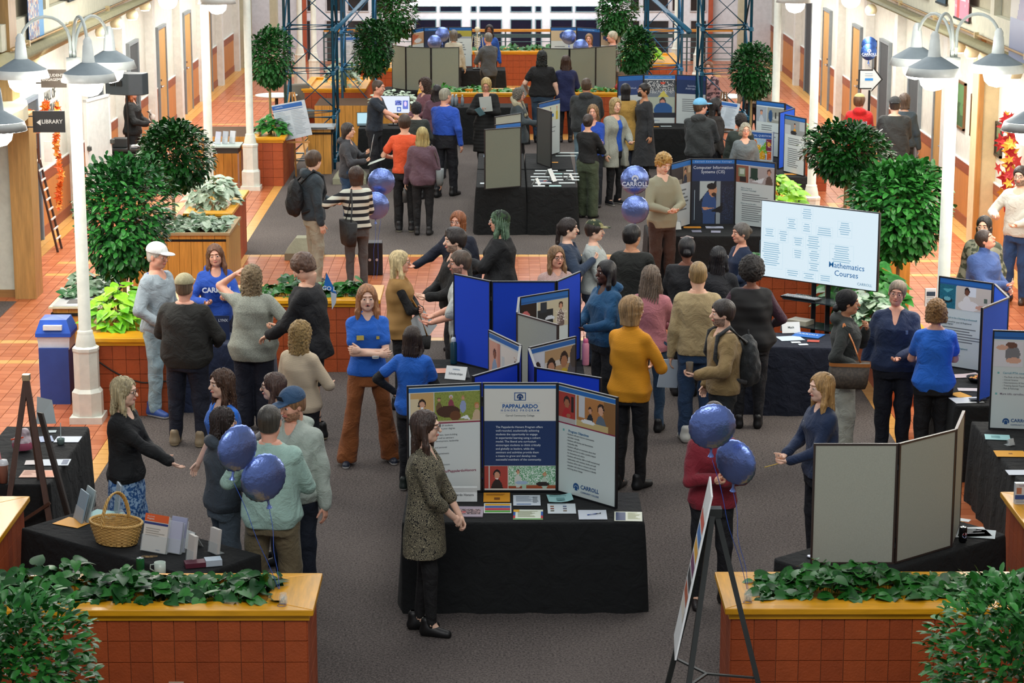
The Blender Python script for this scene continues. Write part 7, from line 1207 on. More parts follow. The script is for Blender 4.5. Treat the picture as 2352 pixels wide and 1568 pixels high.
r = empty('leaflet_box', (*G(465, 1298, .745), .746), math.radians(16), 'flat box of maroon and white leaflets at the front of the basket table', 'box'); b = MB(); b.box(-.13, -.05, 0, .02, .05, .035); b.build('maroon_stack', mat('#5a2234', .5), r); b = MB(); b.box(.02, -.05, 0, .14, .05, .045); b.build('white_stack', mat('#b4c4d0', .5), r)
def can(px, py, z, lb, c, top='#b8c0c0', band=None, r_=.031, h=.12, word=None):
 x, y = G(px, py, z); r = empty('drink_can', (x, y, z), 0, lb, 'can'); b = MB(); b.lathe([(0, 0), (r_ * .8, 0), (r_, .01), (r_, h - .012), (r_ * .85, h)], 20); b.build('can_body', mat(c, .25, metal=.4), r, True); b = MB(); b.lathe([(r_ * .85, h), (r_ * .8, h - .003), (0, h - .003)], 20); b.box(-.008, -.012, h - .002, .008, .004, h); b.build('lid', mat(top, .25, metal=.9), r)
 return r
can(323, 1317, .745, 'green drink can half hidden by the leaves at front left', '#1f6a3a'); q = can(2211, 1244, .745, 'black cola can on the papers at right', '#101216')
for (cc, r_, z_) in (('#d8dce2', .022, .0), ('#c8283c', .019, .007), ('#1f4fa8', .019, -.007)):
 b = MB(); n_ = 14; pts = [];
 for k in range(n_): t = 2 * math.pi * k / n_; hz = r_ * math.sin(t); hz = hz if z_ == 0 else (max(hz, .004) if z_ > 0 else min(hz, -.004)); a_ = r_ * math.cos(t) / .031 + .35; rr_ = .0315 + (.0004 if z_ else 0); pts.append((rr_ * math.sin(a_), -rr_ * math.cos(a_), .06 + hz))
 b.poly(pts); b.build('emblem', mat(cc, .4, 'flat'), q)
text('pepsi', .014, '#20242c', q, Matrix.Rotation(.35, 4, 'Z') @ Matrix.Translation((0, -.0325, .06)) @ Matrix.Rotation(math.pi / 2, 4, 'X'), bold=.03)
r = empty('mug', (*G(368, 1318, .745), .746), 0, 'pale grey mug half hidden by the leaves at front left', 'mug'); b = MB(); b.lathe([(0, 0), (.038, 0), (.042, .01), (.042, .09), (.038, .09), (.037, .012), (0, .01)], 20); b.build('cup', mat('#b9c8bc', .3), r, True); b = MB(); b.tube([(-.04, 0, .075), (-.068, 0, .07), (-.072, 0, .04), (-.04, 0, .02)], .005, 6); b.build('handle', mat('#b9c8bc', .3), r, True)
b = MB()
for a_, cx_, cy_ in ((0, -.03, 0), (.5, .03, .008), (1.2, .0, -.01)): b.tube([(cx_ + .03 * math.cos(q), cy_ + .014 * math.sin(q), .004) for q in np.linspace(0, 2 * math.pi, 16)], .0018, 4, False)
o = b.build('rubber_bands', mat('#a98a5a', .6)); o.location = (*G(343, 1279, .745), .746); tag(o, 'few tan rubber bands lying on the black table by the leaflet holders', 'rubber bands')
for px, py, lb in ((651, 1386, 'small glass jar with a ribbon on the front left planter rim'), (1718, 1379, 'small glass jar with a ribbon on the front right planter rim')):
 x, y = G(px, py, .85); r = empty('glass_jar', (x, y, .851), 0, lb, 'jar'); b = MB(); b.lathe([(0, .0), (.026, .0), (.03, .008), (.03, .05), (.022, .06), (.024, .075), (.021, .075), (.019, .06), (.026, .05), (.026, .008), (0, .005)], 18); b.build('jar_glass', mat('#e8f0ee', .03, 'glass'), r, True); b = MB()
 for k in range(14): q = k * 2.4; b.box(.012 * math.cos(q) - .006, .012 * math.sin(q) - .006, .006 + (k % 4) * .01, .012 * math.cos(q) + .006, .012 * math.sin(q) + .006, .016 + (k % 4) * .01)
 b.build('glass_beads', mat('#c9c4ae', .2), r)['kind'] = 'stuff'; b = MB(); b.tube([(.02 * math.cos(q) * (1 + q * .1) - .01, .02 * math.sin(q) * (1 + q * .1) - .04, .003) for q in np.linspace(0, 8, 24)], .0016, 4, False); b.build('ribbon_end', mat('#2a4a9c', .4), r)
b = MB(); b.box(-.05, 0, 0, .05, .004, .06); o = b.build('price_tag', mat('#c4a48c', .2)); o.location = (*G(405, 1575, .45), .42); tag(o, 'small clear tag at the bottom edge before the front left planter', 'tag')
def cup(px, py, lb, c, straw): x, y = G(px, py, .745); r = empty('iced_drink', (x, y, .746), 0, lb, 'cup'); b = MB(); b.lathe([(0, 0), (.035, 0), (.047, .15), (.049, .155)], 20); b.build('drink', mat(c, .25), r, True); b = MB(); b.lathe([(.05, .155), (.048, .165), (.038, .195), (.0, .2)], 20); b.build('dome_lid', mat('#d9dde0', .15), r, True); b = MB(); b.tube([(0, 0, .12), (-.03, 0, .33)], .005, 6); b.build('straw', mat(straw, .4), r)
cup(8, 1108, 'iced brown drink with a pink straw at the left edge', '#9c7060', '#d89aa0')
r = empty('snack_bag', (*G(58, 1035, .745), .746), 0, 'clear plastic tub of pink sweets behind the wooden easel', 'bag'); r.location.x -= .02; v = Vol((-.13, -.12, -.02), (.13, .12, .2), .012); v.ell((0, 0, .07), (.09, .08, .08), .02); v.cap((0, 0, .1), (.02, .01, .16), .03, .045); v.folds(.006, 40); v.F[:, :, v.ax[2] < 0] = .5; V, Q = v.mesh(); mesh_np('bag_plastic', V, Q, mat('#b8a9ae', .25), r); b = MB(); b.bar((-.08, -.09, .125), (.03, -.09, .145), .012); b.build('seal_strip', mat('#e0522a', .5), r); b = MB(); b.lathe([(.084, .02), (.094, .06), (.086, .085)], 20); b.build('sweets', mat('#a8526a', .6), r, True)['kind'] = 'stuff'
cup2 = empty('plastic_cup', (*G(140, 1020, .745), .746), 0, 'clear plastic cup with a straw on the left edge table', 'cup'); b = MB(); b.lathe([(0, 0), (.03, 0), (.036, .05)], 16); b.build('cup_wall', mat('#8aa09a', .1), cup2, True); b = MB(); b.tube([(0, 0, .01), (.0, .02, .19)], .004, 6); b.build('straw', mat('#c8d4d2', .4), cup2)
PS(156, 1009, .22, .2, .0, '#ccd4de', 'white leaflet stack on the left edge table by the cup', [('rect', .1, .2, .3, .8, '#8a98ac')]); PS(115, 991, .11, .08, .1, '#b9c4c4', 'small white card on the left edge table'); PS(106, 1008, .12, .2, .3, '#9aa8c4', 'pale blue card half behind the easel'); PS(125, 1062, .26, .2, .05, '#ccd6de', 'white and navy leaflet on the left edge table', [('rect', .75, .15, .95, .9, '#2a4a72')]); PS(90, 1088, .3, .22, .0, '#d8a890', 'orange and white leaflet on the left edge table', [('rect', .5, .1, .95, .9, '#d87a4a'), ('lines', .05, .8, .45, 4, .15, '#b06a4a')]); PS(74, 1062, .12, .14, .1, '#d6ccc8', 'white card with figures behind the easel leg')
b = MB(); b.add([(-.02, 0, 0), (.16, .02, 0), (.13, .03, .22), (-.0, .0, .26)], [(0, 1, 2, 3)]); o = b.build('paper_sheet', mat('#c3ccca', .6, 'flat')); o.location = (*G(88, 975, .745), .75); tag(o, 'curled white page standing behind the wooden easel', 'paper')
PS(2225, 1222, .30, .24, .1, '#ccd6d8', 'stack of white sheets under the black cola can', [('lines', .1, .8, .9, 5, .12, '#a9b4b8')]); PS(2212, 1194, .11, .07, -.5, '#ccd4d4', 'small white card behind the sheets at front right'); PS(2244, 1225, .28, .22, -.25, '#b9c8cc', 'second loose white sheet beside the cola can')
for px, py, lb in ((1862, 1279, 'small silver coaster left of the grey-backed board'), (2025, 1307, 'small silver puck in front of the grey-backed board')): b = MB(); b.lathe([(0, 0), (.03, 0), (.032, .008), (.02, .014), (0, .014)], 18); o = b.build('metal_puck', mat('#b9bcc8', .3, metal=.8), None, True); o.location = (*G(px, py, .745), .746); tag(o, lb, 'puck')
PS(2291, 1004, .22, .18, -.15, '#9fd0d0', 'light blue flyer on the right edge table', [('rect', .25, .3, .6, .75, '#6fa4a6')]); PS(2320, 1042, .26, .2, -.05, '#e0a02a', 'orange flyer on the right edge table', [('rect', .45, .4, .58, .6, '#a06a1a')]); PS(2340, 1085, .2, .15, .0, '#ccd4de', 'white sheet at the right edge of the picture')
r = holder(*G(2323, 1023, .745), .746, .6, 'tiny card holder between the blue and orange flyers', w=.07, h=.06, col='#c9d0d0'); b = MB(); b.prism([(-.05, 0), (.05, 0), (.05, .05), (-.05, .05)], 0, .17); o = b.build('leaflet_stand', mat('#c4ccd4', .4)); o.location = (*G(2345, 1158, .85), .851); tag(o, 'leaflet with small portraits on the planter rim at the right edge', 'leaflet'); panel_print(o, Matrix.Translation((-.05, -.001, 0)) @ Matrix.Rotation(math.pi / 2, 4, 'X'), .1, .17, [('text', .5, .9, .08, 'Transfer', '#8a5a8a'), ('rect', .1, .5, .5, .8, '#a9705a'), ('rect', 0, .25, 1, .45, '#2a4a8a'), ('lines', .1, .2, .9, 2, .1, '#8a98ac')])
PS(2215, 863, .3, .15, .2, '#c6b4b4', 'pinkish flyers on the nursing table', curl=.01); PS(2236, 895, .3, .12, -.1, '#c9c0bc', 'white and pink strip leaflet on the nursing table'); PS(2205, 907, .14, .2, .4, '#e0a02a', 'orange flyer on the nursing table'); PS(2220, 919, .28, .22, .15, '#d2d6d6', 'white form at the near corner of the nursing table')
r = empty('sweet_bowl', (*G(2242, 876, .745), .746), 0, 'black bowl of red and yellow sweets on the nursing table', 'bowl'); b = MB(); b.lathe([(0, 0), (.06, 0), (.1, .05), (.095, .05), (.055, .01), (0, .01)], 22); b.build('bowl_shell', BLK, r, True); b = MB(); rnd = random.Random(1)
for k in range(26): a, c_ = rnd.uniform(0, 6.28), rnd.uniform(0, .065); b.mi = k % 2; b.lathe([(0, -.01), (.013, 0), (0, .01)], 5, (c_ * math.cos(a), c_ * math.sin(a), .035 + rnd.uniform(0, .015)))
b.build('sweets', [mat('#c83c2a', .4), mat('#d8a03a', .4)], r)['kind'] = 'stuff'
r = empty('mobile_phone', (*G(2246, 921, .745), .76), .1, 'mobile phone propped on the near corner of the nursing table', 'phone'); b = MB(); b.box(-.08, -.035, 0, .08, .035, .009); b.build('phone_body', mat('#2c3038', .3), r); b = MB(); b.box(-.03, -.02, -.012, .0, .02, 0); b.build('grip', BLK, r)
tent(*G(1815, 762, .745), .746, .1, 'white folded card reading Math on the table by the big screen', .2, .11, [('Math', .035, 0, '#4a5a5a')]); PS(1815, 777, .26, .22, .2, '#c4d4e0', 'pale blue sheets on the table by the big screen'); PS(1857, 770, .30, .22, -.5, '#1f6ac0', 'blue folder with white lettering on the table by the big screen', [('text', .4, .55, .3, 'CARROLL', '#c9dcf4', 'CENTER', .02)], t=.006); PS(1868, 783, .13, .1, -.2, '#b04a3a', 'red card on the table by the big screen'); PS(1828, 786, .1, .07, .1, '#ccd4d8', 'small white card, left of two by the big screen'); PS(1845, 791, .1, .07, .1, '#c6ced4', 'small white card, right of two by the big screen')
PS(1590, 522, .24, .14, 0, '#e0962a', 'orange flyer on the computer systems table'); PS(1641, 522, .24, .16, 0, '#bcc0d0', 'lilac sheet on the computer systems table', [('lines', .3, .7, .7, 2, .2, '#5a6070')]); PS(1600, 531, .13, .16, 0, '#8a8a9c', 'grey card below the orange flyer'); PS(1644, 532, .13, .16, -.1, '#9a9aac', 'grey card below the lilac sheet'); tent(*G(1550, 526, .745), .746, .3, 'white folded card beside the curly-haired man in a checked shirt', .15, .1)
rnd = random.Random(5); k = 0
for py in (392, 399, 406, 413, 420, 427):
 for px in (1243, 1278, 1305):
  if rnd.random() < .12: continue
  k += 1; px0 = px; PS(px + rnd.uniform(-8, 8), py, .25, .12, rnd.uniform(-.04, .04), ['#b4bcbc', '#aab6b6', '#c2c8c8', '#9fc4c0', '#d08a3a'][rnd.choice((0, 0, 1, 1, 2, 2, 3, 4))] if px < 1300 else '#b4bcbc', 'flat card on the centre table, %s of the %s row' % ({1243: 'left', 1278: 'middle', 1305: 'right'}[px0], {392: 'rearmost', 399: 'second rear', 406: 'third rear', 413: 'third front', 420: 'second front', 427: 'frontmost'}[py]), grp='cards laid out on the centre table')
for px, py, a, lb in ((1232, 424, 1.2, 'white folded card standing at the front left of the centre table'), (1262, 402, 1.0, 'white folded card standing at the back of the centre table'), (1268, 416, 1.0, 'white folded card standing in the middle of the centre table'), (1309, 413, 1.3, 'white folded card standing at the right of the centre table')): tent(*G(px, py, .748), .749, a, lb, .12, .1)
PS(1247, 416, .22, .22, .2, '#1c2a4c', 'navy cloth with orange marks on the centre table', [('n' if False else 'rect', .5, .3, .7, .5, '#c8542a'), ('rect', .6, .6, .9, .7, '#c8542a')]); PS(1305, 351, .35, .12, 0, '#b9c4c0', 'pale sheets on the far end of the centre table'); PS(1300, 358, .35, .1, .02, '#a9b4b0', 'second row of sheets at the far end of the centre table'); PS(1275, 373, .1, .09, 0, '#d8922a', 'orange card beside the dark upright board'); PS(1118, 358, .1, .3, 0, '#a4bcd8', 'bluish strip of cards left of the centre grey board'); PS(1122, 342, .15, .12, 0, '#8a5468', 'maroon card left of the centre grey board'); PS(1114, 421, .15, .14, 0, '#c0c8cc', 'white cards at the left corner of the centre table')
PS(1500, 291, .22, .1, 0, '#d8922a', 'orange flyer on the social work table'); PS(1530, 290, .2, .12, 0, '#b9c4c4', 'white card on the social work table'); PS(1818, 393, .2, .2, -.2, '#9fc8cc', 'pale blue card beside the white column'); PS(1816, 400, .2, .12, -.1, '#d8922a', 'orange flyer beside the white column', z=.745)
for k, px in enumerate((1040, 1044, 1048, 1052, 1063)): 
 x, y = G(px, 236, .745); r = empty('water_bottle', (x - .02 * (k % 2), 45.05 + .08 * (k % 2), .746), 0, 'clear water bottle on the far table, %s of the cluster of four' % ('leftmost', 'second', 'third', 'rightmost')[k] if k < 4 else 'single clear water bottle right of the cluster', 'bottle', 'water bottles on the far table'); b = MB(); b.lathe([(0, 0), (.032, 0), (.033, .12), (.026, .15), (.012, .19), (.012, .2)], 12); b.build('bottle_wall', mat('#8a98a4', .15), r, True); b = MB(); b.lathe([(.015, .2), (.015, .22), (0, .22)], 10); b.build('cap', WHITE, r)
r = empty('skeleton_model', (*G(1094, 150, .745), .746), 0, 'white skeleton model standing on the far table', 'skeleton'); r.location.y = 52.25; r.location.x = -.64; BN = mat('#d4cdb4', .5); b = MB(); b.lathe([(.001, .98), (.05, .96), (.065, .92), (.05, .87), (.03, .84), (0, .83)], 12); b.build('skull', BN, r, True); b = MB(); b.tube([(0, 0, .84), (0, .01, .6), (0, 0, .38)], .016, 7); b.build('spine', BN, r)
for k in range(6): b = MB(); b.tube([(0, .02, .76 - k * .04), (.07, 0, .75 - k * .04), (.05, -.05, .73 - k * .04), (0, -.06, .73 - k * .04), (-.05, -.05, .73 - k * .04), (-.07, 0, .75 - k * .04), (0, .02, .76 - k * .04)], .007, 5); b.build('rib', BN, r)
b = MB(); b.lathe([(.02, .34), (.08, .40), (.05, .34), (.02, .32)], 10); b.build('pelvis', BN, r)
for s_ in (-1, 1): b = MB(); b.tube([(s_ * .1, 0, .78), (s_ * .13, 0, .55), (s_ * .12, -.02, .34)], .009, 5); b.build('arm_bone', BN, r); b = MB(); b.tube([(s_ * .04, 0, .35), (s_ * .04, 0, .02)], .011, 5); b.build('leg_bone', BN, r)
b = MB(); b.box(-.1, -.08, 0, .1, .08, .02); b.build('stand', BLK, r)
r = empty('anatomy_model', (-.45, 52.15, .746), 0, 'small white hand bone model on the far table', 'model'); b = MB(); b.lathe([(.05, 0), (.04, .05), (.06, .09), (.03, .14), (0, .15)], 8); b.build('bone_cast', BN, r, True)
for x, y, lb in ((-4.75, 47.0, 'round white cafe table left of the left blue towers'), (4.55, 46.8, 'round white cafe table right of the right blue towers')):
 r = empty('round_table', (x, y, 0), 0, lb, 'table'); b = MB(); b.lathe([(0, .72), (.42, .72), (.44, .73), (.44, .745), (0, .75)], 32); b.build('table_top', mat('#cfd6d4', .4), r); b = MB(); b.lathe([(.035, .72), (.035, .05), (.25, .02), (.25, 0)], 14); b.build('pedestal', mat('#2c2a28', .5), r)
r = empty('lounge_chair', (-4.25, 47.0, 0), .4, 'grey upholstered chair by the far round table at left', 'chair'); b = MB(); b.box(-.28, -.28, .28, .28, .28, .44); bevel(b.build('seat', mat('#6e6a5f', .9, 'fabric'), r), .04, 3); b = MB(); b.box(-.28, .2, .4, .28, .3, .95); bevel(b.build('backrest', mat('#77746a', .9, 'fabric'), r), .04, 3)
for sx, sy in ((-.23, -.23), (.23, -.23), (-.23, .23), (.23, .23)): b = MB(); b.tube([(sx, sy, .28), (sx, sy, 0)], .018, 6); b.build('leg', BLK, r)
b = MB(); b.box(0, 0, 0, .35, .3, .5); o = b.build('red_crate', mat('#8e2a2c', .6)); o.location = (-3.9, 49.8, 0); tag(o, 'dark red box behind the left blue tower', 'box')
r = empty('telephone', (2.35, 46.9, .86), 0, 'red item on the far planter beside the right grey boards', 'ornament'); b = MB(); b.lathe([(0, 0), (.07, .0), (.09, .06), (.05, .12), (.02, .14), (0, .14)], 12); b.build('red_body', mat('#a82a2c', .4), r, True)
r.name = 'red_ornament'
# ================================================================== people
def held(p, nm, w, l, col, label, rot=(0, 0, 0), off=(0, 0, 0), name='paper_sheet', cat='paper', t=.003, deco=None, group=None, a=.10):
 hp = p.hand(nm, a) + np.array(off) * p.k; o = MB(); o.box(-w / 2, -t / 2, -l / 2, w / 2, t / 2, l / 2); o = o.build(name, mat(col, .55, 'flat')); o.matrix_world = p.MW @ Matrix.Translation([float(q) for q in hp]) @ Matrix.Rotation(rot[2], 4, 'Z') @ Matrix.Rotation(rot[0], 4, 'X') @ Matrix.Rotation(rot[1], 4, 'Y'); tag(o, label, cat, group)
 if deco: panel_print(o, Matrix.Translation((-w / 2, -t / 2 - .0005, -l / 2)) @ Matrix.Rotation(math.pi / 2, 4, 'X'), w, l, deco)
 return o
def obj_at(p, name, label, cat): r = empty(name, (p.x, p.y, 0), p.rz, label, cat); return r
def volp(p, name, m, f, lo=(-.5, -.6, .3), hi=(.5, .5, 1.6), v=.014): V_ = Vol(lo, hi, v); f(V_); V, Q = V_.mesh(); return mesh_np(name, V, Q, m, p)
def backpack(p, label, col='#1b1d1e', w=.15, z=1.13, d=.10):
 r = obj_at(p, 'backpack', label, 'backpack'); y = (p.lx(z) - .235 - p.fat * .12) * p.k; k = p.k; c = mat(col, .7, 'cloth')
 volp(r, 'pack_body', c, lambda V: (V.ell((0, y, z * k), (w * 1.05, d, .26), .02), V.ell((0, y - .06, (z - .08) * k), (w * .8, .07, .15), .02), V.folds(.006, 22)))
 for sx in (-1, 1): b = MB(); b.tube([(sx * .10, y + .05, (z + .19) * k), (sx * .115, -.02, 1.475 * k), (sx * .13, .10, 1.40 * k), (sx * .155, .13, 1.2 * k), (sx * .17, .02, 1.02 * k), (sx * .12, y + .05, (z - .18) * k)], .022, 8); b.build('shoulder_strap', c, r, True)
 b = MB(); b.tube([(-.03, y, (z + .24) * k), (0, y, (z + .29) * k), (.03, y, (z + .24) * k)], .008, 6); b.build('grab_loop', c, r); return r
def tote(p, label, pos, w, h, d, col, strap, top=(0, 0, 1.4), col2=None, name='tote_bag', rim=None, kind='cloth', c2=None):
 r = obj_at(p, name, label, 'bag'); x, y, z = [q * p.k for q in pos]; b = MB(); v = []; 
 for zz, s_ in ((z - h / 2, .86), (z - h * .3, .97), (z + h / 2, 1.08)):
  for q in range(20): t = 2 * math.pi * q / 20; c_, s2 = math.cos(t), math.sin(t); v.append((x + d * .5 * s_ * abs(c_) ** .4 * (1 if c_ > 0 else -1), y + w * .5 * s_ * abs(s2) ** .4 * (1 if s2 > 0 else -1), zz))
 b.add(v, [(i * 20 + q, i * 20 + (q + 1) % 20, (i + 1) * 20 + (q + 1) % 20, (i + 1) * 20 + q) for i in range(2) for q in range(20)] + [tuple(range(20))[::-1], tuple(range(40, 60))]); b.build('bag_body', mat(col, .55, kind, c2), r, True)
 if rim: b = MB(); b.v = [(px_ + (px_ - x) * .03, py_ + (py_ - y) * .03, zz) for zz in (z + h / 2 - .03, z + h / 2 + .004) for (px_, py_, _) in v[40:60]]; b.f = [(q, (q + 1) % 20, 20 + (q + 1) % 20, 20 + q) for q in range(20)]; b.m = [0] * 20; b.build('rim', mat(rim, .5), r, True)
 tp = [q * p.k for q in top]
 for s_ in (-1, 1): b = MB(); b.tube([(x, y + s_ * w * .3, z + h / 2 - .02), ((x + tp[0]) / 2 + .015, (y + tp[1]) / 2 + s_ * .06, (z + h / 2 + tp[2]) / 2), tuple(tp)], .010, 7); b.build('strap', mat(strap, .5), r, True)
 return r
def badge(p, x, z, col, lines=True, w=.06, h=.04, yo=0.0):
 y = (p.lx(z) + .125 + yo + p.fat * .08) * p.k; b = MB(); b.box(-w / 2, 0, -h / 2, w / 2, .004, h / 2); o = b.build('name_badge', mat(col, .4), p.o); o.location = (x * p.k, y, z * p.k); o.rotation_euler = (math.radians(-12), 0, -x * 1.6)
 if lines:
  for i in range(2): q = rod_box('print', -w * .3, .0042, .002 - i * .012, w * .3, .0046, .006 - i * .012, mat('#5a5a52', .5, 'flat'), o)
# ---- front rows
p = person(972, 945, 82, 'woman with long brown hair in a black and cream patterned dress before the honors board', fy=1450, hair=('long', '#3d2b22', .36), top=('dress', '#14130f', {'mat': 'floral', 'c2': '#c2b896', 'neck': 'deep', 'hem': .62}), bot=('leggings', '#0c0c0e'), shoes='#0b0b0c', R=('clasp', (.06, .24, .92)), L=('clasp', (.12, .26, .86)), glasses='#3a1a1c', skin='fair', stance=(.07, .06))
person(842, 655, 8, 'woman with crossed arms in a blue polo shirt and rust brown flared trousers', fy=1062, hair=('long', '#9c6a44', .22), top=('polo', '#1560c4'), bot=('flare', '#8a4d1e'), shoes=('#1c2636', '#d8d8d4'), R='cross', L='cross2', mouth=True, stance=(.21, .03), skin='fair'); q = P(); q.o = bpy.data.objects['person.001']; 
for c_, x_, z_ in (('#c9b45a', .075, 1.30), ('#1560c4', -.08, 1.30)): pass
def lastp(n_): return [o for o in bpy.data.objects if o.name.split('.')[0] == 'person' and o.type == 'EMPTY'][-1]
o_ = q.o; b = MB(); b.box(.045, .148, 1.27, .115, .153, 1.315); b.build('name_badge', mat('#c9b45a', .4), o_); b = MB(); b.box(-.105, .152, 1.275, -.075, .154, 1.305, ); b.build('logo', mat('#b4a24a', .5), o_); b = MB(); b.tube([(-.055, .262, 1.115), (-.055, .262, 1.135)], .034, 12); b.build('watch', mat('#d0d2d0', .4), o_, True)
p = person(1640, 925, 8, 'woman in a dark red sweater looking at her phone behind the balloons', h=1.66, hair=('updo', '#3a2a24'), top=('sweater', '#7c1224', {'mat': 'cloth'}), bot=('slim', '#15151a'), shoes='#1a1414', R=('phone', (.02, .26, 1.15)), L=('phone', (.03, .27, 1.12)), hpitch=-22, skin='light', stance=.12); held(p, 'R', .075, .15, '#c9ccd4', 'pale phone held by the woman in dark red', rot=(math.radians(-68), 0, .2), off=(-.04, .03, .02), name='mobile_phone', cat='phone', t=.009)
p = person(1892, 858, -72, 'long-haired blond woman in a navy blouse behind the grey-backed board', h=1.70, hair=('long', '#a5804e', .32), top=('blouse', '#14294a', {'neck': 'v'}), bot=('slim', '#15171d'), R=('front', (.10, .28, 1.02)), L=('front', (.02, .30, 1.0)), skin='fair', mouth=True); badge(p, .06, 1.28, '#d6d4cc'); b = MB(); b.tube([p.W(p.hand('L')), p.W(p.hand('L') + np.array((-.05, .17, -.01)))], .004, 6); tag(b.build('pencil', mat('#c9a83a', .5)), 'yellow pencil held by the woman in a navy blouse', 'pencil')
p = person(280, 868, 78, 'blond woman in a black cardigan and blue paisley skirt holding out her palm', h=1.68, hair=('wavy', '#b9ab86', .14), top=('sweater', '#101214', {'mat': 'cloth'}), bot=('skirt', '#23538c', {'mat': 'paisley', 'c2': '#8fb0d0', 'hem': .18, 'flare': .04}), R=('out', (.05, .42, 1.02)), L='front', glasses='#2a1c18', skin='fair')
p = person(512, 850, -58, 'woman with very long brown hair in a blue tee shirt facing left', h=1.68, hair=('wavy', '#4d3526', .46), top=('tee', '#1a6fd8'), bot=('pants', '#22303e'), R=('down', (.24, .14, .86)), L=('down', (.24, .12, .84)), skin='fair', fat=.08); held(p, 'L', .13, .2, '#a8505a', 'pinkish card held by the woman in a blue tee shirt at left', rot=(.3, 0, .2), off=(0, 0, -.06))
p = person(508, 938, 118, 'person with long dark hair in a slate grey hoodie holding papers behind the upper balloon', h=1.60, hair=('wavy', '#2f2320', .34), top=('hoodie', '#39434d'), bot=('pants', '#54626e'), R='front', L='front', glasses='#222', skin='fair', fat=.1); held(p, 'R', .2, .27, '#b9b49a', 'notebook held by the person in a slate grey hoodie', rot=(-.9, 0, .3), off=(-.02, .04, .04), name='notebook', cat='notebook', t=.012)
p = person(632, 858, -85, 'woman with straight brown hair and glasses behind the man in a blue cap', h=1.63, hair=('long', '#4a342a', .18), top=('sweater', '#8a8680'), bot=('pants', '#2a2c33'), R='front', L='front', glasses='#241a18', skin='fair')
p = person(617, 932, 172, 'man with short grey hair in a mint shirt and khaki trousers seen from behind', h=1.80, sex='m', hair=('buzz', '#3e3a33'), top=('shirt', '#9fc0b4', {'hem': .82}), bot=('pants', '#6d6248'), shoes=('#c9d0d4', '#d8d8d4'), R=('front', (.1, .28, 1.05)), L=('front', (.22, .26, 1.08)), fat=.28, skin='pink', stance=.16)
held(p, 'L', .22, .28, '#a9a48e', 'programme booklet held by the man in a mint shirt', rot=(-.8, 0, .2), off=(.0, .08, .03), name='booklet', cat='booklet', t=.008)
p = person(672, 893, -22, 'bearded man in a blue mesh cap and light grey hoodie beside the man in mint', h=1.84, sex='m', hair=('short', '#8a6444'), hat=('cap', '#2c4e70'), beard='#9a6a44', top=('hoodie', '#a9b4aa', {'neck': 'v'}), bot=('pants', '#141d2c'), shoes=('#23282e', '#c9cccc'), R='front', L=('down', (.25, .02, .82)), hyaw=20, hpitch=-10, skin='pink', fat=.1, fy=1385)
T_ = p.RH @ Matrix.Translation((0, .106, .088)) @ Matrix.Rotation(math.radians(72), 4, 'X'); b = MB(); b.box(-.03, -.022, 0, .03, .022, .003, T_); lb_ = b.build('cap_patch', mat('#14202c', .6), p.o); text('THE\nNORTH\nFACE', .011, '#b9c4cc', lb_, T_ @ Matrix.Rotation(math.pi, 4, 'Y') @ Matrix.Scale(-1, 4, (1, 0, 0)) @ Matrix.Translation((-.008, 0, -.0045)), bold=.02)
p = person(688, 741, 150, 'woman with curly blond hair in a cream sweater seen from behind', h=1.62, hair=('curly', '#a98a54', .10), top=('sweater', '#c9b79a', {'mat': 'knit'}), bot=('pants', '#15161a'), R=('front', (.14, .26, 1.05)), L='down', skin='light', fat=.12)
p = person(946, 750, 168, 'young woman with dark hair in a bright blue tee shirt beside the scholarship card', h=1.56, hair=('long', '#33261f', .14, .010, 'backonly'), top=('tee', '#1a64c6', {'hem': .80}), bot=('slim', '#15161b'), shoes=('#1f2a26', '#c9c9c0'), R='front', L=('hip', (.2, .04, 1.0)), skin='fair', inner=('sweater', '#121417', {'t': .012}))
p = person(915, 577, 88, 'woman with long pale blond hair in a tan quilted vest holding white folders', h=1.70, hair=('long', '#c9b586', .34), top=('vest', '#94703c', {'mat': 'quilt', 'scale': 3, 'hem': .78}), inner=('sweater', '#111214', {'t': .016}), bot=('slim', '#111216'), R=('cross', (-.06, .24, 1.05)), L='cross', skin='pink', glasses='#7a6a5a'); held(p, 'R', .26, .30, '#c3cdd2', 'white folder tilted in the arms of the blond woman in a vest', rot=(0, .75, -.9), off=(.14, -.04, -.13), name='folder', cat='folder', t=.006); tote(p, 'small black fringed shoulder bag of the blond woman in a vest', (.0, .26, .72), .15, .14, .06, '#141414', '#a9742c', (.1, .02, 1.42), name='shoulder_bag')
p = person(712, 585, -105, 'tall young man in a black shirt and shorts with a small pennant behind his neck', h=1.92, sex='m', fat=.15, hair=('short', '#5a4030', 0, .018, 'curl'), top=('jacket', '#121316', {'hem': .78}), bot=('shorts', '#101114'), shoes=('#101214', '#cfc8a8'), sock='#101214', R='front', L=('table', (.12, .34, .98)), hpitch=-30, lean=4, skin='light')
x, y, z = p.W((.02, -.13, 1.46)); r = empty('pennant', (x, y, z), 0, 'blue and white pennant reading GO on a stick above the man in black', 'pennant'); b = MB(); b.tube([(-.10, 0, -.06), (.03, 0, .29)], .004, 6); b.build('stick', mat('#b98a4a', .5), r); b = MB(); b.poly([(-.0, 0, .13), (.03, 0, .29), (.13, 0, .07)]); b.build('flag_cloth', mat('#1d74c8', .6, 'flat'), r); b = MB(); b.poly([(.07, -.001, .09), (.13, -.001, .07), (.12, -.001, -.02), (.08, -.001, -.09)]); b.build('flag_tail', mat('#cfd6dc', .6, 'flat'), r); text('GO L', .06, '#e4eaf0', r, Matrix.Translation((.055, -.003, .125)) @ Matrix.Rotation(math.pi / 2, 4, 'X') @ Matrix.Rotation(-.1, 4, 'Z'), bold=.03)
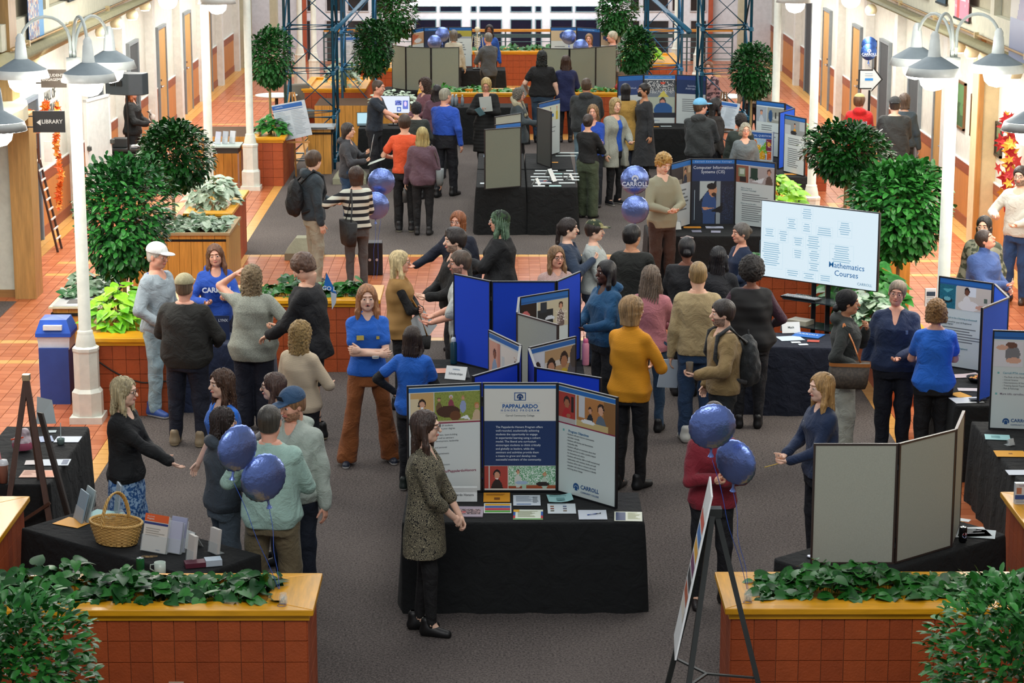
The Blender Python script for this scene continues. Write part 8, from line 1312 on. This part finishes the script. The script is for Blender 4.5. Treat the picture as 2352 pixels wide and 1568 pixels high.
r = empty('pennant', (*G(692, 672, 1.1), 1.1), 0, 'second blue pennant with white letters held low before the man in black', 'pennant'); b = MB(); b.poly([(-.04, 0, .02), (.05, 0, .07), (.05, 0, -.06), (-.03, 0, -.03)]); b.build('flag_cloth', mat('#1d5fa8', .6, 'flat'), r); b = MB(); b.tube([(.05, 0, .08), (.05, 0, -.15)], .004, 6); b.build('stick', mat('#b98a4a', .5), r)
p = person(577, 613, 176, 'woman with wavy grey-blond hair in a pale grey sweater, one hand at her head', h=1.70, hair=('curly', '#8a7656', .10), top=('sweater', '#979c90', {'mat': 'heather', 'hem': .74, 'flare': .06}), bot=('wide', '#151a2a'), L=('head', (.17, .08, 1.62)), R='hip', skin='pink', fat=.42)
p = person(493, 562, 12, 'woman with long brown hair in a blue sweatshirt lettered CARROLL', h=1.68, hair=('long', '#6a4630', .26), top=('hoodie', '#1d4fb4', {'t': .026}), bot=('pants', '#1a2440'), R=('front', (.14, .3, 1.12)), L=('front', (.08, .34, 1.16)), hyaw=8, htilt=6, skin='pink'); text('CARROLL', .075, '#cdd6e4', p.o, Matrix.Translation((0, .178 * p.k, 1.235 * p.k)) @ Matrix.Rotation(math.pi, 4, 'Z') @ Matrix.Rotation(math.radians(84), 4, 'X'), bold=.03, thick=.01)
p = person(422, 632, 168, 'stout man in a khaki cap and black long-sleeved shirt seen from behind', h=1.82, sex='m', hair=('buzz', '#6b5a48'), hat=('cap', '#a9a27e', 'x'), top=('shirt', '#23231f', {'hem': .80}), bot=('pants', '#141a2a'), shoes=('#8a7a60', '#c9b894'), R=('front', (.24, .2, .98)), L=('front', (.22, .25, .98)), fat=.62, skin='pink', fy=1020, stance=.14)
p = person(357, 560, 62, 'older man in a white cap and pale grey zip sweater at left', h=1.88, sex='m', hair=('buzz', '#b9b4a8'), hat=('cap', '#dfe4e2'), glasses='#9a8a7a', top=('sweater', '#9caab2', {'mat': 'cloth', 'collar': True}), bot=('pants', '#93aeb8'), shoes=('#2a4a8c', '#d0d0d0'), R=('pocket', (.18, .16, .95)), L='pocket', skin='pink', fy=950, inner=('tee', '#1d4fb4'), hpitch=-6)
# ---- yellow sweater, right crowd
p = person(1450, 683, 145, 'woman with a blond bob in a mustard yellow knitted sweater', fy=1120, hair=('bob', '#9a7a50'), top=('sweater', '#dd9410', {'mat': 'knit', 'turtle': 1, 'hem': .80}), bot=('slim', '#0d0e11'), shoes='#15181a', R=('front', (.08, .28, 1.12)), L='front', hyaw=25, skin='fair', stance=(.08, .05))
p = person(1496, 612, 170, 'woman with long wavy grey-brown hair in a pink sweater', h=1.72, hair=('wavy', '#77685a', .32), top=('blouse', '#b8747c'), bot=('slim', '#24405a'), shoes='#101114', R=('front', (.1, .26, 1.05)), L='front', skin='pink', hyaw=15)
p = person(1604, 602, 178, 'man with cropped blond hair in a beige high-neck sweater seen from behind', h=1.84, sex='m', hair=('buzz', '#8e7348'), top=('sweater', '#a9966e', {'collar': True}), bot=('pants', '#1c3a5c'), shoes=('#c9cbc4', '#dcdcd6'), L=('down', (.24, .02, .80)), R='front', skin='light'); held(p, 'L', .22, .30, '#b9c9d8', 'white and blue folder hanging from the hand of the man in beige', rot=(.15, .12, .35), off=(0, 0, -.08), name='folder', cat='folder', t=.014)
p = person(1664, 690, -78, 'bearded young man in a tan work jacket wearing a dark backpack', h=1.74, sex='m', hair=('short', '#2e2620', 0, .016), beard='#3a2c22', top=('jacket', '#8a744a', {'collar': True}), bot=('pants', '#1d2224'), shoes=('#d0d0c8', '#dcdcd6'), R='pocket', L=('front', (.16, .3, 1.06)), skin='fair'); backpack(p, 'dark olive backpack on the man in a tan work jacket', '#23282a')
x, y = p.W(p.hand('L'))[:2]; r = empty('clear_cup', (x, y, 1.08), 0, 'clear cup held by the man in a tan jacket', 'cup'); b = MB(); b.lathe([(0, 0), (.03, 0), (.036, .12)], 14); b.build('cup_wall', mat('#8a8478', .15), r, True)
p = person(1727, 597, 176, 'person with short curly black hair in a black quilted vest over plum sleeves', h=1.76, hair=('afro', '#17120f'), top=('vest', '#101113', {'mat': 'quilt', 'scale': 3, 'hem': .80}), inner=('sweater', '#3a1a2c', {'t': .016}), bot=('slim', '#101218'), shoes='#0c0c0e', R=('front', (.22, .22, 1.0)), L=('front', (.2, .2, 1.0)), fat=.4, skin='brown')
p = person(1395, 599, -62, 'woman with long black braids in a teal fleece by the pink bottle', h=1.72, hair=('braids', '#0f0d10', .40), top=('hoodie', '#0c4a72', {'t': .024}), bot=('pants', '#12151c'), R='front', L=('front', (.1, .28, 1.05)), skin='dark', fat=.3)
p = person(1578, 547, 176, 'woman with black hair in a low bun and sunglasses on her head', h=1.74, hair=('bun', '#0e0c10', 0, .016, -.03), top=('jacket', '#111318'), bot=('pants', '#101116'), R='front', L='front', skin='brown', fat=.15); b = MB(); b.tube([(-.07, -.0, .12), (0, .03, .135), (.07, -.0, .12)], .008, 6); o = b.build('sunglasses', mat('#b09a94', .2), p.o); o.matrix_local = p.RH
p = person(1650, 568, 172, 'woman with long straight black hair seen from behind in the crowd', h=1.68, hair=('long', '#0d0c11', .40), top=('jacket', '#11141b'), bot=('pants', '#12151c'), R='front', L='front', skin='tan')
p = person(1452, 517, 168, 'man with short black hair in a black zip sweater seen from behind', h=1.80, sex='m', hair=('short', '#100e0f'), top=('jacket', '#171a17', {'collar': True}), bot=('pants', '#14161a'), R=('front', (.1, .3, 1.0)), L='front', skin='tan', hyaw=25); held(p, 'R', .2, .26, '#c9ccc4', 'white page held by the man in a black zip sweater', rot=(-.9, 0, .3), off=(0, .06, .02))
p = person(1705, 513, -68, 'woman with pinned-up grey hair in a navy top talking beside the big screen', h=1.66, hair=('bun', '#55504c', 0, .014, .02), top=('blouse', '#14233e', {'mat': 'floral', 'c2': '#1f3552', 'scale': .8, 'neck': 'deep'}), bot=('pants', '#14161c'), R='front', L='front', skin='pink', fat=.15); badge(p, .08, 1.3, '#b9b4ac')
p = person(1277, 566, 22, 'woman with long light brown hair and dark glasses behind the tall blue board', h=1.66, hair=('long', '#7a5c3c', .30), top=('blouse', '#b9a29a', {'mat': 'floral', 'c2': '#7a3038', 'neck': 'v'}), bot=('pants', '#22242a'), R='front', L='front', glasses='#101010', skin='pink', mouth=True)
p = person(1303, 502, 82, 'person with dark tied-back hair in a blue denim jacket gesturing', h=1.72, hair=('pony', '#2b211e', .2), top=('jacket', '#26374e'), inner=('tee', '#14202c'), bot=('pants', '#1c2430'), R=('phone', (.1, .3, 1.25)), L=('out', (.1, .38, 1.0)), skin='fair')
p = person(1363, 507, 78, 'person in a camouflage cap and pale tee shirt', h=1.68, hair=('short', '#2b211e', 0, .02), hat=('cap', mat('#26331f', .8, 'camo', '#8a845a')), top=('tee', '#b4bcb8', {'t': .028, 'sl': .95}), inner=('sweater', '#a8202c', {'t': .006, 'turtle': 0}), bot=('pants', '#1f2c40'), R='front', L='front', skin='fair')
p = person(1060, 577, -95, 'man with glasses and beard in a light grey tee shirt left of the tall blue board', h=1.78, sex='m', hair=('short', '#4a3a2c'), beard='#4a3a2c', glasses='#2a2a2a', top=('tee', '#bcc2bc', {'sl': .9}), bot=('pants', '#a5a088'), R='front', L=('front', (.1, .28, 1.0)), skin='pink', hyaw=-20); held(p, 'L', .16, .12, '#a9827a', 'leaflet held by the man in a light grey tee shirt', rot=(-.9, 0, .2), off=(0, .03, .02))
p = person(1048, 526, -72, 'young man with a dark fringe in a baggy black sweatshirt', h=1.82, sex='m', hair=('top', '#231b18', 0, .02), beard='#4a382c', top=('hoodie', '#101213'), bot=('pants', '#1a1c20'), R='front', L='front', skin='fair', fat=.15)
p = person(1053, 487, -25, 'woman with auburn hair and clear glasses in a navy top reaching out an arm', h=1.66, hair=('bob', '#8a5230'), top=('sweater', '#131a2c', {'mat': 'cloth'}), bot=('pants', '#16181e'), R=('out', (.42, .32, 1.08)), L='down', glasses='#a09a94', skin='pink', fat=.3)
p = person(1150, 486, -100, 'person with green hair in a camouflage beanie and black coat', h=1.78, hair=('wavy', '#5f7a62', .34), hat=('beanie', mat('#26401f', .8, 'camo', '#101a10')), glasses='#c9c4bc', top=('coat', '#121417', {'hem': .6}), bot=('pants', '#121316'), R='front', L=('phone', (.1, .34, 1.15)), skin='pink', fat=.2)
p = person(1523, 353, 22, 'young man with curly blond hair in a beige checked shirt and brown cords', h=1.86, sex='m', hair=('top', '#a9823e', 0, .02, 'curl'), top=('shirt', '#93917a', {'mat': 'fabric'}), bot=('pants', '#3a2419'), shoes='#1a1512', R=('front', (.07, .30, 1.05)), L=('front', (.02, .32, 1.06)), hpitch=-22, hyaw=-5, skin='fair')
# ---- right side
p = person(1945, 668, 82, 'woman in a black head wrap and olive grey sweatshirt with a tote bag', h=1.70, hair=('bun', '#0d0d0f', 0, .014, -.06), hat=('beanie', '#0f1012'), top=('hoodie', '#2a2f2c', {'t': .03}), bot=('wide', '#a8aa9e'), R=('down', (.2, .12, 1.0)), L=('chin', (.08, .2, 1.32)), skin='tan'); tote(p, 'brown patterned tote bag with tan straps on the woman in a head wrap', (.25, .05, .93), .36, .25, .13, '#3a3128', '#b56a2e', (.17, -.02, 1.42), rim='#a9682e', kind='paisley', c2='#4a4034')
p = person(2062, 645, -15, 'smiling woman with glasses in a navy v-neck scrub top', h=1.74, hair=('updo', '#7a6a58', 0, .012), glasses='#8a6a6a', top=('blouse', '#10264a', {'neck': 'deep', 'sleeve': 'long'}), bot=('pants', '#0f1422'), R='down', L='front', skin='pink', fat=.38, htilt=-8, fy=None); badge(p, -.10, 1.24, '#6a84a8')
p = person(2152, 690, 176, 'woman with short curly light brown hair in a bright blue tee shirt at right', h=1.66, hair=('curly', '#8a6436', .0, .022), top=('tee', '#1563c8', {'hem': .80}), bot=('pants', '#0d0f13'), R='front', L='front', skin='pink', fat=.2)
p = person(2262, 527, 38, 'woman in a blue cowl-neck sweater looking up at right', h=1.66, hair=('updo', '#3a2c26'), top=('sweater', '#37528a', {'mat': 'cloth', 'turtle': 1, 't': .034, 'hem': .72}), bot=('pants', '#16233a'), R=('front', (-.02, .28, 1.1)), L=('down', (.28, .15, 1.0)), hpitch=28, hyaw=-18, htilt=10, skin='pink', fat=.4); b = MB(); q_ = p.hand('R'); b.tube([p.W(q_ + np.array((0, 0, -.06))), p.W(q_ + np.array((0, .02, .08)))], .004, 6); tag(b.build('pen', mat('#d8d0cc', .4)), 'white and red pen held by the woman in a blue sweater', 'pen')
p = person(2262, 497, -25, 'woman with black hair and glasses in a camouflage jacket over a yellow top', h=1.70, hair=('bob', '#17120f', 0, .012), glasses='#a99a84', top=('jacket', '#8a8c78', {'mat': 'camo', 'c2': '#3c4434', 'open': .045}), inner=('tee', '#cdd048'), bot=('pants', '#5a6450'), R='down', L='down', skin='light')
p = person(2346, 382, -30, 'man in a white sweater and blue jeans cut by the right edge', h=1.80, sex='m', hair=('short', '#2a1f1a'), beard='#3a2c24', glasses='#2a2a2a', top=('sweater', '#d3d6cc', {'mat': 'cloth'}), bot=('pants', '#1d3f6c'), shoes='#3a2a20', R=('front', (.2, .28, 1.1)), L='front', skin='fair', far=True); 
p = person(1975, 217, 176, 'boy in a khaki cap and red hoodie with a grey print on the back', h=1.72, sex='m', hair=('short', '#6a4a34', 0, .02), hat=('cap', '#a8a66e'), top=('hoodie', '#cf1a1c'), bot=('pants', '#15171c'), R='front', L='front', hyaw=20, skin='pink', far=True); photo(p.o, Matrix.Translation((.12 * p.k, -.172 * p.k, .98 * p.k)) @ Matrix.Rotation(0, 4, 'Z') @ Matrix.Rotation(math.pi / 2, 4, 'X') @ Matrix.Translation((-.24, 0, 0)), 0, 0, .24, .30, [('bg', '#8f8a94'), ('n', 0, 0, 1, 1, .35, '#4a444e'), ('n', 0, 0, 1, 1, .2, '#b8b4bc'), ('e', .2, .3, .1, .12, '#8a2a2c')], 20, 'back_print')
p = person(2056, 224, 172, 'broad man in a dark cap and charcoal rain jacket seen from behind at right', h=1.80, sex='m', hair=('buzz', '#3a322c'), hat=('cap', '#2f3234', 'back'), top=('jacket', '#272b2b', {'hem': .74, 'collar': True}), bot=('pants', '#4a2c22'), R='front', L='front', fat=.4, far=True, skin='fair')
p = person(2078, 216, 165, 'woman with grey-brown hair in a slate jacket beside the broad man', h=1.76, hair=('bob', '#5a4c42'), top=('jacket', '#3a4a54'), bot=('pants', '#22262c'), far=True, skin='fair', xy=None)
# ---- behind: centre
p = person(717, 347, 112, 'young man in a slate hoodie with a black backpack at left', h=1.84, sex='m', hair=('short', '#4a3624', 0, .016), top=('hoodie', '#2c3a42'), bot=('pants', '#a3a390'), R='down', L='front', hyaw=-30, skin='fair', far=True); backpack(p, 'black backpack on the young man in a slate hoodie', '#14171a', .17)
p = person(817, 385, 200, 'woman in a black and white striped sweater touching her shoulder', h=1.68, hair=('bob', '#3f2c22', 0, .022), top=('sweater', '#cfd2c2', {'mat': 'stripe', 'c2': '#11161e', 'scale': 3.4, 't': .036, 'hem': .88}), bot=('slim', '#4b4a4a'), L=('head', (.16, .14, 1.30), (1, .3, -.5)), R='front', skin='fair', far=True, hyaw=-25); tote(p, 'large black shoulder tote on the woman in stripes', (-.18, -.22, .86), .42, .32, .15, '#101214', '#101214', (-.1, -.12, 1.44))
p = person(929, 264, 178, 'boy in an orange tee shirt and black trousers seen from behind', h=1.78, sex='m', hair=('short', '#3a2a20', 0, .014), top=('tee', '#e0562a'), bot=('pants', '#101114'), shoes=('#14161a', '#b9b9a4'), R=('front', (.2, .2, 1.0)), L=('front', (.2, .24, 1.05)), skin='light', far=True, fy=530)
p = person(970, 293, 176, 'woman with long blond hair in a mauve quilted jacket seen from behind', h=1.70, hair=('long', '#a0915c', .16, .014, 'backonly'), top=('jacket', '#5c4450', {'hem': .80}), bot=('slim', '#101114'), R='down', L='down', far=True, fy=538, fat=.15, skin='fair'); tote(p, 'patterned shoulder bag on the woman in a mauve jacket', (.27, .02, .92), .26, .24, .1, '#6d7474', '#4a3a34', (.15, -.04, 1.44), kind='floral', c2='#2c3034', rim=None)
x, y, z = p.W(p.hand('L', .12)); r = empty('water_bottle', (x, y, z - .2), 0, 'grey water bottle hanging from the hand of the woman in mauve', 'bottle'); b = MB(); b.lathe([(0, 0), (.034, .0), (.036, .17), (.02, .2), (.02, .23), (0, .23)], 12); b.build('flask', mat('#4a4c4c', .3), r, True)
p = person(956, 236, 172, 'person in a dark knitted hood and leather jacket by the small screen', h=1.62, hair=('afro', '#141012', 0, .02), top=('jacket', '#262c28'), bot=('pants', '#15161a'), R='front', L='front', far=True, skin='fair')
p = person(1022, 203, 158, 'man with grey hair in a bright blue dress shirt walking away', h=1.84, sex='m', hair=('buzz', '#8b8878'), top=('shirt', '#1848ac', {'hem': .98, 'flare': 0}), bot=('pants', '#12141c'), shoes='#0c0d10', R=('down', (.26, -.04, .84)), L='front', fat=.25, far=True, fy=450, skin='pink', hyaw=25, stance=(.09, .12))
p = person(1117, 180, -5, 'blond woman in a long black puffer coat reading papers', h=1.70, hair=('bob', '#b39a64'), top=('coat', '#101211', {'mat': 'quilt', 'scale': 5, 'hem': .38}), bot=('pants', '#101114'), R=('front', (.14, .26, 1.12)), L=('front', (.02, .3, 1.16)), glasses='#7a6a5a', hpitch=-25, skin='pink', far=True); held(p, 'L', .22, .28, '#bfc6c0', 'white folder held by the woman in a puffer coat', rot=(-.2, .1, 0), off=(-.08, .02, .1), name='folder', cat='folder'); held(p, 'R', .12, .18, '#6f9aa4', 'blue-green leaflet held by the woman in a puffer coat', rot=(-.6, .5, 0), off=(0, .04, .02))
p = person(1190, 203, 78, 'seated woman with curly grey hair and glasses in a cream shawl', h=1.62, hair=('curly', '#6d675c', .0, .02), glasses='#8a8478', top=('cardigan', '#3a4448'), bot=('pants', '#15171c'), R=('out', (.2, .38, 1.1)), L='front', skin='pink', far=True); volp(p.o, 'shawl', mat('#a8a083', .9, 'cloth'), lambda V: (V.cap((-.15, -.02, 1.36), (0, -.09, 1.44), .05, .05), V.cap((.15, -.02, 1.36), (0, -.09, 1.44), .05, .05), V.cap((-.12, .04, 1.36), (-.07, .14, 1.15), .04, .03), V.cap((.12, .04, 1.36), (.07, .14, 1.15), .04, .03)))
p = person(1347, 180, 176, 'broad man with cropped hair in a dark grey hooded sweatshirt seen from behind', h=1.84, sex='m', hair=('buzz', '#4a3828'), top=('hoodie', '#262a2b'), bot=('pants', '#5a7480'), R='front', L='front', fat=.45, far=True, skin='tan')
p = person(1245, 117, 172, 'large person with green-streaked hair in a black tee shirt from behind', h=1.82, hair=('wavy', '#1b201c', .12), top=('tee', '#0e0f10'), bot=('pants', '#2c4256'), R='down', L=('down', (.3, .15, .95)), fat=.55, far=True, skin='fair'); held(p, 'L', .2, .26, '#b9c0bc', 'white papers in the left hand of the person in a black tee shirt', rot=(.2, .6, 0), off=(-.08, .02, .05))
p = person(1300, 128, 176, 'woman with long brown hair in a navy work jacket seen from behind', h=1.72, hair=('long', '#3a2418', .30), top=('jacket', '#141f4c', {'hem': .62}), bot=('slim', '#101218'), R='front', L='front', far=True, skin='fair')
p = person(1362, 241, -8, 'woman with wavy blond hair in a royal blue shirt with folded arms', h=1.68, hair=('wavy', '#8a6c4a', .10), top=('sweater', '#1242a4', {'mat': 'cloth', 't': .018}), bot=('pants', '#1b2028'), R='cross', L='cross2', skin='pink', far=True)
p = person(1350, 263, 150, 'woman with a dark bun in a black top and green trousers', h=1.66, hair=('bun', '#33261f', 0, .010, .02), top=('sweater', '#0c0d0e', {'mat': 'cloth', 't': .018, 'hem': .92}), bot=('wide', '#3c4730'), R=('cross', (.0, .2, 1.08)), L='cross2', skin='light', far=True, hyaw=-10)
p = person(1412, 226, 40, 'woman with a blond bob in a long pale cardigan over a blue shirt', h=1.70, hair=('bob', '#9a8456'), top=('cardigan', '#93968a', {'open': .06, 'hem': .62, 'mat': 'heather'}), inner=('tee', '#1250b8', {'sleeve': 'long', 't': .014}), bot=('slim', '#101114'), shoes=('#15151a', '#c9c9c0'), R=('down', (.27, .1, .84)), L='front', skin='light', far=True, hyaw=15, fy=468)
p = person(1437, 193, 178, 'person with black braids in a mustard tan coat seen from behind', h=1.72, hair=('braids', '#100e10', .12), top=('coat', '#a8843c', {'hem': .56}), bot=('slim', '#1a2436'), R='front', L='front', far=True, skin='dark')
p = person(1481, 192, -62, 'woman in a black face mask and dark grey dress standing by the towers', h=1.74, hair=('updo', '#17120f'), top=('dress', '#26282b', {'hem': .3, 'sleeve': 'long', 'hemw': .05}), bot=('slim', '#1a1b1e'), R='down', L='down', skin='tan', far=True, glasses='#c9b4a4'); b = MB(); b.lathe([(.001, .05), (.03, .03), (.045, -.01), (.04, -.05), (.001, -.06)], 12, (0, .072, -.05)); o = b.build('face_mask', mat('#0c0c0e', .8), p.o, True); o.matrix_local = p.RH; badge(p, .08, 1.3, '#b99a7a')
p = person(1609, 228, 160, 'man in a light blue cap and dark grey sweatshirt below the right tower', h=1.82, sex='m', hair=('short', '#4a3626'), hat=('cap', '#6fb4dc'), top=('hoodie', '#262b2c', {'t': .028}), bot=('pants', '#1a1c22'), R='front', L='front', fat=.3, far=True, hyaw=45, skin='pink')
p = person(1643, 226, 110, 'woman with long dark hair and dark skin behind the man in a light blue cap', h=1.72, hair=('long', '#16110f', .2), top=('jacket', '#2a2622'), bot=('pants', '#1a1c22'), far=True, skin='brown')
p = person(1628, 142, -12, 'woman with glasses in a dusky floral blouse behind the right blue tower', h=1.68, hair=('long', '#6a4a34', .12), glasses='#8a6a5a', top=('blouse', '#3a2c34', {'mat': 'camo', 'c2': '#9c7c80'}), bot=('pants', '#141418'), far=True, skin='pink')
p = person(1712, 283, 5, 'person with fluffy white hair behind the poster of coloured squares', h=1.58, hair=('curly', '#a9a490', .0, .016), top=('sweater', '#5a6468'), bot=('pants', '#2a2c32'), far=True, skin='pink', glasses='#6a6a6a')
p = person(1702, 262, 165, 'person with dark hair in a dark green jacket right of the right blue tower', h=1.66, hair=('afro', '#1c1614', 0, .02), top=('jacket', '#1f2a24'), bot=('pants', '#15171c'), far=True, skin='brown')
p = person(1735, 128, 178, 'man in a loose beige grey sweater half hidden by the small round tree', h=1.82, sex='m', hair=('short', '#3a2c24'), top=('sweater', '#8f8678', {'mat': 'cloth'}), bot=('pants', '#14161c'), far=True, fat=.2)
p = person(797, 283, 78, 'woman with dark hair in a charcoal sweatshirt reading two papers at left', h=1.66, hair=('long', '#2b2622', .12), top=('hoodie', '#34363b', {'t': .026}), bot=('pants', '#1c3a58'), R=('phone', (.08, .3, 1.12)), L=('phone', (.05, .3, 1.22)), far=True, skin='light'); held(p, 'L', .22, .30, '#b4bcbc', 'upright page held by the woman in a charcoal sweatshirt', rot=(-.2, .5, .2), off=(0, .05, .1)); held(p, 'R', .2, .28, '#bcc8be', 'open booklet held by the woman in a charcoal sweatshirt', rot=(-1.2, .2, .3), off=(.03, .12, 0), name='booklet', cat='booklet')
p = person(858, 184, 72, 'man with cropped hair in a dark blue shirt pointing at the small screen', h=1.80, sex='m', hair=('buzz', '#4a3a2e'), top=('tee', '#1d2733', {'collar': True}), bot=('pants', '#15181e'), R=('point', (.12, .50, 1.10)), L='front', lean=6, far=True, skin='pink')
p = person(977, 180, -58, 'woman with curly brown hair in a dusty pink cardigan facing left', h=1.70, hair=('curly', '#3f2a20', .10), top=('cardigan', '#6f4650'), bot=('pants', '#1a1c22'), far=True, skin='light', R='front', L='front')
p = person(1003, 196, 176, 'person with long black hair between the pink cardigan and the blue dress shirt', h=1.66, hair=('long', '#141013', .2), top=('jacket', '#5a3a48'), bot=('pants', '#1a1c22'), far=True, skin='light')
p = person(1124, 57, -5, 'woman with long dark hair in a blue top on the far stage', h=1.70, hair=('long', '#1c1416', .2), top=('blouse', '#144a9c'), bot=('pants', '#14161c'), far=True, skin='brown')
p = person(1122, 75, -145, 'man with grey hair in a grey striped shirt at the skeleton table', h=1.78, sex='m', hair=('buzz', '#77736a'), top=('shirt', '#4c4f50'), bot=('pants', '#0f1114'), R='front', L=('front', (.1, .3, 1.05)), far=True, skin='pink')
p = person(1042, 70, 172, 'person with grey and dark hair behind the left far grey boards', h=1.66, hair=('bob', '#6a6660'), top=('sweater', '#b4b09c'), bot=('pants', '#1a1c22'), far=True, skin='fair')
p = person(1353, 78, -8, 'laughing woman with light brown hair behind the right far grey boards', h=1.64, hair=('long', '#8a6a48', .1), top=('sweater', '#2c3030'), bot=('pants', '#1a1c22'), far=True, skin='pink', mouth=True)
p = person(1408, 72, -82, 'white-haired man in a grey sweater beside the right far grey boards', h=1.76, sex='m', hair=('short', '#b4ae98'), top=('sweater', '#767a7a', {'mat': 'cloth'}), bot=('pants', '#22262c'), far=True, skin='pink', R='front', L='front')
p = person(300, 196, 82, 'woman with long red-brown hair in black clothes behind the raised loudspeaker', h=1.70, hair=('wavy', '#8a4a24', .22), top=('jacket', '#17191a'), bot=('pants', '#101214'), R='front', L='front', far=True, skin='pink')
x, y, z = p.W((.0, .32, 1.15)); r = empty('headset_case', (x, y, z), 0, 'pale curved cloth held by the red-haired woman at left', 'cloth'); b = MB(); b.tube([(0, 0, .12), (.05, 0, .02), (.07, 0, -.12)], [.05, .06, .02], 10); b.build('cloth_drape', mat('#c4b8b0', .8), r, True); r.name = 'draped_cloth'
x, y = G(505, 800, .74); table(x, y + .5, 0, 1.0, .6, 'navy-draped giveaway table between the cap man and the pale grey sweater', m=mat('#16233f', .95, 'cloth'), rnd=30)
o = MB().box(-.16, 0, 0, .16, .01, .26).build('standing_card', mat('#1b2d52', .5)); o.location = (x - .1, y + .38, .75); tag(o, 'navy card with CARROLL LYNX lettering on the giveaway table', 'sign'); text('CARROLL LYNX', .04, '#c4cede', o, Matrix.Translation((0, -.001, .21)) @ Matrix.Rotation(math.pi / 2, 4, 'X'), bold=.02)
b = MB(); b.prism([(-.06, 0), (.06, 0), (.06, .05), (-.06, .05)], 0, .20); o = b.build('leaflet_stand', mat('#cfd6d8', .4)); o.location = (*G(2137, 704, .85), .851); tag(o, 'white leaflet stand with a dark panel beside the right lamp column', 'leaflet'); panel_print(o, Matrix.Translation((-.06, -.001, 0)) @ Matrix.Rotation(math.pi / 2, 4, 'X'), .12, .2, [('rect', .1, .6, .9, .85, '#22384a'), ('lines', .1, .5, .9, 4, .1, '#8a98a0')])
